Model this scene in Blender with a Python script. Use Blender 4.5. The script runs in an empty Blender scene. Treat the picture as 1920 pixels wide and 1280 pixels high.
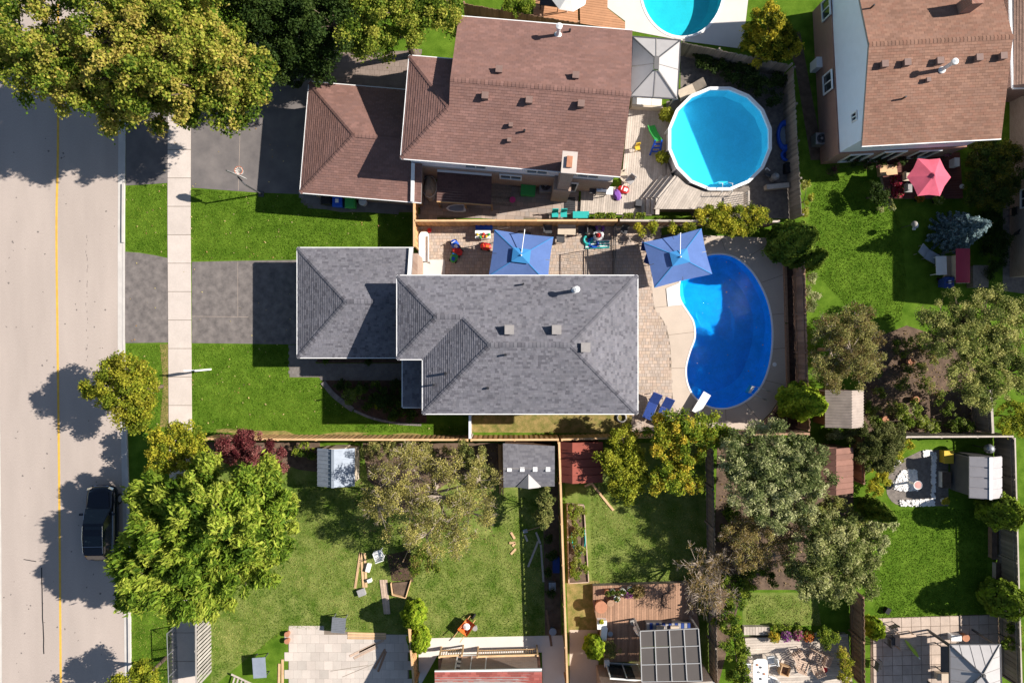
import bpy, math, random
import numpy as np
from mathutils import Vector, Matrix
from mathutils.geometry import tessellate_polygon

random.seed(7); rng = np.random.default_rng(7)
scene = bpy.context.scene
col = scene.collection
# ------------------------------------------------------------------ camera, sky, sun, exposure
S = 30.0                 # photo pixels per metre on the ground
H = 1280.0 / S           # flying height of the camera (24 mm equivalent lens, straight down)
cam_d = bpy.data.cameras.new('camera'); cam = bpy.data.objects.new('camera', cam_d); col.objects.link(cam)
cam.location = (0, 0, H); cam_d.lens = 24; cam_d.sensor_width = 36; cam_d.clip_end = 2000
scene.camera = cam
SUN_EL = math.radians(36.5); SUN_AZ = math.radians(80.5)     # azimuth clockwise from +Y
wd = bpy.data.worlds.new('World'); scene.world = wd; wd.use_nodes = True
nt = wd.node_tree; bg = nt.nodes['Background']
sky = nt.nodes.new('ShaderNodeTexSky'); sky.sky_type = 'NISHITA'; sky.sun_disc = False
sky.sun_elevation = SUN_EL; sky.sun_rotation = SUN_AZ; sky.air_density = 1.0; sky.dust_density = 0.6; sky.ozone_density = 1.0
nt.links.new(sky.outputs[0], bg.inputs[0]); bg.inputs[1].default_value = 0.06
sd = bpy.data.lights.new('sun', 'SUN'); sun = bpy.data.objects.new('sun', sd); col.objects.link(sun)
sd.energy = 5.0; sd.angle = math.radians(0.53); sd.color = (1.0, 0.93, 0.84)
sv = Vector((math.sin(SUN_AZ)*math.cos(SUN_EL), math.cos(SUN_AZ)*math.cos(SUN_EL), math.sin(SUN_EL)))
sun.rotation_euler = (-sv).to_track_quat('-Z', 'Y').to_euler(); sun.location = sv*80
vs = scene.view_settings; vs.view_transform = 'Standard'; vs.look = 'None'; vs.gamma = 1; vs.exposure = 0.85; vs.use_curve_mapping = False

# ------------------------------------------------------------------ helpers
def W(px, py, z=0.0):
    k = 1 - z/H
    return Vector(((px-960)/S*k, (640-py)/S*k, z))
def W2(px, py, z=0.0):
    v = W(px, py, z); return (v.x, v.y)
R = math.radians
MATS = {}
def mat(name, c, rough=.85, var=.18, scale=3.0, c2=None, bump=0.0, bscale=40, rnd=0.0, attr=False, metal=0.0, spec=.3, det=4, fine=0.0, fscale=30, stretch=None, transl=0.0):
    m = bpy.data.materials.new(name); m.use_nodes = True; MATS[name] = m
    n = m.node_tree.nodes; l = m.node_tree.links; b = n['Principled BSDF']
    b.inputs['Roughness'].default_value = rough; b.inputs['Metallic'].default_value = metal
    b.inputs['Specular IOR Level'].default_value = spec
    tc = n.new('ShaderNodeTexCoord'); vec = tc.outputs['Object']
    if stretch:
        mp = n.new('ShaderNodeMapping'); mp.inputs['Scale'].default_value = stretch; l.new(vec, mp.inputs[0]); vec = mp.outputs[0]
    nz = n.new('ShaderNodeTexNoise'); nz.inputs['Scale'].default_value = scale; nz.inputs['Detail'].default_value = det; nz.inputs['Roughness'].default_value = .6
    l.new(vec, nz.inputs['Vector'])
    rp = n.new('ShaderNodeValToRGB'); e = rp.color_ramp.elements
    e[0].position = .3; e[1].position = .7
    a = c if c2 else [x*(1-var) for x in c]; bb = c2 if c2 else [min(1, x*(1+var)) for x in c]
    e[0].color = (*a, 1); e[1].color = (*bb, 1); l.new(nz.outputs['Fac'], rp.inputs[0]); out = rp.outputs[0]
    def mul(out, src, lo, hi):
        mr = n.new('ShaderNodeMapRange'); mr.inputs[3].default_value = lo; mr.inputs[4].default_value = hi; l.new(src, mr.inputs[0])
        mx = n.new('ShaderNodeMix'); mx.data_type = 'RGBA'; mx.blend_type = 'MULTIPLY'; mx.inputs[0].default_value = 1
        l.new(out, mx.inputs[6]); l.new(mr.outputs[0], mx.inputs[7]); return mx.outputs[2]
    if fine:
        nf = n.new('ShaderNodeTexNoise'); nf.inputs['Scale'].default_value = fscale; nf.inputs['Detail'].default_value = 3
        l.new(vec, nf.inputs['Vector']); out = mul(out, nf.outputs['Fac'], 1-fine*2, 1+fine*2)
    if rnd:
        oi = n.new('ShaderNodeObjectInfo'); out = mul(out, oi.outputs['Random'], 1-rnd, 1+rnd)
    if attr:
        at = n.new('ShaderNodeAttribute'); at.attribute_name = 'Col'
        mx = n.new('ShaderNodeMix'); mx.data_type = 'RGBA'; mx.blend_type = 'MULTIPLY'; mx.inputs[0].default_value = 1
        l.new(out, mx.inputs[6]); l.new(at.outputs['Color'], mx.inputs[7]); out = mx.outputs[2]
    l.new(out, b.inputs['Base Color'])
    if bump:
        nb = n.new('ShaderNodeTexNoise'); nb.inputs['Scale'].default_value = bscale; nb.inputs['Detail'].default_value = 4
        l.new(vec, nb.inputs['Vector']); bp = n.new('ShaderNodeBump'); bp.inputs['Strength'].default_value = bump; bp.inputs['Distance'].default_value = .02
        l.new(nb.outputs['Fac'], bp.inputs['Height']); l.new(bp.outputs[0], b.inputs['Normal'])
    if transl:
        tr = n.new('ShaderNodeBsdfTranslucent'); l.new(out, tr.inputs[0]); ms = n.new('ShaderNodeMixShader'); ms.inputs[0].default_value = transl
        l.new(b.outputs[0], ms.inputs[1]); l.new(tr.outputs[0], ms.inputs[2]); l.new(ms.outputs[0], n['Material Output'].inputs[0])
    return m
def M(x): return MATS[x] if isinstance(x, str) else x

MWD = {}                                     # world matrix of every thing, for parts given in world coordinates
def tag(o, label=None, cat=None, group=None, kind=None):
    if label: o['label'] = label
    if cat: o['category'] = cat
    if group: o['group'] = group
    if kind: o['kind'] = kind
    return o
def thing(name, label, cat, px, py, rz=0.0, group=None, z=0.0):
    """an Empty at the thing's base"""
    o = bpy.data.objects.new(name, None); col.objects.link(o); o.empty_display_size = .2
    p = W(px, py, z); o.location = p; o.rotation_euler = (0, 0, rz)
    MWD[o.name] = Matrix.Translation(p) @ Matrix.Rotation(rz, 4, 'Z')
    return tag(o, label, cat, group)
def copy_tree(o, parent=None):
    c = o.copy(); col.objects.link(c); c.parent = parent
    for ch in list(o.children): copy_tree(ch, c)
    return c
def place(proto, px, py, rz, label=None, group=None, z=0.0, first=[None]):
    c = copy_tree(proto); p = W(px, py, z); c.location = p; c.rotation_euler = (0, 0, rz)
    MWD[c.name] = Matrix.Translation(p) @ Matrix.Rotation(rz, 4, 'Z')
    tag(c, label, None, group); return c
def piece(name, me, parent, loc, rz=0.0, scale=None, material=None):
    o = bpy.data.objects.new(name, me); col.objects.link(o); o.parent = parent; o.location = loc
    if rz: o.rotation_euler = (0, 0, rz)
    if scale: o.scale = scale
    MWD[o.name] = MWD[parent.name]
    return o

class MB:
    def __init__(s): s.v = []; s.f = []; s.c = []; s.hascol = False
    def add(s, vs, fs, c=None):
        k = len(s.v); s.v += [tuple(p) for p in vs]
        for f in fs: s.f.append([i+k for i in f]); s.c.append(c or (1, 1, 1))
        if c: s.hascol = True
        return s
    def box(s, cx, cy, z0, sx, sy, sz, rz=0.0, c=None):
        ca, sa = math.cos(rz), math.sin(rz); vs = []
        for z in (z0, z0+sz):
            for x, y in ((-1, -1), (1, -1), (1, 1), (-1, 1)):
                x *= sx/2; y *= sy/2; vs.append((cx+x*ca-y*sa, cy+x*sa+y*ca, z))
        return s.add(vs, [(3, 2, 1, 0), (4, 5, 6, 7), (0, 1, 5, 4), (1, 2, 6, 5), (2, 3, 7, 6), (3, 0, 4, 7)], c)
    def prism(s, pts, z0, z1, c=None):
        pts = list(pts); n = len(pts)
        if sum(pts[i][0]*pts[(i+1) % n][1]-pts[(i+1) % n][0]*pts[i][1] for i in range(n)) < 0: pts = pts[::-1]
        vs = [(p[0], p[1], z0) for p in pts]+[(p[0], p[1], z1) for p in pts]
        return s.add(vs, [tuple(range(n-1, -1, -1)), tuple(range(n, 2*n))]+[(i, (i+1) % n, n+(i+1) % n, n+i) for i in range(n)], c)
    def bar(s, p0, p1, w, h, up=(0, 0, 1), c=None):
        p0 = Vector(p0); p1 = Vector(p1); d = (p1-p0).normalized(); u = Vector(up)
        if abs(d.dot(u)) > .99: u = Vector((0, 1, 0))
        r = d.cross(u).normalized(); u = r.cross(d).normalized(); vs = []
        for p in (p0, p1):
            for a, b in ((-1, -1), (1, -1), (1, 1), (-1, 1)): vs.append(p+r*a*w/2+u*b*h/2)
        return s.add(vs, [(0, 1, 2, 3), (7, 6, 5, 4), (1, 0, 4, 5), (2, 1, 5, 6), (3, 2, 6, 7), (0, 3, 7, 4)], c)
    def tube(s, pts, rad, n=8, cap=True, c=None):
        pts = [Vector(p) for p in pts]; k = len(pts)
        if not hasattr(rad, '__len__'): rad = [rad]*k
        vs = []; fs = []; prev = None
        for i, p in enumerate(pts):
            d = (pts[min(i+1, k-1)]-pts[max(i-1, 0)]).normalized()
            if prev is None:
                a = Vector((0, 0, 1)) if abs(d.z) < .9 else Vector((1, 0, 0)); prev = d.cross(a).normalized()
            else: prev = (prev-d*prev.dot(d)).normalized()
            q = d.cross(prev)
            for j in range(n):
                t = 2*math.pi*j/n; vs.append(p+(prev*math.cos(t)+q*math.sin(t))*rad[i])
        for i in range(k-1):
            for j in range(n): fs.append((i*n+j, i*n+(j+1) % n, (i+1)*n+(j+1) % n, (i+1)*n+j))
        if cap: fs += [tuple(range(n-1, -1, -1)), tuple((k-1)*n+j for j in range(n))]
        return s.add(vs, fs, c)
    def lathe(s, cx, cy, prof, n=16, c=None, sx=1, sy=1, rz=0.0):
        """prof: list of (r, z) from bottom to top"""
        ca, sa = math.cos(rz), math.sin(rz); vs = []; fs = []
        for r, z in prof:
            for j in range(n):
                t = 2*math.pi*j/n; x = r*math.cos(t)*sx; y = r*math.sin(t)*sy; vs.append((cx+x*ca-y*sa, cy+x*sa+y*ca, z))
        for i in range(len(prof)-1):
            for j in range(n): fs.append((i*n+j, i*n+(j+1) % n, (i+1)*n+(j+1) % n, (i+1)*n+j))
        fs += [tuple(range(n-1, -1, -1)), tuple((len(prof)-1)*n+j for j in range(n))]
        return s.add(vs, fs, c)
    def poly(s, pts, c=None): return s.add(pts, [tuple(range(len(pts)))], c)
    def slab(s, pts, t, c=None):
        """planar polygon in 3D thickened downwards by t"""
        n = len(pts); vs = [tuple(p) for p in pts]+[(p[0], p[1], p[2]-t) for p in pts]
        a = sum(pts[i][0]*pts[(i+1) % n][1]-pts[(i+1) % n][0]*pts[i][1] for i in range(n))
        top = tuple(range(n)); bot = tuple(range(2*n-1, n-1, -1)); sd = [(i, n+i, n+(i+1) % n, (i+1) % n) for i in range(n)]
        if a < 0: top = top[::-1]; bot = bot[::-1]; sd = [f[::-1] for f in sd]
        return s.add(vs, [top, bot]+sd, c)
    def mesh(s, name, material, inv=None, smooth=False):
        me = bpy.data.meshes.new(name)
        vs = [tuple(inv @ Vector(v)) for v in s.v] if inv else s.v
        me.from_pydata(vs, [], s.f)
        if s.hascol:
            a = me.color_attributes.new('Col', 'FLOAT_COLOR', 'CORNER'); buf = []
            for f, c in zip(s.f, s.c): buf += [c[0], c[1], c[2], 1]*len(f)
            a.data.foreach_set('color', buf)
        me.materials.append(M(material))
        if smooth: me.polygons.foreach_set('use_smooth', [True]*len(me.polygons))
        me.update(); return me
    def build(s, name, material, parent=None, world=True, smooth=False, kind=None, label=None, cat=None, group=None):
        if parent is not None:
            inv = MWD[parent.name].inverted() if world else None
            o = bpy.data.objects.new(name, s.mesh(name, material, inv, smooth)); col.objects.link(o); o.parent = parent
            MWD[o.name] = MWD[parent.name]
        else:
            a = np.array(s.v); lo = a.min(0); hi = a.max(0); p = Vector(((lo[0]+hi[0])/2, (lo[1]+hi[1])/2, lo[2]))
            T = Matrix.Translation(p)
            o = bpy.data.objects.new(name, s.mesh(name, material, T.inverted(), smooth)); col.objects.link(o); o.location = p; MWD[o.name] = T
        return tag(o, label, cat, group, kind)
def np_obj(name, verts, quads, colors, material, parent=None):
    """big mesh from numpy arrays; quads Nx4, colors Nx3 per face"""
    me = bpy.data.meshes.new(name)
    if parent is not None:
        off = MWD[parent.name].inverted(); A = np.array(off); verts = verts @ A[:3, :3].T+A[:3, 3]
    nv, nq = len(verts), len(quads); k = quads.shape[1]
    me.vertices.add(nv); me.vertices.foreach_set('co', verts.astype(np.float32).ravel())
    me.loops.add(nq*k); me.loops.foreach_set('vertex_index', quads.astype(np.int32).ravel())
    me.polygons.add(nq); me.polygons.foreach_set('loop_start', np.arange(0, nq*k, k, dtype=np.int32))
    try: me.polygons.foreach_set('loop_total', np.full(nq, k, dtype=np.int32))
    except Exception: pass
    if colors is not None:
        a = me.color_attributes.new('Col', 'FLOAT_COLOR', 'CORNER')
        cc = np.ones((nq, k, 4), np.float32); cc[:, :, :3] = colors[:, None, :]; a.data.foreach_set('color', cc.ravel())
    me.materials.append(M(material)); me.update(calc_edges=True); me.validate()
    o = bpy.data.objects.new(name, me); col.objects.link(o); o.parent = parent
    MWD[o.name] = MWD[parent.name] if parent is not None else Matrix.Identity(4)
    return o
def sheet(name, pts, z, material, holes=(), px=True, parent=None, kind='structure', label=None):
    """flat piece of ground; points in photo pixels"""
    loops = [[Vector((*(W2(*p) if px else p), 0)) for p in lp] for lp in [pts]+list(holes)]
    tri = tessellate_polygon(loops); flat = [p for lp in loops for p in lp]
    mb = MB(); fs = []
    for t in tri:
        a, b, c = (flat[i] for i in t)
        if (b-a).cross(c-a).z < 0: t = t[::-1]
        fs.append(tuple(t))
    mb.add([(p.x, p.y, z) for p in flat], fs)
    o = mb.build(name, material, parent)
    tag(o, label, kind=kind if parent is None else None)
    return o
def clip(poly, axis, val, keep_ge):
    out = []; n = len(poly)
    for i in range(n):
        a, b = poly[i], poly[(i+1) % n]; da = a[axis]-val; db = b[axis]-val
        if not keep_ge: da, db = -da, -db
        if da >= 0: out.append(a)
        if (da > 0 and db < 0) or (da < 0 and db > 0):
            t = da/(da-db); out.append((a[0]+(b[0]-a[0])*t, a[1]+(b[1]-a[1])*t))
    return out
def shingles(mb, poly, eave_dir, course=.145, wid=(.16, .36), pal=((1, 1, 1),), thick=.018, stagger=None, jit=.06):
    """lay shingle tabs over one convex roof plane (list of 3D points)"""
    P = [Vector(p) for p in poly]; nrm = (P[1]-P[0]).cross(P[2]-P[0]).normalized()
    if nrm.z < 0: nrm = -nrm
    u = Vector(eave_dir); u = (u-nrm*u.dot(nrm)).normalized(); v = nrm.cross(u).normalized()
    if v.z < 0: v = -v
    o = min(P, key=lambda p: p.z); uv = [((p-o).dot(u), (p-o).dot(v)) for p in P]
    vmax = max(q[1] for q in uv); nrow = int(vmax/course)+1
    for r in range(nrow):
        v0, v1 = r*course, (r+1)*course+.01
        band = clip(clip(uv, 1, v0-1e-6, True), 1, v1, False)
        if len(band) < 3: continue
        x = min(q[0] for q in band); xe = max(q[0] for q in band)
        x -= random.uniform(0, wid[1]) if stagger is None else ((r % 2)*stagger+math.fmod(x, wid[1]))+wid[1]
        while x < xe:
            w = random.uniform(*wid); c0 = clip(clip(band, 0, x, True), 0, x+w-.006, False); x += w
            if len(c0) < 3: continue
            t = thick*random.uniform(.75, 1.2); j = 1+random.uniform(-jit, jit); pc = random.choice(pal); cc = tuple(k*j for k in pc)
            top = [o+u*a+v*b+nrm*(t*(1-(b-v0)/(v1-v0))+.004) for a, b in c0]
            if (top[1]-top[0]).cross(top[2]-top[0]).dot(nrm) < 0: top = top[::-1]; c0 = c0[::-1]
            mb.poly(top, cc)
            for i in range(len(c0)):
                a, b = c0[i], c0[(i+1) % len(c0)]
                if abs(a[1]-v0) < 1e-4 and abs(b[1]-v0) < 1e-4:
                    pa, pb = top[i], top[(i+1) % len(c0)]
                    mb.poly([pb, pa, pa-nrm*(t+.003), pb-nrm*(t+.003)], cc)
def caps(mb, p0, p1, pal, w=.26, step=.2, lift=.03):
    p0, p1 = Vector(p0), Vector(p1); L = (p1-p0).length; d = (p1-p0).normalized(); r = d.cross(Vector((0, 0, 1))).normalized(); n = max(1, int(L/step))
    slope = .32 if abs(d.z) < .05 else .26
    for i in range(n):
        a = p0+d*(L*i/n); b = p0+d*(L*(i+1)/n+.03); la, lb = Vector((0, 0, lift+.012)), Vector((0, 0, lift-.004)); jj = random.uniform(.8, .98); cc = tuple(k*jj for k in random.choice(pal))
        dn = Vector((0, 0, -slope*w/2))
        mb.add([a+la, a+la+r*w/2+dn, b+lb+r*w/2+dn, b+lb, a+la-r*w/2+dn, b+lb-r*w/2+dn], [(0, 1, 2, 3), (4, 0, 3, 5)], cc)

# ------------------------------------------------------------------ materials
mat('asphalt_road', (.39, .33, .292), .92, .085, .5, stretch=(1, .22, 1), fine=.12, fscale=45, bump=.15, bscale=90)
mat('concrete', (.52, .455, .41), .9, .07, .8, fine=.06, fscale=14, rnd=.05)
mat('kerb_concrete', (.50, .47, .44), .9, .1, 1.2, fine=.06)
mat('yellow_paint', (.62, .37, .06), .8, .12, 2.5, fine=.1, fscale=12)
mat('drive_asphalt', (.1, .09, .088), .9, c2=(.215, .19, .178), spec=.1, scale=2.0, fine=.12, fscale=50, det=7)
mat('drive_fresh', (.11, .1, .1), .9, c2=(.185, .165, .157), scale=.8, fine=.1, fscale=50, det=6)
mat('grass', (.046, .1, .007), .95, c2=(.118, .2, .02), scale=1.3, spec=.04, fine=.42, fscale=24, bump=.6, bscale=30, det=8)
mat('grass_dry', (.058, .118, .01), .95, c2=(.225, .25, .07), scale=1.1, spec=.04, fine=.4, fscale=22, bump=.6, bscale=30, det=8)
mat('grass_worn', (.10, .12, .025), .95, c2=(.34, .24, .1), scale=2.2, fine=.4, fscale=26, spec=.05, bump=.5, bscale=30, det=8)
mat('soil', (.07, .047, .033), .97, c2=(.17, .115, .08), scale=2.2, fine=.2, fscale=22, bump=.8, bscale=18, det=8)
mat('mulch', (.05, .03, .022), .97, c2=(.12, .07, .05), scale=3, fine=.25, fscale=26, bump=.9, bscale=25, det=8)
mat('gravel', (.12, .105, .095), .97, c2=(.24, .205, .18), scale=4, fine=.25, fscale=34, bump=.8, bscale=30, det=8)
mat('joint_sand', (.19, .155, .125), .97, .2, 3)
mat('paver', (.43, .352, .298), .9, .1, .7, fine=.06, fscale=20, attr=True)
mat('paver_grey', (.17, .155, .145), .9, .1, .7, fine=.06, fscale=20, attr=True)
mat('pool_deck', (.49, .41, .34), .9, .09, .5, fine=.05, fscale=16)
mat('white_concrete', (.6, .56, .52), .85, .06, .6, fine=.05)
mat('slab', (.43, .345, .285), .9, .14, 1.3, rnd=.12, fine=.08, fscale=14)
mat('shingle_grey', (.152, .15, .168), .95, .10, .5, spec=.1, fine=.1, fscale=60, attr=True)
mat('shingle_brown', (.205, .118, .1), .95, .12, .45, spec=.1, fine=.1, fscale=60, attr=True)
mat('shingle_rust', (.245, .143, .106), .95, .13, .45, spec=.1, fine=.1, fscale=60, attr=True)
mat('shingle_red', (.30, .085, .07), .95, .1, .7, fine=.1, fscale=60, attr=True)
mat('white_metal', (.76, .76, .75), .45, .03, 3, spec=.5)
mat('white_siding', (.76, .79, .86), .6, .03, 2)  # white boards; the blue cast of shade is mixed into the base colour
mat('white_plastic', (.8, .8, .79), .35, .03, 3, spec=.5)
mat('black_metal', (.018, .018, .02), .4, .2, 5, spec=.5)
mat('dark_metal', (.06, .06, .065), .45, .2, 5, spec=.5)
mat('grey_metal', (.33, .34, .36), .4, .1, 5, metal=.6)
mat('steel', (.55, .56, .58), .28, .06, 6, metal=.9)
mat('vent_grey', (.28, .26, .25), .7, .1, 5)
mat('vent_brown', (.2, .13, .11), .7, .1, 5)
mat('brick', (.3, .165, .12), .95, .2, 2, fine=.12, fscale=14, attr=True)
mat('brick_tan', (.36, .27, .22), .95, .15, 2, fine=.12, fscale=14, attr=True)
mat('mortar', (.34, .29, .26), .95, .1, 3)
mat('glass_dark', (.02, .03, .035), .06, .2, 1, spec=.8)
mat('wood_new', (.52, .31, .145), .8, .16, 1.2, rnd=.16, fine=.1, fscale=8, stretch=(6, 6, .6))
mat('wood_cap', (.60, .385, .205), .8, .13, 1.2, rnd=.1, fine=.1, fscale=8)
mat('wood_old', (.23, .195, .16), .9, .25, 1.5, rnd=.25, fine=.15, fscale=10, stretch=(6, 6, .6))
mat('wood_mid', (.28, .17, .11), .9, .2, 1.5, rnd=.25, fine=.12, fscale=10, stretch=(6, 6, .6))
mat('deck_board', (.46, .34, .26), .85, .14, 1.2, rnd=.17, fine=.1, fscale=9)
mat('deck_brown', (.34, .2, .13), .85, .14, 1.2, rnd=.22, fine=.1, fscale=9)
mat('picket_grey', (.36, .33, .3), .85, .2, 1.2, rnd=.2, fine=.1, fscale=9)
mat('deck_grey', (.45, .39, .335), .85, .14, 1.2, rnd=.14, fine=.1, fscale=9)
mat('deck_orange', (.46, .235, .125), .8, .1, 1.2, rnd=.08, fine=.06, fscale=9)
mat('deck_red', (.13, .05, .04), .85, .14, 1.2, rnd=.2, fine=.06, fscale=9)
mat('lumber', (.55, .36, .20), .8, .14, 1.5, rnd=.15, fine=.08, fscale=8)
mat('bark', (.13, .095, .07), .95, .25, 3, fine=.15)
mat('bark_pale', (.33, .27, .22), .95, .2, 3, fine=.15)
mat('leaf', (1, 1, 1), .6, .10, .9, attr=True, spec=.12, transl=.42)
mat('needle', (1, 1, 1), .8, .14, 1.2, attr=True, spec=.06, transl=.12)
mat('blade', (1, 1, 1), .8, .05, .6, attr=True, spec=.03, transl=.25)
mat('blue_canvas', (.095, .16, .37), .85, .07, 1.6, fine=.05, fscale=9, spec=.1)
mat('blue_canvas_vent', (.04, .22, .5), .8, .05, 1.2)
mat('pink_canvas', (.6, .12, .18), .85, .1, 1.8, fine=.05, spec=.1)
mat('lime_canvas', (.35, .46, .05), .8, .08, 3)
mat('red_canvas', (.3, .03, .06), .7, .05, 2)
mat('white_canvas', (.8, .78, .75), .8, .04, 2)
mat('blue_fabric', (.02, .05, .22), .85, .12, 5)
mat('grey_fabric', (.3, .29, .29), .9, .12, 4)
mat('tan_fabric', (.5, .42, .33), .9, .1, 4)
mat('stripe_fabric', (.07, .11, .2), .9, .1, 4)
mat('plastic_red', (.55, .03, .03), .4, .06, 4)
mat('plastic_green', (.05, .35, .08), .4, .06, 4)
mat('plastic_blue', (.02, .09, .5), .4, .06, 4)
mat('plastic_teal', (.03, .38, .36), .4, .06, 4)
mat('plastic_yellow', (.62, .42, .04), .4, .06, 4)
mat('plastic_pink', (.6, .05, .22), .4, .06, 4)
mat('plastic_orange', (.62, .14, .03), .4, .06, 4)
mat('plastic_purple', (.2, .08, .35), .4, .06, 4)
mat('plastic_black', (.015, .015, .017), .5, .1, 4)
mat('plastic_grey', (.3, .29, .28), .6, .08, 3)
mat('resin_grey', (.36, .34, .35), .6, .06, 3)
mat('shed_grey', (.12, .115, .115), .8, .08, 3)
mat('shed_blue', (.30, .34, .40), .5, .1, 2.5, metal=.3)
mat('shed_red', (.25, .065, .045), .85, .12, 2, fine=.08)
mat('shed_brown', (.2, .1, .075), .85, .12, 2, fine=.08, rnd=.12)
mat('corrugated', (.3, .25, .22), .7, .15, 2, metal=.2)
mat('canopy_grey', (.36, .345, .345), .6, .05, 2, rnd=.03)
mat('dusty_pink', (.5, .27, .24), .8, .1, 4)
mat('frame_white', (.36, .36, .36), .5, .04, 3)
mat('terracotta', (.42, .19, .11), .9, .15, 4)
mat('stone_white', (.72, .7, .68), .9, .1, 4, rnd=.1)
mat('stone_grey', (.3, .28, .26), .95, .2, 4, rnd=.1)
mat('car_paint', (.006, .008, .016), .12, .1, 1, spec=.6)
mat('tyre', (.015, .015, .015), .9, .1, 8)
mat('chrome', (.7, .7, .72), .15, .03, 3, metal=1)
mat('car_glass', (.012, .02, .026), .04, .1, 1, spec=.7)
mat('lamp_red', (.3, .01, .01), .2, .1, 3)
mat('liner_blue', (.06, .4, .8), .6, .12, 1.6, fine=.1, fscale=7)  # blue liner; its mottle stands in for rippling caustic light on the floor
mat('liner_pale', (.78, .9, .95), .6, .06, 1.5, fine=.05, fscale=9)
mat('liner_teal', (.1, .55, .6), .6, .08, 1.5, fine=.05, fscale=9)
mat('sunroom_panel', (.085, .075, .07), .5, .08, 1, spec=.2)
mat('asphalt_patch', (.16, .14, .13), .95, .2, 2)
def water(name, tint, rip=7, bump=.12):
    m = bpy.data.materials.new(name); m.use_nodes = True; MATS[name] = m; n = m.node_tree.nodes; l = m.node_tree.links; n.remove(n['Principled BSDF'])
    t = n.new('ShaderNodeBsdfTransparent'); t.inputs[0].default_value = (*tint, 1); g = n.new('ShaderNodeBsdfGlossy'); g.inputs['Roughness'].default_value = .03
    lw = n.new('ShaderNodeLayerWeight'); lw.inputs[0].default_value = .5; pw = n.new('ShaderNodeMath'); pw.operation = 'POWER'; pw.inputs[1].default_value = 5
    f = n.new('ShaderNodeMath'); f.operation = 'MULTIPLY_ADD'; f.inputs[1].default_value = .96; f.inputs[2].default_value = .022; mx = n.new('ShaderNodeMixShader')
    l.new(lw.outputs['Facing'], pw.inputs[0]); l.new(pw.outputs[0], f.inputs[0])
    tc = n.new('ShaderNodeTexCoord'); nz = n.new('ShaderNodeTexNoise'); nz.inputs['Scale'].default_value = rip; nz.inputs['Detail'].default_value = 3; nz.inputs['Distortion'].default_value = .6
    l.new(tc.outputs['Object'], nz.inputs['Vector']); b = n.new('ShaderNodeBump'); b.inputs['Strength'].default_value = bump; b.inputs['Distance'].default_value = .05
    l.new(nz.outputs['Fac'], b.inputs['Height']); l.new(b.outputs[0], g.inputs['Normal']); l.new(b.outputs[0], lw.inputs['Normal'])
    l.new(f.outputs[0], mx.inputs[0]); l.new(t.outputs[0], mx.inputs[1]); l.new(g.outputs[0], mx.inputs[2]); l.new(mx.outputs[0], n['Material Output'].inputs[0])
water('water_kidney', (.17, .83, 1.0), 9, .8); water('water_round', (.21, .8, 1.0), 4, .12); water('water_far', (.4, .9, .95), 6, .2)
mat('paver_edge', (.2, .18, .17), .95, .2, 4, rnd=.15)
# ------------------------------------------------------------------ brick wall material (bond pattern in the material, too fine to pick apart from the air)
def brick_mat(name, c1, c2, mort):
    m = bpy.data.materials.new(name); m.use_nodes = True; MATS[name] = m; n = m.node_tree.nodes; l = m.node_tree.links; b = n['Principled BSDF']
    tc = n.new('ShaderNodeTexCoord'); sp = n.new('ShaderNodeSeparateXYZ'); l.new(tc.outputs['Object'], sp.inputs[0])
    ad = n.new('ShaderNodeMath'); ad.operation = 'ADD'; l.new(sp.outputs[0], ad.inputs[0]); l.new(sp.outputs[1], ad.inputs[1])
    cb = n.new('ShaderNodeCombineXYZ'); l.new(ad.outputs[0], cb.inputs[0]); l.new(sp.outputs[2], cb.inputs[1])
    br = n.new('ShaderNodeTexBrick'); br.inputs['Color1'].default_value = (*c1, 1); br.inputs['Color2'].default_value = (*c2, 1); br.inputs['Mortar'].default_value = (*mort, 1)
    br.inputs['Scale'].default_value = 1; br.inputs['Brick Width'].default_value = .23; br.inputs['Row Height'].default_value = .075; br.inputs['Mortar Size'].default_value = .008
    l.new(cb.outputs[0], br.inputs['Vector']); l.new(br.outputs['Color'], b.inputs['Base Color']); b.inputs['Roughness'].default_value = .95
    bp = n.new('ShaderNodeBump'); bp.inputs['Strength'].default_value = .5; bp.inputs['Distance'].default_value = .01; bp.invert = True; l.new(br.outputs['Fac'], bp.inputs['Height']); l.new(bp.outputs[0], b.inputs['Normal'])
brick_mat('brick', (.33, .17, .12), (.26, .125, .09), (.36, .3, .26)); brick_mat('brick_tan', (.38, .27, .21), (.3, .2, .155), (.38, .33, .28))

def inside(p, poly):
    x, y = p; r = False; n = len(poly)
    for i in range(n):
        x1, y1 = poly[i]; x2, y2 = poly[(i+1) % n]
        if (y1 > y) != (y2 > y) and x < (x2-x1)*(y-y1)/(y2-y1)+x1: r = not r
    return r
def smooth_loop(pts, sub=5):
    n = len(pts); out = []
    for i in range(n):
        p0, p1, p2, p3 = (Vector(pts[(i+k) % n]) for k in (-1, 0, 1, 2))
        for j in range(sub):
            t = j/sub; out.append(tuple(.5*((2*p1)+(-p0+p2)*t+(2*p0-5*p1+4*p2-p3)*t*t+(-p0+3*p1-3*p2+p3)*t**3)))
    return out
def smooth_line(pts, sub=5):
    out = []; n = len(pts)
    for i in range(n-1):
        p0 = Vector(pts[max(i-1, 0)]); p1 = Vector(pts[i]); p2 = Vector(pts[i+1]); p3 = Vector(pts[min(i+2, n-1)])
        for j in range(sub):
            t = j/sub; out.append(tuple(.5*((2*p1)+(-p0+p2)*t+(2*p0-5*p1+4*p2-p3)*t*t+(-p0+3*p1-3*p2+p3)*t**3)))
    return out+[tuple(pts[-1])]

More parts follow.
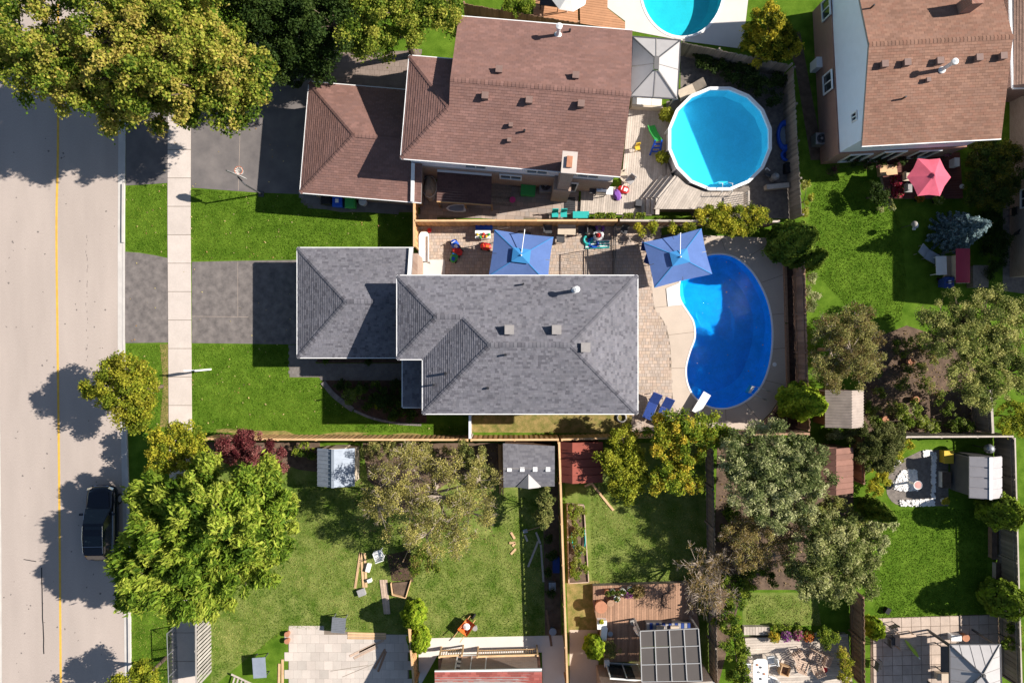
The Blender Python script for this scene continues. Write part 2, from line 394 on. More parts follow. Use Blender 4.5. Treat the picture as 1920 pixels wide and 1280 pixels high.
# ------------------------------------------------------------------ ground, road, kerbs, pavements
KID = smooth_loop([(1346, 476.5), (1378, 483), (1406, 505), (1427, 537), (1441, 572), (1447.5, 611), (1447, 653), (1440, 692), (1427, 723), (1406, 746), (1378, 761), (1350, 765.5), (1322, 758.5), (1300.5, 741), (1289, 716), (1287, 688), (1294, 660), (1303.5, 632), (1301, 604), (1291, 586), (1281, 571), (1274, 556), (1274, 533), (1285, 505), (1313, 484)], 4)
FAR = [(1279+77*math.cos(a*math.pi/24), -22+91*math.sin(a*math.pi/24)) for a in range(48)]
big = 9000
sheet('ground', [(-big, -big), (big, -big), (big, big), (-big, big)], 0.0, 'grass', holes=[KID, FAR])
road_e = [(224, -3000), (224, 0), (221, 420), (221, 650), (227, 820), (231, 1000), (234, 1280), (242, 4000)]
road_w = [(3, -3000), (2, 0), (-3, 420), (-2, 650), (1, 820), (3, 1000), (4, 1280), (10, 4000)]
sheet('road', road_w+road_e[::-1], .006, 'asphalt_road')
def strip(name, line, w, z, material, off=0.0, h=None):
    """ribbon of width w (px) right of a pixel polyline"""
    a = [(x+off, y) for x, y in line]; b = [(x+off+w, y) for x, y in line]
    if h is None: return sheet(name, a+b[::-1], z, material)
    mb = MB()
    for i in range(len(line)-1): mb.prism([W2(*p) for p in (a[i], b[i], b[i+1], a[i+1])], z, h)
    return tag(mb.build(name, material), kind='structure')
strip('yellow_line', smooth_line([(106, -400), (107, 220), (104, 420), (106, 640), (109, 900), (112, 1280), (115, 1700)]), 4.2, .011, 'yellow_paint')
for s, ln in ((1, road_e), (-1, road_w)):
    ln = ln[1:-1]; ln = [(ln[0][0], -600)]+ln+[(ln[-1][0]+2, 1900)]
    strip('gutter', ln, 9, .012, 'kerb_concrete', off=0 if s > 0 else -9)
    if s > 0:
        def xe(y): return float(np.interp(y, [p[1] for p in ln], [p[0] for p in ln]))
        for y0, y1, hh in ((-600, 105, .13), (345, 455, .13), (660, 1900, .13), (105, 345, .03), (455, 660, .03)):
            yy = np.linspace(y0, y1, 6); strip('kerb', [(xe(y), y) for y in yy], 4.5, 0, 'kerb_concrete', off=9, h=hh)
    else: strip('kerb', ln, 4.5, 0, 'kerb_concrete', off=-13.5, h=.13)
# concrete sidewalk of single slabs
sw = bpy.data.objects.new('sidewalk', None); col.objects.link(sw); sw.location = W(337, 640); MWD[sw.name] = Matrix.Translation(sw.location); tag(sw, kind='structure')
def sx(y): return float(np.interp(y, [0, 420, 800, 1280], [337, 336, 338.5, 345]))
sheet('joint', [(sx(y)-21, y) for y in range(-200, 1500, 50)]+[(sx(y)+21, y) for y in range(1450, -250, -50)], .012, 'joint_sand', parent=sw)
yy = [334+53.2*i for i in range(-9, 20)]
for i in range(len(yy)-1):
    a, b = yy[i]+.5, yy[i+1]-.5
    MB().prism([W2(sx(a)-21.5, a), W2(sx(a)+21.5, a), W2(sx(b)+21.5, b), W2(sx(b)-21.5, b)], 0, .03+random.uniform(0, .008)).build('slab', 'concrete', sw)
sheet('driveway_apron', [(234, 472), (262, 474), (292, 479), (315, 484), (316, 642), (235, 643)], .016, 'drive_asphalt')
sheet('driveway_apron', [(237, 120), (315, 118), (315, 343), (290, 345), (236, 348)], .016, 'drive_fresh')
sheet('driveway', [(360, 491), (450, 489), (590, 487), (590, 646), (450, 644), (360, 643)], .014, 'drive_asphalt')
sheet('driveway', [(359, 60), (640, 60), (610, 366), (560, 364), (480, 361), (358, 352)], .014, 'drive_fresh')
for x0, y0, x1, y1 in ((446, 491, 446, 594), (361, 593, 466, 594), (452, 190, 447, 358)):   # saw-cut joints filled with sand
    e_ = .25; sheet('driveway_joint', [(x0-e_, y0), (x0+e_, y0), (x1+e_, y1), (x1-e_, y1)] if abs(x1-x0) < 9 else [(x0, y0-e_), (x1, y1-e_), (x1, y1+e_), (x0, y0+e_)], .018, 'slab')
# lawns whose turf differs from the common green
sheet('lawn', [(560, 835), (1046, 835), (1055, 1195), (760, 1195), (530, 1178), (395, 1290), (394, 1060), (380, 850)], .004, 'grass_dry')
sheet('lawn', [(1058, 830), (1320, 830), (1330, 1280), (1066, 1280)], .004, 'grass_dry')
sheet('lawn', [(1392, 1110), (1530, 1110), (1540, 1172), (1392, 1172)], .005, 'grass_dry')
sheet('side_lawn', [(884, 776), (1190, 776), (1190, 812), (884, 810)], .005, 'grass_worn')
sheet('worn_turf', [(1062, 1088), (1125, 1088), (1125, 1190), (1066, 1190)], .008, 'grass_worn')
sheet('worn_turf', [(300, 645), (317, 645), (317, 800), (300, 800), (306, 720)], .008, 'grass_worn')
for cx, cy, rx, ry in ((500, 812, 60, 6), (430, 807, 30, 4), (650, 813, 40, 4), (760, 814, 30, 3)):
    sheet('worn_turf', [(cx+rx*math.cos(t*.4488)*random.uniform(.7, 1.2), cy+ry*math.sin(t*.4488)*random.uniform(.7, 1.2)) for t in range(14)], .009, 'grass_worn')
# beds
sheet('flower_bed', smooth_line([(604, 713), (622, 735), (640, 751), (664, 767), (700, 782), (745, 791), (800, 792)], 4)+[(800, 776), (794, 700), (757, 713)], .009, 'mulch')
sheet('flower_bed', [(1474, 488), (1494, 488), (1500, 810), (1430, 812), (1418, 806), (1450, 772), (1478, 735)], .012, 'mulch')
sheet('flower_bed', [(565, 672), (757, 672), (757, 680), (600, 680)], .012, 'mulch')
sheet('gravel_yard', [(1276, 90), (1470, 135), (1492, 410), (1300, 410), (1240, 300), (1250, 190), (1276, 186)], .006, 'gravel')
sheet('soil_bed', [(1625, 640), (1700, 610), (1790, 640), (1850, 720), (1850, 812), (1620, 812), (1612, 770)], .006, 'soil')
sheet('soil_bed', [(1345, 830), (1520, 830), (1600, 925), (1600, 1000), (1560, 1105), (1392, 1105), (1345, 1290), (1332, 1290)], .006, 'soil')
sheet('soil_bed', [(385, 828), (600, 828), (600, 885), (560, 880), (480, 850), (385, 850)], .008, 'soil')
sheet('soil_bed', [(680, 830), (935, 830), (935, 900), (860, 890), (760, 960), (690, 900)], .010, 'soil')
sheet('soil_bed', [(1018, 940), (1046, 900), (1052, 1190), (1022, 1190)], .008, 'soil')
sheet('soil_bed', [(1460, 60), (1500, 60), (1545, 300), (1520, 300), (1490, 120)], .006, 'soil')
sheet('path', [(1880, 380), (1990, 380), (1990, 560), (1880, 545)], .008, 'gravel')
sheet('gravel_court', smooth_line([(1664, 905), (1663, 925), (1680, 945), (1720, 948)], 3)+[(1778, 948), (1778, 842), (1725, 845), (1690, 862), (1668, 882)], .008, 'gravel')

def pave(name, poly_px, sx_, sy_, rot, material, z=.012, bond=True, pal=((1, 1, 1),), joint='joint_sand', gap=.014, structure_name='patio', size_var=False, parent=None):
    base = sheet(structure_name, poly_px, z, joint) if parent is None else parent
    poly = [W2(*p) for p in poly_px]; xs = [p[0] for p in poly]; ys = [p[1] for p in poly]; cx, cy = sum(xs)/len(xs), sum(ys)/len(ys)
    rad = max(math.hypot(x-cx, y-cy) for x, y in poly)+.5; ca, sa = math.cos(rot), math.sin(rot); mb = MB(); y = -rad; r = 0
    while y < rad:
        x = -rad+(sx_/2 if (bond and r % 2) else 0)
        while x < rad:
            w = sx_*(random.choice((1, .66, 1.33)) if size_var else 1)
            q = (cx+(x+w/2)*ca-(y+sy_/2)*sa, cy+(x+w/2)*sa+(y+sy_/2)*ca)
            if inside(q, poly):
                c = random.choice(pal); j = random.uniform(.88, 1.1); mb.box(q[0], q[1], z-.03, w-gap, sy_-gap, .036+random.uniform(0, .004), rot, tuple(k*j for k in c))
            x += w
        y += sy_; r += 1
    o = mb.build(name, material, base); o['kind'] = 'stuff'; return base
PP = ((1, 1, 1), (1.06, 1.0, .95), (.92, .93, .94), (1.0, .96, .9))
pave('pavers', [(784, 424), (1240, 424), (1240, 452), (1221, 520)]+smooth_line([(1221, 521), (1227, 576), (1243, 600), (1253, 628), (1258, 667), (1259, 716), (1263, 760)], 4)+[(1290, 800), (1185, 812), (1185, 530), (784, 530)], .2, .2, 0, 'paver', pal=PP, bond=True, size_var=True)
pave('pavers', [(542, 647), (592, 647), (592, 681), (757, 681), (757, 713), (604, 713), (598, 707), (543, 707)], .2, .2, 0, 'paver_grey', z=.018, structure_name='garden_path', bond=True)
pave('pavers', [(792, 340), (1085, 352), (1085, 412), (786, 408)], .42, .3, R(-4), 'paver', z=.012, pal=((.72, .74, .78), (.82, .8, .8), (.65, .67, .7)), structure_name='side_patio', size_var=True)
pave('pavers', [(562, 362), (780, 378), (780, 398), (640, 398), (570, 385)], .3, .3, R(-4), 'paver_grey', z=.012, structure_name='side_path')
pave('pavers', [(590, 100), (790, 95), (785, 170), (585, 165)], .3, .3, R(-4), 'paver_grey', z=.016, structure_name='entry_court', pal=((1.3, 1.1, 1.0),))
pave('pavers', [(541, 1177), (765, 1190), (768, 1300), (541, 1300)], .55, .55, 0, 'paver', z=.014, structure_name='back_patio', pal=((1.15, 1.24, 1.3), (1.2, 1.28, 1.34), (1.1, 1.2, 1.26)), gap=.008)
# curved soldier course between bed and lawn
e1 = smooth_line([(606, 716), (624, 738), (642, 753), (662, 768)], 7); mbp = MB()
e1b = smooth_line([(664, 769), (700, 784), (745, 793), (790, 796)], 9); gp = thing('bed_edging', 'curved grey brick edging around the shaded front flower bed', 'edging', 664, 768)
for e, w in ((e1, .32), (e1b, .14)):
    for i in range(len(e)-1):
        a, b = W(*e[i]), W(*e[i+1]); d = (b-a); m = (a+b)/2
        MB().box(m.x, m.y, 0, d.length*.94, w, .07+random.uniform(0, .012), math.atan2(d.y, d.x)).build('brick', 'paver_edge', gp)

# ------------------------------------------------------------------ kidney pool and its deck
deck_out = smooth_line([(1221, 521), (1227, 576), (1243, 600), (1253, 628), (1258, 667), (1259, 716), (1263, 760)], 4)+[(1290, 800), (1412, 806), (1447, 770), (1474, 725), (1469, 488), (1440, 446), (1290, 440), (1240, 452)]
STEP = [(1249, 541), (1274, 530), (1274.5, 556), (1281, 571), (1252, 574)]
sheet('pool_deck', deck_out, .02, 'pool_deck', holes=[KID])
for a, b in (((1224, 577), (1281, 571)), ((1253, 628), (1303, 622)), ((1259, 690), (1287, 690)), ((1406, 480), (1440, 458)), ((1427, 530), (1469, 515)), ((1441, 590), (1470, 588)), ((1445, 655), (1472, 652)), ((1432, 712), (1474, 722)), ((1395, 752), (1425, 790)), ((1360, 766), (1362, 802)), ((1360, 470), (1350, 442))):
    pa, pb = W(*a), W(*b); d = (pb-pa).normalized(); q = Vector((-d.y, d.x, 0))*.012
    MB().poly([(p.x, p.y, .0245) for p in (pa-q, pb-q, pb+q, pa+q)]).build('deck_joint', 'joint_sand', kind='structure')
def basin(pool, outline, zf, zl, liner, coping_w, coping_mat, waterm, rim=.035):
    P = [Vector((*W2(*p), 0)) for p in outline]; n = len(P)
    if sum(P[i].x*P[(i+1) % n].y-P[(i+1) % n].x*P[i].y for i in range(n)) < 0: P = P[::-1]
    c = sum(P, Vector())/n; mb = MB(); fs = []; vs = []
    for sc, zz in ((1, .0), (.985, None), (.8, None), (.45, None)):
        for p in P:
            q = c+(p-c)*sc; vs.append((q.x, q.y, zz if zz is not None else zf(q)*(1 if sc < .9 else .8)))
    for r in range(3):
        for i in range(n): fs.append((r*n+i, r*n+(i+1) % n, (r+1)*n+(i+1) % n, (r+1)*n+i))
    fs.append(tuple(3*n+i for i in range(n))); mb.add(vs, fs).build('pool_liner', liner, pool, smooth=False)
    mb = MB().poly([(p.x, p.y, zl) for p in P]); mb.build('water', waterm, pool)
    mb = MB(); vs = []
    for i in range(n):
        t = (P[(i+1) % n]-P[i-1]).normalized(); o = Vector((t.y, -t.x, 0))
        for q, z in ((P[i]-o*.03, -.03), (P[i]-o*.03, rim), (P[i]+o*coping_w, rim), (P[i]+o*coping_w, .0)): vs.append((q.x, q.y, z))
    fs = []
    for i in range(n):
        for j in range(3): a = i*4+j; b = ((i+1) % n)*4+j; fs.append((a, a+1, b+1, b))
    mb.add(vs, fs).build('coping', coping_mat, pool)
kp = thing('swimming_pool', 'kidney-shaped in-ground pool with blue liner and thin white coping', 'pool', 1366, 620)
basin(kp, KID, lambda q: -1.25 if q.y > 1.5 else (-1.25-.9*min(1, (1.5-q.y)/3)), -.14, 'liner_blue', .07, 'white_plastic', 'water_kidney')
st = thing('pool_steps', 'white moulded pool entry steps at the pool edge beneath a blue parasol', 'steps', 1262, 552)
MB().prism([W2(*p) for p in STEP], .005, .06).build('top_step', 'white_plastic', st)
MB().prism([W2(1274, 530), W2(1282, 530), W2(1284, 552), W2(1288, 568), W2(1281, 571), W2(1274.5, 556)], -.6, -.3).build('lower_step', 'white_plastic', st)
db = thing('diving_board', 'pale diving board at the rounded deep end of the kidney pool', 'diving board', 1304, 768)
a, b = W(1300, 772), W(1322, 736); MB().bar((a.x, a.y, .48), (b.x, b.y, .5), .5, .05).build('board', 'white_plastic', db)
q = a.lerp(b, .12); MB().box(q.x, q.y, .015, .46, .5, .42, R(59)).build('base', 'grey_metal', db)
q = a.lerp(b, .5); MB().box(q.x, q.y, .015, .4, .1, .42, R(59)).build('fulcrum', 'grey_metal', db)
ld = thing('pool_ladder', 'steel handrail ladder entering the deep end of the kidney pool', 'ladder', 1424, 738)
for (x0, y0), (x1, y1) in (((1438, 733), (1414, 724)), ((1431, 748), (1406, 737))):
    a, b = W(x0, y0), W(x1, y1); MB().tube([a, a+Vector((0, 0, .55)), a.lerp(b, .25)+Vector((0, 0, .75)), a.lerp(b, .8)+Vector((0, 0, .7)), b+Vector((0, 0, .4)), b+Vector((0, 0, -.9))], .022, 8).build('handrail', 'steel', ld, smooth=True)
a, b = W(1414, 724), W(1406, 737)
for z in (-.1, -.38, -.66): MB().bar((a.x, a.y, z), (b.x, b.y, z), .16, .04).build('tread', 'white_plastic', ld)
MB().lathe(*W2(1452, 683), [(.13, .02), (.13, .035), (.11, .045)], 18).build('skimmer_lid', 'white_plastic', label='round white skimmer lid set in the shaded pool deck', cat='lid')
# timber kerb round the deck
te = thing('timber_edging', 'brown timber kerb between pool deck and planting strip by the fence', 'edging', 1472, 600)
for a, b in (((1470, 486), (1473, 605)), ((1473, 607), (1476, 728)), ((1476, 731), (1450, 771)), ((1449, 773), (1415, 809))):
    pa, pb = W(*a), W(*b); MB().bar((pa.x, pa.y, .12), (pb.x, pb.y, .12), .16, .22).build('timber', 'wood_mid', te)
fp = thing('swimming_pool', 'turquoise pool in pale concrete beyond the brown roof', 'pool', 1279, -10)
sheet('pool_terrace', [(1140, -150), (1420, -150), (1392, 92), (1286, 78), (1172, 56), (1172, 40), (1139, 15)], .016, 'white_concrete', holes=[FAR])
basin(fp, FAR, lambda q: -1.1, -.14, 'liner_teal', .12, 'white_plastic', 'water_far')

# ------------------------------------------------------------------ houses
def roof(house, faces, pal, smat, cap_lines, thick=.14, **kw):
    """faces: (polygon, eave direction)"""
    mb = MB(); [mb.slab(p, thick) for p, d in faces]; rf = mb.build('roof', 'vent_grey', house)
    mb = MB(); [shingles(mb, p, d, pal=pal, **kw) for p, d in faces]; s = mb.build('shingles', smat, rf); s['kind'] = 'stuff'
    if cap_lines:
        mb = MB(); [caps(mb, a, b, pal) for a, b in cap_lines]; s = mb.build('ridge_caps', smat, rf); s['kind'] = 'stuff'
    return rf
def gutter(house, pts, z, w=.11, h=.11):
    for a, b in pts: MB().bar((a[0], a[1], z-.04), (b[0], b[1], z-.04), w, h).build('gutter', 'white_metal', house)
def box_vent(rf, p, s=.36, h=.28, rz=0.0, m='vent_grey'):
    v = MB().box(p[0], p[1], p[2]-.08, s, s, h+.08, rz).build('roof_vent', m, rf); MB().box(p[0], p[1], p[2]+h, s*1.12, s*1.12, .05, rz).build('vent_cap', m, rf)
def pipe_vent(rf, p, r=.05, h=.4, m='black_metal'): MB().tube([(p[0], p[1], p[2]-.1), (p[0], p[1], p[2]+h)], r, 10).build('vent_pipe', m, rf)
def flue(rf, p, h=1.0):
    MB().lathe(p[0], p[1], [(.2, p[2]-.06), (.2, p[2]+.03), (.1, p[2]+.1), (.1, p[2]+h), (.17, p[2]+h), (.17, p[2]+h+.14), (.03, p[2]+h+.2)], 14).build('flue', 'white_metal', rf)
def window(house, c, w, h, nrm, panes=2, proud=.05):
    """c centre on wall, nrm outward 2D normal; frame, sill and separate panes"""
    n = Vector((nrm[0], nrm[1], 0)).normalized(); t = Vector((-n.y, n.x, 0)); c = Vector(c); o = n*proud; up = Vector((0, 0, 1))
    fr = MB()
    for sgn in (-1, 1):
        fr.bar(c+o+t*sgn*w/2-up*h/2, c+o+t*sgn*w/2+up*h/2, .07, .08, up=n); fr.bar(c+o-t*(w/2+.035)+up*sgn*h/2, c+o+t*(w/2+.035)+up*sgn*h/2, .084, .07)
    for i in range(1, panes): fr.bar(c+o+t*(-w/2+w*i/panes)-up*h/2, c+o+t*(-w/2+w*i/panes)+up*h/2, .05, .06, up=n)
    wn = fr.build('window', 'white_metal', house)
    for i in range(panes):
        m = c+n*(proud*.3)+t*(-w/2+w*(i+.5)/panes); MB().bar(m-up*(h/2-.03), m+up*(h/2-.03), w/panes-.05, .02, up=n).build('pane', 'glass_dark', wn)
def wall_loop(pts): return [tuple(p) for p in pts]

# --- grey-roofed house (middle)
GP = ((1, 1, 1), (1.12, 1.11, 1.12), (.86, .86, .88), (1.06, 1.04, 1.04), (.94, .94, .95), (.72, .71, .73), (1.05, 1.04, 1.06), (1.16, 1.15, 1.15))
ze = 5.2; sl = .42; rz_ = lambda d: ze+sl*d
gh = thing('house', 'grey shingled hip-roof house with attached garage beside the kidney pool', 'house', 960, 640)
x0, y1 = W2(745, 517, ze); x1, y2 = W2(793, 673, ze); x3, y3 = W2(1195, 775, ze)
hm = (y1-y3)/2; ry = (y1+y3)/2; hs = (y1-y2)/2; rys = (y1+y2)/2
C_ = (x1+hm, ry, rz_(hm)); E_ = (x3-hm, ry, rz_(hm)); A_ = (x0+hs, rys, rz_(hs)); B_ = (x1+hs, rys, rz_(hs))
NW, NE, SE, SW, Q, V = (x0, y1, ze), (x3, y1, ze), (x3, y3, ze), (x1, y3, ze), (x0, y2, ze), (x1, y2, ze)
xb = B_[0]; NB = (xb, y1, ze)
r1 = roof(gh, [([NW, NB, B_, A_], (1, 0, 0)), ([NB, NE, E_, C_, B_], (1, 0, 0)), ([NW, A_, Q], (0, 1, 0)), ([Q, V, B_, A_], (1, 0, 0)), ([V, SW, C_, B_], (0, 1, 0)), ([SW, SE, E_, C_], (1, 0, 0)), ([NE, SE, E_], (0, 1, 0))],
     GP, 'shingle_grey', course=.13, wid=(.12, .27), cap_lines=[(NW, A_), (Q, A_), (A_, B_), (SW, C_), (C_, E_), (NE, E_), (SE, E_), (B_, C_)])
gutter(gh, [(NW, NE), (NE, SE), (SE, SW), (SW, V), (V, Q), (Q, NW)], ze)
def on_roof(px, py, zfun):
    z = 6.0
    for _ in range(8): w = W(px, py, z); z = zfun(w.x, w.y)
    return W(px, py, z)
zmain = lambda x, y: ze+sl*min(y1-y, y-y3, x3-x)
for px, py in ((956, 618), (1044, 618), (1098, 651)): box_vent(r1, on_roof(px-1, py, zmain), .44, .3)
pipe_vent(r1, on_roof(981, 533, zmain)); pipe_vent(r1, on_roof(948, 665, zmain), .06, .3); pipe_vent(r1, on_roof(915, 727, zmain), .07, .2)
zdor = lambda x, y: ze+sl*(x-x1)
pipe_vent(r1, on_roof(836, 700, zdor), .07, .35); pipe_vent(r1, on_roof(814, 721, zdor), .05, .55); flue(r1, on_roof(1078, 545, zmain), .95)
ov = .35
MB().prism([(x0+ov, y1-ov), (x3-ov, y1-ov), (x3-ov, y3+ov), (x1+ov, y3+ov), (x1+ov, y2+ov), (x0+ov, y2+ov)], 0, ze-.1).build('wall', 'brick_tan', gh)
for x in (-1.5, 2.2, 5): window(gh, (x, y1-ov, 3.9), 1.5, 1.2, (0, 1)); window(gh, (x, y3+ov, 3.9), 1.2, 1.1, (0, -1))
for y in (1.9, -2.2): window(gh, (x3-ov, y, 3.9), 1.4, 1.2, (1, 0)); window(gh, (x3-ov, y, 1.25), 2.0, 2.1, (1, 0))
window(gh, (x1+ov, -2.4, 3.9), 1.4, 1.2, (-1, 0))
# garage wing
zg = 2.7; gx0, gy1 = W2(558, 465, zg); gx1, gy2 = W2(775, 670, zg); gh2 = (gy1-gy2)/2; gr = (gy1+gy2)/2; GA = (gx0+gh2, gr, zg+sl*gh2); xe_ = gx1-.02; xw = x0+ov
GB = (gx1, gr, zg+sl*gh2); a_, b_, c_, d_ = (gx0, gy1, zg), (gx1, gy1, zg), (gx1, gy2, zg), (gx0, gy2, zg)
yc = y1-ov+.01
# north plane runs past the house wall, the rest stops at it
f = lambda x, y: (x, y, zg+sl*min(gy1-y, y-gy2))
r2 = roof(gh, [([a_, b_, f(gx1, yc), f(gx0+gy1-yc, yc)], (1, 0, 0)), ([f(gx0+gy1-yc, yc), f(xw, yc), (xw, gr, GA[2]), GA], (1, 0, 0)), ([d_, (xw, gy2, zg), (xw, gr, GA[2]), GA], (1, 0, 0)), ([a_, GA, d_], (0, 1, 0))],
     GP, 'shingle_grey', course=.13, wid=(.12, .27), cap_lines=[(a_, GA), (d_, GA), (GA, (xw, gr, GA[2]))])
gutter(gh, [(a_, b_), (a_, d_), (d_, (xw, gy2))], zg)
MB().bar((gx1-.12, gy1, zg+.12), (gx1-.12, yc, zg+.12+sl*(gy1-yc)), .2, .1).build('rake_trim', 'white_metal', gh)
MB().prism([(gx0+.3, gy1-.3), (xw+.4, gy1-.3), (xw+.4, gy2+.3), (gx0+.3, gy2+.3)], 0, zg-.1).build('wall', 'brick_tan', gh)
MB().prism([(xw, gy1-.3), (gx1-.15, gy1-.3), (gx1-.15, y1-ov-.1), (xw, y1-ov-.1)], 0, zg-.1).build('wall', 'brick_tan', gh)
gd = MB().bar((gx0+.28, gr-2.3, 1.12), (gx0+.28, gr+2.3, 1.12), .06, 2.16).build('garage_door', 'white_metal', gh)
for k in range(4): MB().bar((gx0+.24, gr-2.25, .33+.53*k), (gx0+.24, gr+2.25, .33+.53*k), .03, .47).build('panel', 'white_metal', gd)
# porch roof, in the angle of the two blocks
pz = 3.0; p0, p1 = W2(755, 676, pz), W2(800, 763, pz)
pf = [(p0[0], p0[1]+.5, pz), (p0[0], p1[1], pz), (p1[0]+.2, p1[1], pz+.3), (p1[0]+.2, p0[1]+.5, pz+.3)]
mb = MB().slab(pf, .12); pr = mb.build('porch_roof', 'vent_grey', gh); mb = MB(); shingles(mb, pf, (0, 1, 0), pal=GP); s = mb.build('shingles', 'shingle_grey', pr); s['kind'] = 'stuff'
gutter(gh, [(pf[0], pf[1]), (pf[1], pf[2])], pz); MB().box(p0[0]+.15, p1[1]+.15, 0, .14, .14, pz-.1).build('porch_post', 'white_metal', gh)
MB().box((p0[0]+p1[0])/2+.2, (p0[1]+p1[1])/2, 0, 1.3, 2.6, .18).build('porch_step', 'concrete', gh)

# --- brown-roofed house (above)
BP = ((1, 1, 1), (1.12, 1.1, 1.1), (.93, .92, .92), (1.03, 1.0, .98), (.97, .98, 1.0))
bz = 5.3; bs = .36
bh = thing('house', 'brown shingled two-storey house with brick chimney beside the round pool', 'house', 960, 240)
bo = W(752, 297, bz); ba = R(-4.73); bu = Vector((math.cos(ba), math.sin(ba), 0)); bv = Vector((-math.sin(ba), math.cos(ba), 0))
def Bp(u, v, z=0.0): p = bo+bu*u+bv*v; return (p.x, p.y, z)
def Bz(u, v, d): return Bp(u, v, bz+bs*d)
bd = tuple(bu); be = tuple(bv); L_ = 12.04; D_ = 8.0; wd_ = 5.63; xm = 2.5
r3 = roof(bh, [([Bz(xm, 0, 0), Bz(L_, 0, 0), Bz(L_, 4, 4), Bz(xm, 4, 4)], bd), ([Bz(xm, 8, 0), Bz(L_, 8, 0), Bz(L_, 4, 4), Bz(xm, 4, 4)], bd), ([Bz(0, 0, 0), Bz(xm, 0, 0), Bz(xm, 2.7, 2.7)], bd), ([Bz(0, 0, 0), Bz(0, wd_, 0), Bz(xm, 2.7, 2.7)], be), ([Bz(0, wd_, 0), Bz(xm, wd_, 0), Bz(xm, 2.7, 2.7)], bd)],
     BP, 'shingle_brown', [(Bz(xm, 4, 4), Bz(L_, 4, 4)), (Bz(0, 0, 0), Bz(xm, 2.7, 2.7)), (Bz(0, wd_, 0), Bz(xm, 2.7, 2.7))], wid=(.3, .31), stagger=.15, jit=.05)
gutter(bh, [(Bp(0, 0), Bp(L_, 0)), (Bp(xm, 8), Bp(L_, 8)), (Bp(0, 0), Bp(0, wd_)), (Bp(0, wd_), Bp(xm, wd_))], bz)
zb = lambda x, y: bz+bs*(lambda v: min(v, 8-v))((Vector((x, y, 0))-Vector((bo.x, bo.y, 0))).dot(bv))
for px, py in ((936, 133), (1079, 144), (910, 182), (992, 190), (1089, 197)): box_vent(r3, on_roof(px, py, zb), .32, .24, ba, 'vent_brown')
for px, py in ((958, 236), (955, 264)): box_vent(r3, on_roof(px, py, zb), .2, .2, ba, 'vent_brown')
pipe_vent(r3, on_roof(983, 247, zb), .06, .3); pipe_vent(r3, on_roof(1068, 60, zb), .06, .3); flue(r3, on_roof(1046, 66, zb), .95)
o2 = .22
def bq(u0, v0, u1, v1): return [Bp(u0, v0)[:2], Bp(u1, v0)[:2], Bp(u1, v1)[:2], Bp(u0, v1)[:2]]
wl = [Bp(o2, o2)[:2], Bp(L_-.1, o2)[:2], Bp(L_-.1, 8-o2)[:2], Bp(xm+.1, 8-o2)[:2], Bp(xm+.1, wd_-o2)[:2], Bp(o2, wd_-o2)[:2]]
wi = [Bp(o2+.06, o2+.06)[:2], Bp(L_-.16, o2+.06)[:2], Bp(L_-.16, 8-o2-.06)[:2], Bp(xm+.16, 8-o2-.06)[:2], Bp(xm+.16, wd_-o2-.06)[:2], Bp(o2+.06, wd_-o2-.06)[:2]]
MB().prism(wl, 0, 3.0).build('wall', 'brick_tan', bh); MB().prism(wi, 3.0, bz-.1).build('siding', 'white_siding', bh)
for uu in (xm+.05, L_-.05):
    g = [Bp(uu, .1, bz-.12), Bp(uu, 7.9, bz-.12), Bp(uu, 4, bz+bs*4-.16)]; MB().add(g+[tuple(Vector(p)+bu*(.08 if uu < 5 else -.08)) for p in g], [(0, 1, 2), (5, 4, 3), (0, 3, 4, 1), (1, 4, 5, 2), (2, 5, 3, 0)]).build('gable', 'white_siding', bh)
window(bh, Bp(6.0, o2, 2.35), 1.25, .9, tuple(-bv)[:2]); window(bh, Bp(9.4, o2-.02, 1.2), 1.2, 2.1, tuple(-bv)[:2])
for uu in (4, 7.5, 10.4): window(bh, Bp(uu, o2+.06, 4.1), 1.2, 1.0, tuple(-bv)[:2]); window(bh, Bp(uu, 8-o2-.06, 4.1), 1.2, 1.0, tuple(bv)[:2])
window(bh, Bp(L_-.16, 3, 4.1), 1.4, 1.2, tuple(bu)[:2])
ch = MB().prism(bq(8.55, -.55, 9.55, .6), 0, 3.2).prism(bq(8.75, -.5, 9.4, .5), 3.2, 7.2); cb = ch.build('chimney', 'brick_tan', bh)
MB().prism(bq(8.68, -.57, 9.47, .57), 7.2, 7.32).build('chimney_cap', 'concrete', cb); MB().prism(bq(8.93, -.28, 9.22, .3), 7.3, 7.45).build('chimney_pot', 'terracotta', cb)
# its garage
ga = W(563, 361, zg)
def Gp(u, v, d=0): p = ga+bu*u+bv*v; return (p.x, p.y, zg+.42*d)
gl, gdp = 7.1, 6.48; gm = gdp/2; ux = (bo-ga).dot(bu)+o2; vx = (bo-ga).dot(bv)+o2
r4 = roof(bh, [([Gp(0, 0), Gp(gl, 0), Gp(gl, vx, vx), Gp(vx, vx, vx)], bd), ([Gp(vx, vx, vx), Gp(ux, vx, vx), Gp(ux, gm, gm), Gp(gm, gm, gm)], bd), ([Gp(0, gdp), Gp(ux, gdp), Gp(ux, gm, gm), Gp(gm, gm, gm)], bd), ([Gp(0, 0), Gp(0, gdp), Gp(gm, gm, gm)], be)],
     BP, 'shingle_brown', [(Gp(0, 0), Gp(gm, gm, gm)), (Gp(0, gdp), Gp(gm, gm, gm)), (Gp(gm, gm, gm), Gp(ux, gm, gm))], wid=(.3, .31), stagger=.15, jit=.05)
gutter(bh, [(Gp(0, 0), Gp(gl, 0)), (Gp(0, 0), Gp(0, gdp)), (Gp(0, gdp), Gp(ux, gdp))], zg)
a, b = Gp(gl-.5, 0), Gp(gl-.5, vx, vx); MB().bar((a[0], a[1], a[2]+.1), (b[0], b[1], b[2]+.1), .2, .1).build('rake_trim', 'white_metal', bh)
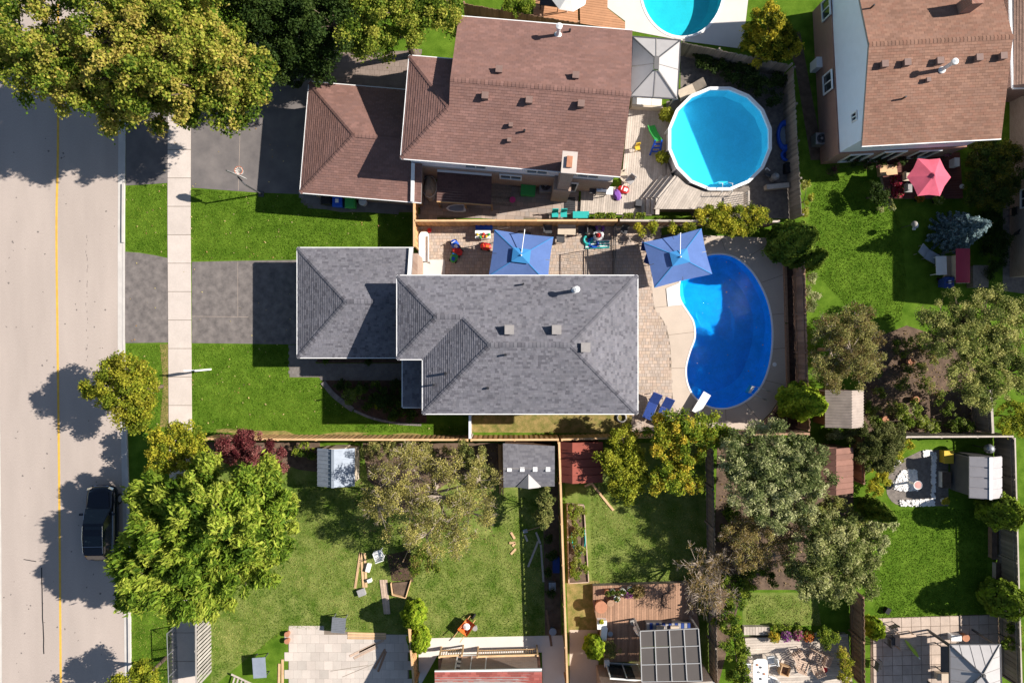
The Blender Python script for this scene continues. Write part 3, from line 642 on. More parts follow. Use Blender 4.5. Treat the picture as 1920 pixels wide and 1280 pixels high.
MB().prism([Gp(.3, .3)[:2], Gp(gl-.2, .3)[:2], Gp(gl-.2, vx-.05)[:2], Gp(ux+.3, vx-.05)[:2], Gp(ux+.3, gdp-.3)[:2], Gp(.3, gdp-.3)[:2]], 0, zg-.1).build('wall', 'brick_tan', bh)
a, b = Gp(.27, gm-2.3), Gp(.27, gm+2.3); gd = MB().bar((a[0], a[1], 1.12), (b[0], b[1], 1.12), .06, 2.16).build('garage_door', 'white_metal', bh)
a, b = Gp(.23, gm-2.25), Gp(.23, gm+2.25)
for k in range(4): MB().bar((a[0], a[1], .33+.53*k), (b[0], b[1], .33+.53*k), .03, .47).build('panel', 'white_metal', gd)
# lean-to canopy on its side wall
c0, c1, c2, c3 = W(820, 322, 2.5), W(922, 330, 2.5), W(921, 384, 2.2), W(819, 378, 2.2)
lt = thing('lean_to', 'brown shingled lean-to roof against the side wall of the brown house', 'lean-to', 870, 360)
rf = MB().slab([c0, c1, c2, c3], .1).build('roof', 'vent_brown', lt); mb = MB(); shingles(mb, [c0, c1, c2, c3], bd, pal=((.5, .48, .5), (.58, .55, .56)), wid=(.3, .31), stagger=.15); s = mb.build('shingles', 'shingle_brown', rf); s['kind'] = 'stuff'
for p in (c2, c3, c2.lerp(c3, .5)): MB().box(p.x, p.y+.1, 0, .1, .1, 2.12).build('post', 'wood_mid', lt)
MB().bar((c3.x, c3.y, 2.12), (c2.x, c2.y, 2.12), .06, .18).build('beam', 'wood_new', lt); MB().bar((c0.x, c0.y+.06, 2.52), (c1.x, c1.y+.06, 2.52), .14, .12).build('flashing', 'white_metal', lt)

# --- rust-roofed house (upper right)
RP = ((1, 1, 1), (1.1, 1.08, 1.05), (.9, .88, .86), (1.02, .95, .92))
hz = 5.0; hs_ = .25
rh = thing('house', 'rust-brown roofed house with shade-tinted white siding gable and brick lower storey', 'house', 1740, 150)
ro = W(1616, 274, hz); ra = R(3.06); ru = Vector((math.cos(ra), math.sin(ra), 0)); rv = Vector((-math.sin(ra), math.cos(ra), 0))
def Rp(u, v, z=0.0): p = ro+ru*u+rv*v; return (p.x, p.y, z)
def Rz(u, v, d): return Rp(u, v, hz+hs_*d)
hl, hd = 7.69, 5.07
r5 = roof(rh, [([Rz(0, 0, 0), Rz(hl, 0, 0), Rz(hl, hd, hd), Rz(0, hd, hd)], tuple(ru)), ([Rz(0, 2*hd, 0), Rz(hl, 2*hd, 0), Rz(hl, hd, hd), Rz(0, hd, hd)], tuple(ru))], RP, 'shingle_rust', [(Rz(0, hd, hd), Rz(hl, hd, hd))], wid=(.3, .31), stagger=.15, jit=.06)
gutter(rh, [(Rp(0, 0), Rp(hl, 0)), (Rp(0, 2*hd), Rp(hl, 2*hd))], hz)
zr = lambda x, y: hz+hs_*(lambda v: min(v, 2*hd-v))((Vector((x, y, 0))-Vector((ro.x, ro.y, 0))).dot(rv))
for px, py in ((1655, 123), (1697, 120), (1758, 117), (1831, 111), (1876, 108)): box_vent(r5, on_roof(px, py, zr), .32, .24, ra, 'vent_brown')
box_vent(r5, on_roof(1737, 152, zr), .2, .2, ra, 'vent_brown'); pipe_vent(r5, on_roof(1691, 186, zr)); pipe_vent(r5, on_roof(1632, 16, zr)); flue(r5, on_roof(1766, 131, zr), 1.0)
bk = [Rp(.0, .3)[:2], Rp(hl-.1, .3)[:2], Rp(hl-.1, 2*hd-.3)[:2], Rp(.0, 2*hd-.3)[:2]]; sdg = [Rp(.08, .38)[:2], Rp(hl-.16, .38)[:2], Rp(hl-.16, 2*hd-.38)[:2], Rp(.08, 2*hd-.38)[:2]]
MB().prism(bk, 0, 2.35).build('wall', 'brick', rh)
MB().prism(sdg, 2.35, hz-.1).build('siding', 'white_siding', rh)
for uu, t in ((.08, .1), (hl-.16, -.1)):
    g = [Rp(uu, .05, hz-.1), Rp(uu, 2*hd-.05, hz-.1), Rp(uu, hd, hz+hs_*hd-.15)]; MB().add(g+[tuple(Vector(p)+ru*t) for p in g], [(0, 1, 2), (5, 4, 3), (0, 3, 4, 1), (1, 4, 5, 2), (2, 5, 3, 0)]).build('gable', 'white_siding', rh)
nw_ = tuple(-ru)[:2]
window(rh, Rp(-.02, 4.75, 1.75), 1.1, 1.1, nw_, proud=.12); window(rh, Rp(.08, 1.85, 4.3), .45, .55, nw_, 2); window(rh, Rp(-.02, 9.1, 1.9), 1.1, 1.0, nw_)
for uu in (1.5, 3.4, 5.6): window(rh, Rp(uu, .3, 1.3), 1.3, 1.6 if uu != 3.4 else 2.1, tuple(-rv)[:2])
for uu in (2.0, 5.2): window(rh, Rp(uu, .38, 3.9), 1.2, 1.1, tuple(-rv)[:2])
MB().prism([Rp(5.1, 6.6)[:2], Rp(5.7, 6.6)[:2], Rp(5.7, 7.2)[:2], Rp(5.1, 7.2)[:2]], hz, 7.0).build('chimney', 'brick', rh)
# --- neighbours cut by the frame
nb = thing('house', 'tan two-storey house wall beyond the hedge and grey path', 'house', 1960, 330)
X = W(1893, 0).x; Y0, Y1 = W(0, 520).y, W(0, 190).y
MB().prism([(X, Y0), (X+9, Y0), (X+9, Y1), (X, Y1)], 0, 5.2).build('wall', 'brick_tan', nb)
window(nb, (X, W(0, 380).y, 1.5), 1.1, 1.0, (-1, 0))
e0, e1_, e2, e3 = (X-.3, Y0-.3, 5.25), (X-.3, Y1+.3, 5.25), (X+4.5, Y1+.3, 6.6), (X+4.5, Y0-.3, 6.6); window(nb, (X, W(0, 300).y, 3.9), 1.2, 1.1, (-1, 0)); window(nb, (X, W(0, 460).y, 3.9), 1.2, 1.1, (-1, 0))
roof(nb, [([e0, e1_, e2, e3], (0, 1, 0)), ([(X+9.3, Y0-.3, 5.25), (X+9.3, Y1+.3, 5.25), e2, e3], (0, 1, 0))], RP, 'shingle_rust', [])
nb = thing('house', 'low tan-shingled roof tucked behind the rust-roofed house', 'house', 1940, 60)
q0 = W(1900, 165, 3.2); q1 = W(1890, -120, 3.2)
f = [tuple(q0), (q0.x+5, q0.y, 4.6), (q1.x+5, q1.y, 4.6), tuple(q1)]
roof(nb, [(f, (0, 1, 0))], ((.95, 1.05, 1.1), (.85, .95, 1.0)), 'shingle_rust', []); gutter(nb, [(f[0], f[3]), (f[0], f[1])], 3.2)
MB().prism([(q0.x+.3, q0.y+.3), (q0.x+5, q0.y+.3), (q1.x+5, q1.y), (q1.x+.3, q1.y)], 0, 3.1).build('wall', 'brick', nb)
# red-roofed house at the foot
nb = thing('house', 'dusty red shingled roof with white eave beside a timber deck', 'house', 915, 1300)
rz0 = 3.0; f = [W(815, 1259, rz0), W(1016, 1255, rz0), W(1018, 1330, rz0+.9), W(816, 1330, rz0+.9)]
roof(nb, [([tuple(p) for p in f], (1, 0, 0))], ((1, 1, 1), (1.15, 1.2, 1.2), (.85, .8, .8)), 'shingle_red', [], wid=(.3, .31), stagger=.15); gutter(nb, [(f[0], f[1])], rz0, .14)
MB().prism([(f[0].x+.2, f[0].y-.4), (f[1].x-.2, f[1].y-.4), (f[1].x-.2, f[1].y-4), (f[0].x+.2, f[0].y-4)], 0, rz0-.1).build('wall', 'brick_tan', nb)
window(nb, (f[0].x+2, f[0].y-.4, 1.2), 1.8, 2.0, (0, 1))
# house with the sunroom
nb = thing('house', 'brick house with glazed sunroom roof panels beside a weathered deck', 'house', 1240, 1300)
s0, s1, s2, s3 = W(1200, 1182, 2.4), W(1309, 1177, 2.4), W(1316, 1275, 2.9), W(1203, 1277, 2.9)
sr = thing('sunroom', 'white-framed sunroom roof of twelve dark tinted panels', 'sunroom', 1256, 1225)
for i in range(4):
    for j in range(3):
        def S3(a, b): return s0.lerp(s1, a).lerp(s3.lerp(s2, a), b)
        MB().slab([S3((i+.04)/4, (j+.04)/3), S3((i+.96)/4, (j+.04)/3), S3((i+.96)/4, (j+.96)/3), S3((i+.04)/4, (j+.96)/3)], .02).build('panel', 'sunroom_panel', sr)
up_ = Vector((0, 0, .03))
for i in range(5): MB().bar(S3(i/4, 0)+up_, S3(i/4, 1)+up_, .05, .1).build('rafter', 'frame_white', sr)
for j in range(4): MB().bar(S3(0, j/3)+up_*.5, S3(1, j/3)+up_*.5, .04, .08).build('purlin', 'frame_white', sr)
for p in (s0, s1): MB().box(p.x, p.y-.06, 0, .09, .09, 2.35).build('post', 'plastic_grey', sr)
yw = s3.y+.1
MB().prism([(W(1118, 1260).x, yw-.5), (s2.x+.6, yw-.02), (s2.x+.6, yw-6), (W(1118, 1260).x, yw-6)], 0, 3.0).build('wall', 'brick_tan', nb)
window(nb, (W(1172, 1260, 1.5).x, yw-.33, 1.3), 2.0, 2.0, (.07, 1)); mb = MB().slab([(W(1110, 1270).x, yw-.45, 3.05), (s2.x+.7, yw-.1, 3.05), (s2.x+.7, yw-5, 4.4), (W(1110, 1270).x, yw-5, 4.4)], .12); mb.build('roof', 'white_siding', nb)
# ------------------------------------------------------------------ fences, board by board
def fence(a, b, label, h=1.83, bm='wood_new', cm='wood_cap', cap=.12, bw=.16, sp=.152, post=2.4, group=None, rails=True, cat='fence', name='fence', side=1, alt=.013):
    """a, b: ends of the top edge in photo pixels"""
    A, B = W(*a, h), W(*b, h); A.z = B.z = 0; d = B-A; L = d.length; rz = math.atan2(d.y, d.x)
    o = bpy.data.objects.new(name, None); col.objects.link(o); o.location = A; o.rotation_euler = (0, 0, rz); MWD[o.name] = Matrix.Translation(A) @ Matrix.Rotation(rz, 4, 'Z'); tag(o, label, cat, group)
    me = MB().box(0, 0, .04, bw, .02, h-.06).mesh('board', bm); n = int(L/sp)
    me2 = MB().add([(-bw/2, -.01, .04), (bw/2, -.01, .04), (bw/2, -.01, h-.05), (-bw/2, -.01, h-.08), (-bw/2, .01, .04), (bw/2, .01, .04), (bw/2, .01, h-.05), (-bw/2, .01, h-.08)], [(0, 1, 2, 3), (7, 6, 5, 4), (0, 4, 5, 1), (1, 5, 6, 2), (2, 6, 7, 3), (3, 7, 4, 0)]).mesh('board', bm)
    for i in range(n): piece('board', random.choice((me, me2)), o, ((i+.5)*L/n, random.uniform(-.004, .004)+(alt if i % 2 else -alt), random.uniform(-.012, 0)), rz=random.uniform(-.05, .05))
    np_ = max(1, round(L/post)); pm = MB().box(0, 0, 0, .1, .1, h+.03).mesh('post', bm)
    for i in range(np_+1): piece('post', pm, o, (min(max(L*i/np_, .05), L-.05), side*.068, 0))
    if rails:
        for z in (.3, h-.35): MB().box(L/2, side*.034, z, L, .045, .09).build('rail', bm, o, world=False)
    if cap:
        for i in range(np_): MB().box(L*(i+.5)/np_, side*.02, h, L/np_-.012, cap, .04).build('top_rail', cm, o, world=False)
    return o
fence((378, 822), (878, 823.5), 'new tan board fence with cap rail along the front lawn, red maple at its end', side=-1)
fence((882, 823.5), (1048, 823), 'new tan board fence behind the grey shed with roof dormer', side=-1)
fence((1052, 823), (1232, 818), 'tan board fence behind the red shed and tall leafy shrub', side=-1)
fence((1240, 817), (1518, 812), 'darker board fence beside the diving board, half buried in foliage', bm='wood_mid', cm='wood_mid', side=-1)
fence((1049, 828), (1065, 1290), 'long tan board fence between the lumber-strewn yard and the vegetable bed', side=-1)
fence((777, 414.5), (1158, 414), 'tan board fence between the toy-filled patio and the brown house', side=1)
fence((1162, 414), (1462, 416), 'pale-capped board fence beside the round pool deck, overgrown by vines', bm='wood_mid', cm='deck_grey', side=1)
fence((776, 375), (776, 463), 'short tan fence return between garage corner and front lawn', side=1)
fence((1508, 440), (1519, 808), 'weathered brown board fence beside the kidney pool planting strip', bm='wood_mid', cm='wood_mid', cap=.0, side=-1)
fence((1280, 79), (1486, 122), 'grey weathered fence behind the shaded shrubs of the round pool', bm='wood_old', cm='wood_old', cap=0, side=1)
fence((1488, 124), (1504, 404), 'grey weathered fence beside the blue inflatable boat', bm='wood_old', cm='wood_old', cap=0, side=1)
fence((1338, 842), (1346, 1290), 'dark weathered fence under the bare brownish shrub', bm='wood_old', cm='wood_old', cap=0, side=-1)
fence((1622, 818), (1622, 908), 'short dark red-brown fence beside the brown shed', bm='wood_mid', cm='wood_old', cap=0, side=-1)
fence((1621, 1118), (1623, 1290), 'dark red-brown fence beside the clipped globe cedar and slab patio', bm='wood_mid', cm='wood_old', cap=0, side=-1)
fence((1903, 820), (1916, 1290), 'grey weathered fence behind the grey resin shed and clipped cedars', bm='wood_old', cm='deck_grey', cap=.08, side=-1)
fence((1698, 818), (1900, 817), 'thin-railed grey fence beside the grey resin shed', bm='wood_old', cm='deck_grey', cap=.1, side=-1)
fence((1858, 730), (1862, 812), 'short grey fence beside the leafy vegetable plot', bm='wood_old', cm='deck_grey', cap=.14, side=-1)
fence((766, 1170), (776, 1290), 'orange-tan board fence beside the paved yard with loose timber', side=1)
fence((868, 6), (1086, 43), 'brown board fence behind the brown roof ridge and orange deck', bm='wood_mid', cap=0, side=1)
fence((368, 1150), (369, 1290), 'white weathered picket fence along the shaded sidewalk', h=1.9, bm='picket_grey', cm='picket_grey', sp=.12, bw=.14, cap=.1, side=-1, alt=.05)
g = fence((880.5, 778), (880.5, 822), 'pale timber side gate between house corner and long fence', h=1.7, bm='deck_grey', cm='white_siding', cap=.14, cat='gate', name='gate')
# chain-link fence
cl = thing('chain_link_fence', 'low dark chain-link fence between verge and shaded sidewalk', 'fence', 334, 1230)
a, b = W(331, 1172), W(335, 1290); MB().tube([a+Vector((0, 0, 1.2)), b+Vector((0, 0, 1.2))], .025, 6).build('top_rail', 'grey_metal', cl); L = (b-a).length
for i in range(4): p = a.lerp(b, i/3); MB().tube([p, p+Vector((0, 0, 1.2))], .03, 6).build('post', 'grey_metal', cl)
mb = MB(); n = int(L/.09)
for i in range(n):
    for s in (0, 1):
        p = a.lerp(b, i/n); q = a.lerp(b, min(1, max(0, (i+(13 if s else -13))/n))); mb.bar(p+Vector((0, 0, .03)), q+Vector((0, 0, 1.2)), .008, .008)
m_ = mb.build('wire_mesh', 'dark_metal', cl); m_['kind'] = 'stuff'

# ------------------------------------------------------------------ trees and shrubs
def unit(n):
    d = rng.normal(size=(n, 3)); return d/np.linalg.norm(d, axis=1)[:, None]
def leaf_quads(P, N, size, elong=1.5, fold=.15, along=None):
    n = len(P); r = unit(n) if along is None else np.cross(along, N)+1e-4; T = np.cross(N, r); T /= np.linalg.norm(T, axis=1)[:, None]+1e-9; Bq = np.cross(N, T); s = (size*rng.uniform(.65, 1.35, n))[:, None]
    V = np.stack([P-T*s*elong/2, P+Bq*s/2+N*s*fold, P+T*s*elong/2, P-Bq*s/2+N*s*fold], 1).reshape(-1, 3)
    return V, np.arange(4*n).reshape(-1, 4)
def palette(pal, n, blob_t, jit=.22):
    pal = np.array(pal); k = len(pal)-1; t = np.clip(blob_t+rng.normal(0, .22, n), 0, .999)*k; i = t.astype(int); f = (t-i)[:, None]
    c = pal[i]*(1-f)+pal[np.minimum(i+1, k)]*f; return c*rng.uniform(1-jit, 1+jit, n)[:, None]
def make_blobs(lobes, vf=.75, rb=(.4, .65), dens=1.15, low=-.25):
    out = []
    for c, Rr in lobes:
        m = np.mean(rb); k = max(3, int(dens*2.6*(Rr/m)**2*.55))
        d = unit(k*3); d = d[d[:, 2] > low][:k]; q = np.array(c)+d*np.array([1, 1, vf])*(Rr-m*.6)*rng.uniform(.45, 1.12, len(d))[:, None]+np.c_[np.zeros((len(d), 2)), rng.normal(0, .12*Rr, len(d))]
        out.append(np.c_[q, rng.uniform(*rb, len(d))])
    return np.concatenate(out)
def tree(name, label, lobes_px, z, pal, leaf=.15, dens=420, vf=.6, rb=(.4, .65), trunk=.16, cat='tree', group=None, twigs=0, bark='bark', low=-.25, base=None, elong=1.5, lm='leaf', blobdens=.95, jit=.26, twig_len=1.0, twr=1.0, radial=False):
    """lobes_px: (px, py, radius px[, height]) outline of the crown as seen from above"""
    lobes = []
    for q in lobes_px:
        zz = q[3] if len(q) > 3 else z; k = 1-zz/H; c = W(q[0], q[1], zz); lobes.append((np.array(c), q[2]/S*k))
    area = sum(math.pi*l[1]**2 for l in lobes)*.8
    w = np.array([l[1]**2 for l in lobes]); cen = sum(l[0]*l[1]**2 for l in lobes)/w.sum()
    if base is not None: cen = np.array(W(*base, z))
    t = bpy.data.objects.new(name, None); col.objects.link(t); t.location = (cen[0], cen[1], 0); MWD[t.name] = Matrix.Translation(t.location); tag(t, label, cat, group)
    if z > 2.5 and not twigs:
        ext = []
        for i in range(len(lobes)):
            for j in range(i):
                dd = np.linalg.norm(lobes[i][0]-lobes[j][0]); mr = min(lobes[i][1], lobes[j][1])
                if .7*mr < dd < .95*(lobes[i][1]+lobes[j][1]): ext.append(((lobes[i][0]+lobes[j][0])/2+np.array([0, 0, -.15*mr]), mr*.72))
        random.shuffle(ext); lobes2 = lobes+ext[:len(lobes)]
    else: lobes2 = lobes
    rb = (rb[0]*.6, rb[1]*.82)
    B = make_blobs(lobes2, vf, rb, blobdens, low); B[:, 2] = np.maximum(B[:, 2], B[:, 3]*.55)
    # trunk, limbs and twigs
    mb = MB(); zt = max(.25, z*.55); top = Vector((cen[0]+random.uniform(-.1, .1), cen[1]+random.uniform(-.1, .1), zt)); basep = Vector((cen[0], cen[1], -.02))
    mb.tube([basep, basep.lerp(top, .5)+Vector((random.uniform(-.06, .06), random.uniform(-.06, .06), 0)), top], [trunk*1.25, trunk, trunk*.8], 8)
    for c, r in lobes:
        c = Vector(c); m = top.lerp(c, .5)+Vector((0, 0, r*.15)); mb.tube([top-Vector((0, 0, .1)), m, c], [trunk*.65, trunk*.45, trunk*.22], 5, cap=False)
    for b in B[::(1 if twigs else 2)]:
        i = int(np.argmin([np.linalg.norm(b[:3]-l[0]) for l in lobes])); c = Vector(lobes[i][0]); q = Vector(b[:3]); m = c.lerp(q, .5)+Vector((random.uniform(-.1, .1), random.uniform(-.1, .1), random.uniform(0, .12)))
        mb.tube([c, m, q], [trunk*.22, trunk*.15, trunk*.07], 3, cap=False)
        for _ in range(twigs):
            dd = Vector(unit(1)[0]); dd.z = abs(dd.z)*.6; dd = (dd+(q-c).normalized()*.8).normalized(); e = q+dd*b[3]*1.25*twig_len; mm = q.lerp(e, .5)+Vector((random.uniform(-.06, .06), random.uniform(-.06, .06), random.uniform(-.03, .06)))
            mb.tube([q, mm, e], [trunk*.075*twr, trunk*.05*twr, trunk*.02*twr], 3, cap=False)
            e2 = mm+(dd+Vector(unit(1)[0])*.8).normalized()*b[3]*.7*twig_len; mb.tube([mm, e2], [trunk*.04*twr, trunk*.015*twr], 3, cap=False)
    mb.build('trunk', bark, t)
    leaf *= .64; n = int(area*dens*2.35)
    p = B[:, 3]**2; p /= p.sum(); bi = rng.choice(len(B), n, p=p); d = unit(n); fl = rng.random(n) < .7; d[fl, 2] = np.abs(d[fl, 2])
    P = B[bi, :3]+d*B[bi, 3:4]*np.array([1, 1, .85])*(rng.uniform(.4, 1.1, n)+np.where(rng.random(n) < .14, rng.uniform(0, .6, n), 0))[:, None]
    P[:, 2] = np.maximum(P[:, 2], .05)
    N = d*.35+rng.normal(0, .65, (n, 3))+np.array([0, 0, .42]); N /= np.linalg.norm(N, axis=1)[:, None]
    al = None
    if radial:
        al = P-np.array([cen[0], cen[1], z*.5]); al /= np.linalg.norm(al, axis=1)[:, None]; al = al+rng.normal(0, .45, (n, 3))
    V, Qd = leaf_quads(P, N, leaf, elong, .15, al); bt = rng.random(len(B)); C = palette(pal, n, bt[bi], jit)
    np_obj('crown', V, Qd, C, lm, t); return t
YG = [(.06, .11, .012), (.15, .215, .022), (.27, .305, .04), (.4, .39, .065), (.46, .37, .09)]; YG = [tuple(v*1.1 for v in c) for c in YG]
GR = [(.05, .095, .012), (.11, .175, .018), (.2, .27, .028), (.3, .34, .045)]; GR = [tuple(v*1.1 for v in c) for c in GR]
YB = [(.11, .15, .014), (.24, .28, .024), (.4, .39, .036), (.5, .43, .045)]; YB = [tuple(v*1.1 for v in c) for c in YB]
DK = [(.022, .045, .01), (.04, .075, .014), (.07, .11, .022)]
OL = [(.06, .08, .02), (.13, .145, .04), (.23, .225, .07), (.3, .27, .095)]; OL = [tuple(v*1.55 for v in c) for c in OL]
SIL = [(.05, .07, .02), (.11, .135, .045), (.19, .205, .085), (.32, .32, .17)]; SIL = [tuple(v*1.8 for v in c) for c in SIL]
BR = [(.10, .07, .026), (.19, .145, .05), (.27, .21, .075), (.31, .21, .085)]; BR = [tuple(v*1.5 for v in c) for c in BR]
BUR = [(.06, .01, .014), (.14, .028, .032), (.24, .07, .068), (.31, .14, .12)]; BUR = [tuple(v*1.15 for v in c) for c in BUR]
tree('maple_tree', 'huge yellow-green maple overhanging the road and sidewalk, leaves turning', [(40, 60, 70), (120, 100, 88, 7.6), (215, 70, 100, 8.2), (310, 90, 95, 8.2), (250, 150, 75, 7.2), (150, 170, 62), (60, 150, 48), (225, 222, 38, 5.5), (370, 165, 72), (430, 130, 72, 7.2), (485, 140, 52), (430, 205, 42, 5.8), (365, 215, 40, 5.6), (470, 185, 40, 5.8), (200, -50, 110, 8), (330, -30, 105, 8.2), (90, -40, 90), (300, 235, 26, 5), (22, 110, 40), (300, 15, 85, 6.6), (350, 60, 75, 6.6), (270, 110, 90, 6), (190, 140, 70, 6), (300, 190, 50, 5.4), (395, 95, 70, 6.4)], 6.8, YG, .17, 330, trunk=.3, base=(262, 75), rb=(.38, .7))
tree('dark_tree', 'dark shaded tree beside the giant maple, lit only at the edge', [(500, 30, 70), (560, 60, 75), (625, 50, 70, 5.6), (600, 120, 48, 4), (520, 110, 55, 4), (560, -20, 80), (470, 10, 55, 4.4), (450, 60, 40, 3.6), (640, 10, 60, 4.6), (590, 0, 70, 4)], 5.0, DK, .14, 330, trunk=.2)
tree('broadleaf_tree', 'sunlit green and yellow tree touching the corner of the brown roof', [(690, 40, 70), (750, 30, 68), (810, 28, 52), (720, 85, 38, 4.2), (780, -20, 70), (845, 20, 34), (665, 70, 40)], 5.4, YG[:4], .14, 380, trunk=.18)
tree('young_tree', 'small yellow-green boulevard tree casting its shadow across the road', [(205, 720, 40), (245, 700, 42), (270, 735, 42), (235, 765, 44), (180, 735, 30), (265, 785, 30), (215, 685, 26), (240, 730, 45, 4.7)], 3.9, YB[:3]+[(.27, .25, .03)], .13, 420, trunk=.1, rb=(.28, .48))
tree('yellow_tree', 'bright yellow-green tree at the fence end beside the sidewalk', [(310, 825, 36), (350, 815, 34), (300, 865, 34), (345, 865, 40), (375, 875, 26), (365, 835, 28)], 3.2, YB, .13, 420, trunk=.1, rb=(.28, .48))
tree('ash_tree', 'large bright green tree in the corner yard beside the parked car', [(420, 960, 82, 6.6), (490, 930, 58), (510, 1000, 55), (460, 1050, 72), (370, 1050, 78), (310, 1000, 72), (290, 1090, 62), (350, 1130, 45), (400, 890, 40, 5), (530, 950, 34, 5), (240, 1050, 36, 4.6), (250, 1110, 36, 4.4), (280, 930, 42, 5), (345, 940, 60), (410, 1130, 40, 4.8), (500, 890, 30, 5), (400, 1030, 85, 5), (330, 1075, 65, 4.8), (440, 1000, 80, 5), (350, 1000, 70, 4.8), (300, 1050, 55, 4.6)], 5.6, [(.07, .135, .013), (.16, .26, .023), (.29, .385, .042), (.43, .48, .07)], .16, 400, trunk=.24, base=(395, 1000), elong=3.2, radial=True)
tree('red_maple', 'burgundy-leaved small maple against the tan fence', [(440, 835, 35), (475, 846, 38), (512, 858, 34), (465, 815, 20), (430, 850, 22), (525, 872, 16)], 2.0, BUR, .09, 800, trunk=.07, rb=(.22, .4), vf=.6)
tree('thinning_tree', 'sparse brownish tree with bare twigs showing between lumber piles and shed', [(730, 900, 52), (770, 960, 62), (830, 930, 62), (880, 960, 52), (800, 1000, 52), (760, 860, 44), (820, 870, 42), (900, 900, 40), (860, 1010, 34), (710, 950, 34)], 3.6, [(.16, .15, .05), (.32, .3, .085), (.48, .44, .13), (.55, .48, .15)], .085, 260, trunk=.14, twigs=3, bark='bark_pale', rb=(.35, .6), blobdens=.8, twr=1.7)
tree('leafy_shrub', 'dense green shrub by the grey shed wall and fence', [(885, 860, 30), (905, 880, 28), (870, 850, 22)], 2.0, OL, .1, 500, trunk=.06, cat='shrub', rb=(.22, .4), twigs=1)
tree('tall_shrub', 'tall rounded yellow-green shrub shading the red shed', [(1170, 830, 34), (1150, 860, 34), (1185, 880, 38), (1170, 915, 30), (1200, 905, 24), (1160, 885, 34), (1180, 850, 30)], 2.8, YB[:3]+[(.45, .47, .06)], .13, 480, trunk=.09, rb=(.25, .45))
tree('autumn_tree', 'green tree turning orange in the middle, over the diving board', [(1240, 803, 36), (1276, 796, 32, 4), (1326, 808, 34), (1260, 830, 42), (1350, 812, 26), (1295, 830, 42), (1265, 880, 34), (1290, 905, 30), (1245, 905, 28), (1285, 865, 30)], 3.4, [(.13, .2, .02), (.26, .34, .03), (.44, .45, .045), (.62, .46, .05)], .13, 400, trunk=.12, rb=(.28, .48), twigs=1)
tree('silvery_tree', 'wide grey-green silvery tree beside the brown shed', [(1400, 850, 60), (1450, 840, 58), (1500, 870, 56), (1450, 900, 62), (1400, 920, 48), (1500, 930, 48), (1530, 890, 36), (1390, 870, 40), (1450, 960, 40)], 4.0, SIL, .1, 520, trunk=.15, rb=(.3, .5), elong=2.6)
tree('bare_shrub', 'half-bare tan-twigged shrub leaning over fence and weathered deck', [(1310, 1060, 42), (1345, 1050, 36), (1320, 1110, 40), (1350, 1120, 30), (1300, 1090, 34)], 2.4, BR, .07, 130, trunk=.1, twigs=5, bark='bark_pale', cat='shrub', rb=(.3, .5), blobdens=.8, twig_len=1.35, twr=2.2)
tree('twiggy_tree', 'rusty-brown thinning tree between the dark fence and silvery tree', [(1390, 990, 38), (1430, 1000, 40), (1400, 1040, 36), (1450, 1040, 38), (1480, 990, 36), (1370, 1010, 26)], 2.8, BR[:3]+OL[2:3], .08, 330, trunk=.1, twigs=3, bark='bark_pale', rb=(.28, .48), twr=1.8)
tree('grey_green_tree', 'pale grey-green tree overhanging the vivid lawn with clipped cedars', [(1560, 1000, 55), (1600, 1030, 52), (1560, 1070, 55), (1520, 1040, 52), (1600, 1090, 40), (1540, 1105, 34), (1630, 1060, 26), (1500, 1090, 34), (1530, 980, 36)], 3.8, [(.1, .13, .03), (.22, .26, .07), (.37, .39, .14), (.56, .55, .26)], .1, 480, trunk=.14, rb=(.28, .48), elong=2.2)
tree('olive_tree', 'olive and rust coloured small tree behind the pool fence', [(1560, 620, 44), (1600, 610, 44), (1620, 650, 44), (1570, 670, 48), (1610, 700, 36), (1545, 690, 36), (1640, 680, 24), (1560, 715, 24), (1595, 655, 48, 4)], 3.4, BR[:2]+OL[1:], .085, 430, trunk=.11, rb=(.25, .45), twigs=2, bark='bark_pale')
tree('garden_tree', 'broad pale olive-green tree beside the vegetable plot', [(1800, 600, 55), (1850, 590, 52), (1880, 640, 48), (1830, 660, 62), (1780, 640, 50), (1850, 720, 46), (1810, 710, 46), (1890, 700, 40), (1900, 590, 34), (1760, 600, 36), (1840, 755, 24)], 3.8, [(.1, .135, .03), (.22, .26, .06), (.4, .41, .12), (.56, .53, .19)], .1, 430, trunk=.14, rb=(.28, .48), twigs=1)
tree('corner_tree', 'green tree crown by the kerb with the road shadow at its foot', [(245, 1270, 32), (275, 1262, 28), (225, 1290, 32), (270, 1300, 40)], 3.4, YB[:3], .13, 430, trunk=.1, rb=(.28, .45))
tree('golden_cypress', 'gold-topped conifer shrub behind the round pool fence', [(1440, 60, 44), (1430, 85, 40, 1.6), (1465, 85, 34, 1.6), (1410, 80, 28, 1.4), (1445, 35, 30, 3.2), (1480, 75, 22, 1.6)], 2.2, [(.07, .1, .01), (.17, .19, .015), (.42, .37, .03), (.6, .5, .045)], .11, 520, trunk=.08, rb=(.22, .4), elong=2.2)
tree('bright_shrub', 'bright green shrub between the board fence and white parasol', [(970, 12, 24), (985, 5, 20), (955, 5, 20)], 1.8, GR[1:], .1, 600, trunk=.05, cat='shrub', rb=(.2, .32))
tree('climbing_vine', 'yellow-green vine spilling over the fence beside the round pool', [(1330, 405, 24), (1355, 400, 24), (1385, 405, 26), (1415, 402, 22), (1345, 425, 20), (1375, 428, 20), (1400, 425, 22), (1430, 410, 16), (1310, 400, 14), (1350, 385, 12), (1290, 425, 12), (1260, 424, 10), (1200, 428, 12), (1225, 428, 12)], 1.9, YB, .11, 520, trunk=.04, cat='vine', rb=(.2, .35), vf=.5)
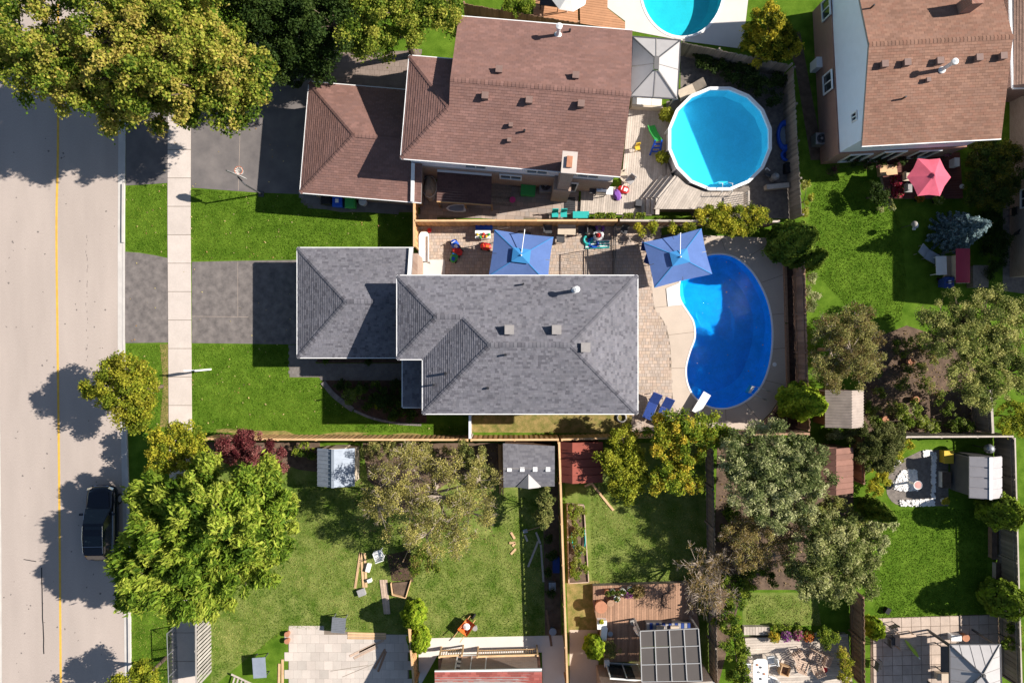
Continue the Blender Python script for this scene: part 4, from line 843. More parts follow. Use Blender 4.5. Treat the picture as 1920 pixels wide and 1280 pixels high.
tree('hedge_vine', 'leafy vine smothering the dark fence beside the terrace with white table', [(1365, 1160, 26), (1372, 1195, 26), (1380, 1230, 24), (1385, 1265, 26), (1375, 1130, 22), (1370, 1095, 24), (1385, 1290, 20), (1395, 1100, 22), (1400, 1065, 20)], 1.7, GR, .11, 520, trunk=.05, cat='vine', rb=(.2, .36), vf=.6)
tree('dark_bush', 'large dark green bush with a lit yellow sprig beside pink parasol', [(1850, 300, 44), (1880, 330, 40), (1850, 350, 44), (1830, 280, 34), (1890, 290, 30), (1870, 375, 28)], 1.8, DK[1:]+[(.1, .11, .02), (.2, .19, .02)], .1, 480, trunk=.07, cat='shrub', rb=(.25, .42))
tree('edge_bush', 'green and gold bush beside the short grey fence', [(1895, 770, 26), (1910, 800, 26), (1885, 800, 20), (1925, 770, 26)], 1.6, YB[:3], .1, 480, trunk=.05, cat='shrub', rb=(.2, .36))
tree('pale_shrub', 'soft pale olive shrub beside the gravel court', [(1640, 840, 40), (1665, 820, 32), (1660, 860, 26), (1625, 815, 30)], 1.8, [(.08, .1, .025), (.15, .17, .05), (.22, .225, .08)], .075, 850, trunk=.05, cat='shrub', rb=(.22, .36), elong=3)
tree('light_bush', 'pale leafy bush along the fence beside the vivid lawn', [(1520, 545, 14), (1518, 575, 14), (1522, 520, 12), (1530, 560, 12)], 1.1, SIL[1:], .09, 700, trunk=.04, cat='shrub', rb=(.18, .28))
tree('light_bush', 'pale leafy bush along the weathered fence near the inflatable boat', [(1512, 350, 12), (1514, 375, 12), (1510, 395, 12)], .9, YB[1:3]+SIL[2:3], .09, 700, trunk=.04, cat='shrub', rb=(.18, .28))
tree('leaf_plant', 'large-leaved pale green ground plants under the grey-green tree', [(1640, 985, 20), (1660, 975, 16), (1675, 985, 12), (1655, 1010, 14), (1650, 1030, 12)], .5, SIL[2:]+[(.3, .36, .12)], .16, 260, trunk=.02, cat='plant', rb=(.16, .26))
tree('court_shrub', 'golden green shrub edging the curved gravel court', [(1645, 880, 20), (1650, 905, 20), (1640, 920, 16), (1680, 850, 18), (1700, 835, 14), (1665, 870, 14)], .8, YB[1:], .085, 700, trunk=.03, cat='shrub', rb=(.16, .28))
tree('veg_plants', 'leafy green vegetable rows in the brown soil plot', [(1690, 770, 18), (1705, 785, 18), (1730, 790, 18), (1715, 760, 14), (1750, 800, 16), (1690, 800, 14), (1640, 700, 12), (1650, 735, 12)], .5, GR[1:]+SIL[2:3], .11, 420, trunk=.02, cat='plant', rb=(.16, .26))
tree('small_shrub', 'grey-leaved bush growing beside the corrugated shed', [(1572, 812, 14), (1590, 814, 12), (1560, 815, 10)], .8, SIL[1:], .1, 600, trunk=.03, cat='shrub', rb=(.16, .28))
tree('trimmed_shrub', 'rounded dark-leaved shrub on the fence in front of the grey shed', [(1022, 940, 20), (1024, 960, 21), (1020, 978, 18), (1028, 925, 14)], 2.2, OL[:3]+[(.2, .21, .07)], .12, 520, trunk=.05, cat='shrub', rb=(.2, .34))
tree('fence_shrub', 'mixed green and brown shrub over the soil box with boards', [(790, 1045, 22), (810, 1055, 20), (805, 1030, 18), (780, 1065, 14)], 1.2, GR[:3]+BR[1:2], .1, 520, trunk=.04, cat='shrub', rb=(.18, .32))
tree('deck_shrub', 'small open shrub in the middle of the shaded weathered deck', [(1145, 1208, 13), (1152, 1222, 12), (1142, 1225, 10)], 1.0, OL[1:], .09, 500, trunk=.03, cat='shrub', rb=(.16, .26))
tree('terrace_shrub', 'feathery green shrub behind the flower pots of the sunny terrace', [(1545, 1185, 16), (1560, 1195, 14), (1550, 1205, 14)], .9, GR[1:], .1, 600, trunk=.03, cat='shrub', rb=(.16, .28))
tree('golden_shrub', 'yellowing shrub along the terrace with stacked wooden chairs', [(1580, 1225, 16), (1590, 1245, 18), (1585, 1270, 18), (1575, 1290, 16)], 1.2, YB[1:]+BR[2:3], .09, 600, trunk=.03, cat='shrub', rb=(.16, .3))
tree('right_shrub', 'green shrub between grey gazebo roof and weathered fence', [(1900, 1185, 18), (1910, 1205, 16), (1890, 1205, 14)], 1.2, GR[1:], .1, 520, trunk=.03, cat='shrub', rb=(.18, .3))
tree('planting', 'shaded ground plants on the slope behind the round pool', [(1320, 118, 18), (1345, 125, 20), (1375, 140, 22), (1405, 150, 22), (1430, 165, 22), (1450, 185, 18), (1310, 108, 12), (1460, 150, 16), (1395, 125, 18)], .6, DK[1:]+[(.06, .1, .03)], .12, 420, trunk=.02, cat='shrub', rb=(.2, .32))
tree('planting', 'shaded climbing greenery at the foot of the yard behind the brown house garage', [(580, 135, 16), (555, 150, 18), (540, 120, 20), (600, 120, 14)], .6, DK[1:], .12, 380, trunk=.02, cat='shrub', rb=(.2, .32))
tree('shed_shrub', 'leafy green shrub on the soil between red maple and blue shed', [(570, 842, 14), (585, 850, 12), (555, 845, 10)], .7, GR, .1, 520, trunk=.03, cat='shrub', rb=(.16, .28))
tree('understory', 'yellow-flecked ground shrubs along the fence behind the thinning tree', [(700, 845, 18), (730, 840, 20), (770, 842, 18), (800, 845, 16), (840, 842, 12)], .9, OL, .09, 520, trunk=.03, cat='shrub', rb=(.16, .28))
tree('understory', 'mixed green thicket under the rusty-brown thinning tree', [(1370, 960, 20), (1400, 1085, 18), (1440, 1080, 18), (1480, 1060, 20), (1350, 1000, 16), (1420, 960, 20)], .9, GR[:3], .1, 480, trunk=.03, cat='shrub', rb=(.18, .3))
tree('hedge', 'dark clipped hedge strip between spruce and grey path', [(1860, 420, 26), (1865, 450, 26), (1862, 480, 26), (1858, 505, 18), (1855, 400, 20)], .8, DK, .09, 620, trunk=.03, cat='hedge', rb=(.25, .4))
tree('deck_planting', 'dim leafy planting under the wall of the rust-roofed house', [(1600, 300, 14), (1625, 304, 16), (1650, 305, 14), (1560, 318, 12), (1690, 300, 14)], .6, DK[1:]+[(.25, .06, .12)], .09, 520, trunk=.02, cat='shrub', rb=(.15, .25))
tree('shade_tree', 'rounded dark shrub whose shadow falls on the lawn by the red flowers', [(1650, 370, 20), (1640, 352, 16)], 1.3, DK, .09, 600, trunk=.05, cat='shrub', rb=(.2, .32))
tree('flower_shrub', 'lime and grey-green shrub at the lawn corner beside red flowers', [(1665, 380, 10), (1652, 392, 8), (1672, 388, 8)], .5, SIL[1:]+YB[2:3], .08, 700, trunk=.02, cat='shrub', rb=(.12, .2))
tree('tangled_greenery', 'dark leafy plants in the soil under the long tan fence', [(1030, 1010, 12), (1035, 1040, 12), (1030, 1070, 12), (1035, 1110, 10)], .5, DK[1:]+GR[:1], .1, 450, trunk=.02, cat='plant', rb=(.15, .24))
tree('garden_greens', 'mixed low greenery over the soil between olive tree and pale tree', [(1690, 650, 20), (1720, 640, 20), (1745, 670, 20), (1700, 690, 14), (1735, 720, 18), (1690, 720, 16), (1760, 745, 16), (1670, 760, 14), (1720, 690, 16), (1640, 770, 12)], .6, GR[:3]+OL[1:3]+BR[1:2], .1, 380, trunk=.02, cat='plant', rb=(.16, .3))
tree('garden_greens', 'leafy shrubs crowding the dim corner behind the corrugated shed', [(1640, 790, 16), (1665, 800, 14), (1625, 760, 12), (1790, 790, 18), (1815, 800, 16), (1780, 770, 14)], .8, GR[:3]+OL[:2], .1, 480, trunk=.02, cat='plant', rb=(.16, .3))
tree('ground_cover', 'yellow-green bushes filling the gap beside the silvery tree', [(1560, 945, 22), (1590, 955, 20), (1530, 960, 22), (1500, 970, 20), (1610, 975, 16)], 1.2, OL+GR[2:3], .1, 480, trunk=.02, cat='shrub', rb=(.18, .32))
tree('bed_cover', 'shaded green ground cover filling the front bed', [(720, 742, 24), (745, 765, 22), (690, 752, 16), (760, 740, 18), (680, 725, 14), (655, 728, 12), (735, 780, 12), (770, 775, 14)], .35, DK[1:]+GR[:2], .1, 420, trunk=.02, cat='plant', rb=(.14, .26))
# front bed plants
for px, py, r, z, pal, lab in ((655, 745, 15, .7, GR[:3]+SIL[1:2], 'grey-green mound shrub with two tufts on the curved bed edging'), (670, 735, 13, .8, GR[:3]+SIL[1:2], 'taller grey-green tuft shrub in the shaded front bed'), (708, 762, 9, .5, [(.3, .33, .01), (.5, .5, .02)], 'small vivid lime-yellow shrub in the dark front bed'), (725, 755, 20, .7, DK, 'dark low shrub beside the vivid lime-yellow one'), (703, 722, 8, .5, GR, 'small green leafy plant beside the paved garden path'), (740, 722, 12, .5, DK[1:], 'dark leafy plant beside the porch step'), (635, 722, 12, .4, DK, 'dark ground plant at the narrow end of the front bed'), (610, 676, 7, .5, GR[:2], 'small plant by the garage wall at the path start'), (690, 677, 9, .5, DK[1:], 'low plant by the garage wall halfway along the path')):
    tree('bed_plant', lab, [(px, py, r), (px+r*.4, py-r*.3, r*.7)], z, pal, .08, 650, trunk=.02, cat='plant', rb=(.12, .22))

def cedar(label, px, py, Rr, h, pal, n=5200, group=None, lean=.12, prof=None, name='cedar', size=.11):
    p = W(px, py); t = bpy.data.objects.new(name, None); col.objects.link(t); t.location = p; MWD[t.name] = Matrix.Translation(p); tag(t, label, 'cedar', group)
    MB().tube([p, p+Vector((0, 0, h*.85))], [.09, .02], 6).build('trunk', 'bark', t)
    prof = prof or (lambda s: (np.clip(s/.22, 0, 1)**.5)*np.clip(1-s, 0, 1)**.62*1.15)
    s = rng.random(n)**1.15; a = rng.uniform(0, 2*math.pi, n); ph = rng.uniform(0, 6.28, 8)
    lump = 1+.10*np.sin(a*5+ph[0]+s*9)+.08*np.sin(a*9+ph[1]-s*16)+.07*np.sin(s*30+ph[2]+a*3); r = Rr*prof(s)*lump*rng.uniform(.82, 1.03, n)
    P = np.c_[r*np.cos(a), r*np.sin(a), .08+s*h]+np.array([p.x, p.y, 0])
    N = np.c_[np.cos(a), np.sin(a), np.full(n, .5)]+rng.normal(0, .35, (n, 3)); N /= np.linalg.norm(N, axis=1)[:, None]
    V, Qd = leaf_quads(P, N, size, 1.8, .1); C = palette(pal, n, .5+.35*np.sin(a*5+ph[0]+s*9), .2); np_obj('crown', V, Qd, C, 'needle', t); return t
CG = [(.045, .085, .01), (.085, .14, .016), (.15, .2, .025)]; CB = [(.09, .16, .01), (.18, .26, .016), (.3, .37, .03)]
GL = lambda s: np.sqrt(np.clip(1-(2*s-1)**2, 0, 1))*.9+.1*np.clip(1-s, 0, 1)
cedar('tall dark cedar beside the kidney pool and the vine-covered fence', 1462, 462, 1.35, 5.0, CG, 9000)
cedar('slimmer dark cedar behind the pool fence next to a taller one', 1500, 490, .8, 3.6, CG, 4500)
cedar('bright conical cedar between the kidney pool and corrugated shed', 1478, 748, 1.15, 5.0, CB, 8000)
cedar('bright cedar behind the brown shed, overlapped by silvery foliage', 1478, 838, .8, 2.8, CB, 4000)
cedar('clipped dark cedar beside the grey resin shed', 1842, 946, 1.1, 3.0, CG[1:]+CB[1:2], 6000, 'clipped cedars along the fence', prof=GL)
cedar('clipped bright cedar with pointed shadow on the vivid lawn', 1848, 1106, 1.1, 3.0, CG[1:]+CB[1:2], 6000, 'clipped cedars along the fence', prof=GL)
cedar('clipped globe cedar at the corner of the slab patio', 1622, 1165, .62, 1.7, CB, 4200, prof=GL)
cedar('upright bright cedar beside the white planters of the deck', 1110, 1198, .62, 2.0, CB, 4500, prof=GL)
cedar('bright cedar on the fence line beside the lumber yard', 782, 1135, .72, 2.5, CB, 4800, 'pair of cedars at the fence end', prof=GL)
cedar('rounder cedar overlapping the fence end and concrete strip', 790, 1185, .68, 2.0, CB, 4500, 'pair of cedars at the fence end', prof=GL)
cedar('dark cedar casting a flame-shaped shadow on the vivid lawn', 1618, 945, .7, 3.6, CG, 4500)
def spruce(label, px, py, Rr, h):
    p = W(px, py); t = bpy.data.objects.new('blue_spruce', None); col.objects.link(t); t.location = p; MWD[t.name] = Matrix.Translation(p); tag(t, label, 'spruce')
    mb = MB().tube([p, p+Vector((0, 0, h))], [.11, .015], 7); P = []; N = []; lv = 17
    for i in range(lv):
        f = i/lv; z = .25+f*(h-.35); r = Rr*(1-f)**.8; nb = int(7+9*(1-f))
        for j in range(nb):
            a = j/nb*2*math.pi+i*.7+random.uniform(-.15, .15); rr = r*random.uniform(.85, 1.1); d = Vector((math.cos(a), math.sin(a), .12)); c = p+Vector((0, 0, z)); e = c+d*rr
            mb.tube([c, e], [.02, .006], 3, cap=False); k = max(3, int(rr/.05)); perp = Vector((-d.y, d.x, 0))
            for q in range(k):
                s = (q+.5)/k
                for sg in (-1, 1):
                    P.append(c+d*rr*s+perp*sg*random.uniform(.02, .16)*(1-.6*s)+Vector((0, 0, random.uniform(-.03, .05)))); N.append((d.x*.2+random.gauss(0, .35), d.y*.2+random.gauss(0, .35), 1))
    mb.build('trunk', 'bark', t); P = np.array(P); N = np.array(N); N /= np.linalg.norm(N, axis=1)[:, None]
    V, Qd = leaf_quads(P, N, .085, 2.0, .1); np_obj('crown', V, Qd, palette([(.06, .10, .11), (.12, .18, .19), (.22, .3, .31)], len(P), rng.random(len(P))), 'needle', t)
spruce('steel-blue spruce with pale tip beside the red swing canopy', 1771, 440, 1.4, 4.3)

# ------------------------------------------------------------------ turf blades and fallen leaves
def scatter(name, polys, per_m2, size, pal, label, up=.35, z=.02, material='blade', elong=3, jit=.3):
    Ps = []
    for poly in polys:
        q = np.array([W2(*p) for p in poly]); lo, hi = q.min(0), q.max(0); n = int((hi[0]-lo[0])*(hi[1]-lo[1])*per_m2); pts = rng.uniform(lo, hi, (n, 2)); m = np.zeros(n, bool); k = len(q)
        for i in range(k):
            (ax, ay), (bx, by) = q[i], q[(i+1) % k]; c = (ay > pts[:, 1]) != (by > pts[:, 1])
            m ^= c & (pts[:, 0] < (bx-ax)*(pts[:, 1]-ay)/(by-ay+1e-12)+ax)
        Ps.append(pts[m])
    P = np.concatenate(Ps); n = len(P); P = np.c_[P, rng.uniform(z*.6, z*1.4, n) if z > 0 else np.full(n, z)]; N = rng.normal(0, 1, (n, 3)); N[:, 2] = np.abs(N[:, 2])*up+.35; N /= np.linalg.norm(N, axis=1)[:, None]
    V, Qd = leaf_quads(P, N, size, elong, .05); f = .5+.3*np.sin(P[:, 0]*1.3)*np.cos(P[:, 1]*1.7)+.25*np.sin(P[:, 0]*.5+P[:, 1]*.8)
    o = np_obj(name, V, Qd, palette(pal, n, f, jit), material); return tag(o, label, kind='stuff')
LF = [(358, 355), (480, 363), (560, 367), (600, 398), (770, 402), (772, 460), (560, 462), (556, 486), (360, 488)]
LV = [(236, 350), (314, 346), (314, 480), (262, 472), (237, 470)]
LB = [(361, 646), (540, 646), (541, 708), (600, 712), (640, 753), (700, 786), (800, 797), (878, 797), (878, 812), (385, 806), (362, 800)]
LV2 = [(238, 646), (315, 646), (315, 800), (238, 800)]
LR = [(1530, 330), (1640, 330), (1690, 420), (1700, 540), (1690, 600), (1640, 600), (1600, 590), (1520, 500), (1516, 420)]
LR2 = [(1640, 960), (1720, 952), (1850, 955), (1850, 1155), (1640, 1160)]
scatter('grass_blades', [LF, LV, LB, LV2, LR, LR2], 340, .028, [(.05, .11, .007), (.11, .2, .016), (.2, .29, .034)], 'short green turf of the front and rear lawns')
LD = [(400, 1100), (560, 900), (690, 900), (760, 1000), (930, 1000), (940, 920), (1015, 940), (1020, 1190), (780, 1195), (700, 1180), (540, 1178), (400, 1280)]
LE = [(1108, 900), (1310, 930), (1320, 1095), (1110, 1095)]
scatter('dry_turf', [LD, LE, [(240, 1130), (320, 1150), (320, 1280), (240, 1280)], [(1400, 1115), (1530, 1115), (1540, 1170), (1400, 1170)]], 290, .029, [(.05, .12, .01), (.12, .19, .02), (.24, .28, .055), (.4, .39, .13)], 'patchy dry turf of the yards with lumber and raised bed')
scatter('fallen_leaves', [LF, LV, LB, LV2], 1.5, .07, [(.4, .34, .12), (.5, .42, .2), (.42, .25, .1)], 'pale fallen leaves dotted over the front lawns', up=4, z=.05, elong=1.4)
scatter('fallen_leaves', [[(236, 200), (560, 200), (560, 350), (236, 350)], [(236, 484), (556, 492), (556, 640), (236, 640)]], .45, .07, [(.4, .34, .12), (.5, .42, .2), (.42, .25, .1)], 'pale fallen leaves dotted over the driveways', up=4, z=.04, elong=1.4)
scatter('floating_leaves', [KID], .5, .06, [(.4, .34, .12), (.5, .42, .2)], 'a few pale leaves floating on the kidney pool', up=6, z=-.11, elong=1.4)
scatter('leaf_litter', [[(600, 835), (940, 835), (940, 1010), (690, 1010)], [(1350, 850), (1600, 930), (1560, 1100), (1350, 1100)], [(1620, 620), (1850, 620), (1850, 810), (1620, 810)]], 14, .07, [(.2, .13, .05), (.33, .25, .12), (.14, .09, .04)], 'brown leaf litter lying under the thinning trees', up=4, z=.05, elong=1.5)
# ------------------------------------------------------------------ round pool, decks, steps
rp = thing('round_pool', 'round above-ground pool with sixteen-sided white rim and turquoise water', 'pool', 1350, 260)
rc = W(1350, 260, 1.25); Rr = 98.5/S*(1-1.25/H); mb = MB(); n = 16; ph = math.pi/16
ring = lambda r, z: [(rc.x+r*math.cos(2*math.pi*i/n+ph), rc.y+r*math.sin(2*math.pi*i/n+ph), z) for i in range(n)]
MB().add(ring(Rr-.1, 0)+ring(Rr-.1, 1.24), [(i, (i+1) % n, n+(i+1) % n, n+i) for i in range(n)]).build('pool_wall', 'white_metal', rp)
MB().add(ring(Rr-.16, 1.2)+ring(Rr-.16, .03)+ring(.3, .03), [(i+n, (i+1) % n+n, (i+1) % n, i) for i in range(n)]+[(n+i, 2*n+i, 2*n+(i+1) % n, n+(i+1) % n) for i in range(n)]+[tuple(range(2*n, 3*n))]).build('pool_liner', 'liner_pale', rp)
MB().poly(ring(Rr-.155, 1.05)).build('water', 'water_round', rp)
for i in range(n):
    a, b = 2*math.pi*i/n+ph, 2*math.pi*(i+1)/n+ph; q = lambda r, t, z: (rc.x+r*math.cos(t), rc.y+r*math.sin(t), z); e = .004
    MB().add([q(Rr-.17, a+e, 1.25), q(Rr+.02, a+e, 1.25), q(Rr+.02, b-e, 1.25), q(Rr-.17, b-e, 1.25), q(Rr-.17, a+e, 1.2), q(Rr+.02, a+e, 1.2), q(Rr+.02, b-e, 1.2), q(Rr-.17, b-e, 1.2)], [(0, 1, 2, 3), (7, 6, 5, 4), (0, 4, 5, 1), (1, 5, 6, 2), (2, 6, 7, 3), (3, 7, 4, 0)]).build('rim_panel', 'white_metal', rp)
    MB().box(*q(Rr-.05, a, 0)[:2], 0, .14, .1, 1.2, a).build('upright', 'white_metal', rp)
lx = W(1357, 357, 1.1); lad = thing('pool_ladder', 'white plastic step ladder over the rim of the round pool', 'ladder', 1360, 350)
for s in (-.3, .3): MB().tube([(lx.x+s, lx.y-.35, 1.0), (lx.x+s, lx.y-.2, 1.85), (lx.x+s, lx.y+.25, 1.85), (lx.x+s, lx.y+.5, 1.0), (lx.x+s, lx.y+.6, .1)], .025, 8).build('handrail', 'white_plastic', lad, smooth=True)
for k in range(4): MB().box(lx.x, lx.y+.5+.03*k, .95-.25*k, .56, .16, .04).build('tread', 'white_plastic', lad)
def planks(parent, poly, rot, w, material, z, t=.035, name='plank', gap=.012):
    """single boards clipped to a polygon (world xy)"""
    ca, sa = math.cos(rot), math.sin(rot); loc = [(x*ca+y*sa, -x*sa+y*ca) for x, y in poly]; y = min(p[1] for p in loc); y1 = max(p[1] for p in loc)
    while y < y1:
        c = clip(clip(loc, 1, y+gap/2, True), 1, min(y+w-gap/2, y1), False)
        if len(c) >= 3:
            x0, x1 = min(p[0] for p in c), max(p[0] for p in c)
            lo = [p for p in c if abs(p[1]-(y+gap/2)) < 1e-4]; 
            if x1-x0 > .08: MB().prism([(px*ca-py*sa, px*sa+py*ca) for px, py in c], z-t, z+random.uniform(-.002, .002)).build(name, material, parent)
        y += w
def deck(label, poly_px, rot, z, material, w=.14, name='deck', cat='deck'):
    c = (sum(p[0] for p in poly_px)/len(poly_px), sum(p[1] for p in poly_px)/len(poly_px)); t = thing(name, label, cat, *c)
    poly = [W2(*p, z) for p in poly_px]; MB().prism([((x-poly[0][0])*.985+poly[0][0], (y-poly[0][1])*.985+poly[0][1]) for x, y in poly], .0, z-.04).build('frame', 'wood_old', t); planks(t, poly, rot, w, material, z); return t
d1 = deck('sunlit weathered deck of long boards beside the brown house', [(1178, 205), (1262, 203), (1246, 290), (1262, 335), (1224, 372), (1222, 404), (1088, 400), (1090, 352), (1165, 352)], R(-4.7+90), .16, 'deck_grey')
d2 = deck('raised pool deck of pale boards at the foot of the round pool', [(1236, 372), (1270, 331), (1290, 347), (1312, 356), (1335, 360), (1394, 360), (1394, 392), (1226, 392)], R(58), 1.05, 'deck_grey')
stp = thing('deck_steps', 'broad angled timber steps climbing to the round pool deck', 'steps', 1228, 350)
for k in range(4):
    o_ = 9*(3-k); z = .16+.22*(k+1)-.04
    MB().prism([W2(1229-o_+3, 374-4, z), W2(1263-o_+3, 332-4, z), W2(1269-o_+3, 336-4, z), W2(1236-o_+3, 376-4, z)], z-.04, z).build('tread', 'deck_grey', stp)
    MB().prism([W2(1227-o_+3, 371, z), W2(1235-o_+3, 373, z), W2(1233-o_+3, 402, z), W2(1226-o_+3, 402, z)], z-.042, z-.002).build('tread', 'deck_grey', stp)
    MB().prism([W2(1234-o_+3, 372, z), W2(1267-o_+3, 331, z), W2(1269-o_+3, 333, z), W2(1237-o_+3, 374, z)], .16, z-.045).build('riser', 'wood_mid', stp)
rl = thing('deck_railing', 'pale picket railing at the end of the raised pool deck', 'railing', 1394, 378)
a, b = W(1352, 392, 1.05), W(1394, 392, 1.05)
for q0, q1 in ((a, b), (b, W(1394, 364, 1.05))):
    L = (q1-q0).length; m = max(2, int(L/.13)); MB().bar(q0+Vector((0, 0, .95)), q1+Vector((0, 0, .95)), .09, .04).build('top_rail', 'deck_grey', rl)
    for i in range(m+1): p = q0.lerp(q1, i/m); MB().box(p.x, p.y, 1.05, .035, .035, .9).build('picket', 'deck_grey', rl)
d3 = deck('warm orange composite deck beside the turquoise pool', [(1085, -60), (1140, -60), (1139, 16), (1172, 42), (1172, 58), (1088, 44)], R(-8), .3, 'deck_orange', .15)
d3b = deck('orange composite deck under the white parasol', [(1000, -60), (1082, -60), (1084, 43), (1000, 31)], R(-8), .3, 'deck_orange', .15)
d4 = deck('weathered brown deck of long boards beside the sunroom', [(1112, 1098), (1300, 1092), (1312, 1182), (1200, 1186), (1200, 1240), (1135, 1240), (1112, 1130)], R(90), .45, 'deck_brown', .15)
d5 = deck('sun-bleached terrace deck with white table and scattered chairs', [(1397, 1196), (1590, 1188), (1600, 1300), (1397, 1300)], R(2), .3, 'deck_grey', .16)
d6 = deck('dark red timber deck under the pink parasol', [(1645, 297), (1800, 285), (1806, 372), (1665, 372)], R(3), .3, 'deck_red', .15)
d7 = deck('orange timber deck beside the concrete strip, before the red roof', [(822, 1232), (1012, 1226), (1014, 1262), (822, 1266)], R(0), .35, 'deck_brown', .16)
for i, (x0, x1) in enumerate(((824, 866), (895, 1008))):
    r_ = thing('deck_railing', ['short tan picket railing over the orange deck', 'long tan picket railing over the orange deck with goods behind'][i], 'railing', (x0+x1)/2, 1228); a, b = W(x0, 1230, 1.3), W(x1, 1227, 1.3); a.z = b.z = 1.3
    MB().bar(a, b, .12, .05).build('top_rail', 'lumber', r_); MB().bar(a-Vector((0, 0, .75)), b-Vector((0, 0, .75)), .09, .06).build('bottom_rail', 'lumber', r_); m = int((b-a).length/.14)
    for k in range(m+1): p = a.lerp(b, k/m); MB().box(p.x, p.y, .42, .04, .04, .88).build('picket', 'lumber', r_)
    for p in (a, b): MB().box(p.x, p.y, 0, .1, .1, 1.42).build('post', 'lumber', r_)
sheet('concrete_strip', [(785, 1196), (1062, 1190), (1066, 1290), (1018, 1290), (1016, 1222), (820, 1228), (785, 1290)], .014, 'white_concrete')
sheet('concrete_pad', [(1068, 1180), (1120, 1180), (1124, 1300), (1068, 1300)], .016, 'pool_deck')
sheet('concrete_pad', [(783, 487), (834, 487), (834, 530), (783, 530)], .03, 'white_concrete')
# slab patio, every slab its own
sp_ = bpy.data.objects.new('slab_patio', None); col.objects.link(sp_); sp_.location = W(1755, 1230); MWD[sp_.name] = Matrix.Translation(sp_.location); tag(sp_, kind='structure')
sheet('joint', [(1632, 1158), (1872, 1150), (1880, 1300), (1632, 1300)], .008, 'soil', parent=sp_)
for r in range(8):
    for c in range(14):
        px, py = 1636+c*18.1+(r-1)*.3, 1158+r*17.9-c*.55; p = W(px+9, py+9)
        if px < 1862: MB().box(p.x, p.y, 0, .578, .57, .03+random.uniform(0, .008), R(1.7)+random.uniform(-.01, .01)).build('slab', 'slab', sp_)

# ------------------------------------------------------------------ parasols and canopies
def cantilever(label, cx, cy, rz, mast_px):
    t = thing('cantilever_parasol', label, 'parasol', *mast_px, group=None); z0, z1 = 2.45, 2.95; k = 1-z0/H; c = W(cx, cy, z0); hx, hy = 56/S*k, 44/S*k; ca, sa = math.cos(rz), math.sin(rz)
    def q(x, y, z): return Vector((c.x+x*ca-y*sa, c.y+x*sa+y*ca, z))
    cor = [(-hx, -hy), (hx, -hy), (hx, hy), (-hx, hy)]; mb = MB(); vs = []; fs = []
    m = 8
    for i in range(4):
        (ax, ay), (bx, by) = cor[i], cor[(i+1) % 4]; base = len(vs)
        for r in range(m+1):
            s = .14+.86*r/m
            for j in range(m+1):
                f = j/m; x, y = (ax+(bx-ax)*f)*s, (ay+(by-ay)*f)*s; sag = .10*math.sin(math.pi*f)*s; vs.append(q(x*(1-.03*math.sin(math.pi*f)*s), y*(1-.03*math.sin(math.pi*f)*s), z1-(z1-z0)*s-sag*.35))
        for r in range(m):
            for j in range(m): a = base+r*(m+1)+j; fs.append((a, a+m+1, a+m+2, a+1))
    mb.add(vs, fs).build('canopy', 'blue_canvas', t, smooth=False)
    mb = MB()
    for i in range(4):
        a, b = cor[i], cor[(i+1) % 4]; mb.poly([q(0, 0, z1+.14), q(a[0]*.3, a[1]*.3, z1-.03), q(b[0]*.3, b[1]*.3, z1-.03)])
    mb.build('vent_cap', 'blue_canvas_vent', t)
    for a in cor+[(0, -hy), (hx, 0), (0, hy), (-hx, 0)]: MB().bar(q(0, 0, z1-.06), q(a[0]*.99, a[1]*.99, z0-.05), .03, .03).build('rib', 'dark_metal', t)
    for a in cor: MB().bar(q(a[0]*.3, a[1]*.3, z1-(z1-z0)*.3+.012), q(a[0]*.985, a[1]*.985, z0+.022), .045, .012).build('seam', 'blue_canvas_vent', t)
    MB().lathe(c.x, c.y, [(.05, z1+.1), (.05, z1+.18), (.02, z1+.22)], 10).build('finial', 'white_plastic', t)
    mp = W(*mast_px); MB().tube([mp, mp+Vector((0, 0, 3.15))], .03, 10).build('mast', 'white_metal', t); MB().tube([mp+Vector((0, 0, 3.1)), Vector((c.x, c.y, z1+.05))], .022, 8).build('arm', 'white_metal', t); MB().box(mp.x, mp.y, 0, .8, .8, .1, rz).build('base', 'dark_metal', t)
cantilever('royal blue square parasol beside the patio toys, tucked under the grey eave', 977, 481, R(-7), (982, 446))
cantilever('royal blue tilted square parasol over the pool steps', 1271, 484, R(13.4), (1253, 452))
hp = thing('hexagonal_parasol', 'pink hexagonal parasol over the dark red timber deck', 'parasol', 1734, 332); hc = W(1742.5, 332, 2.2); hr = 41.5/S*(1-2.2/H)
hx = [Vector((hc.x+hr*math.cos(math.pi/3*i), hc.y+hr*.98*math.sin(math.pi/3*i), 2.15)) for i in range(6)]; ap = Vector((hc.x, hc.y, 2.65))
for i in range(6):
    a, b = hx[i], hx[(i+1) % 6]; m = (a+b)/2+(ap-(a+b)/2)*.06-Vector((0, 0, .02)); MB().add([ap, a, m, b], [(0, 1, 2), (0, 2, 3)]).build('panel', 'pink_canvas', hp)
    MB().bar(ap-Vector((0, 0, .05)), a-Vector((0, 0, .03)), .025, .025).build('rib', 'white_metal', hp)
MB().tube([(hc.x, hc.y, .3), (hc.x, hc.y, 2.7)], .03, 8).build('pole', 'dark_metal', hp); MB().lathe(hc.x, hc.y, [(.2, 2.57), (.12, 2.66), (.03, 2.74)], 12).build('finial', 'pink_canvas', hp); MB().lathe(hc.x, hc.y, [(.28, .3), (.25, .36), (.05, .42)], 14).build('base', 'dark_metal', hp)
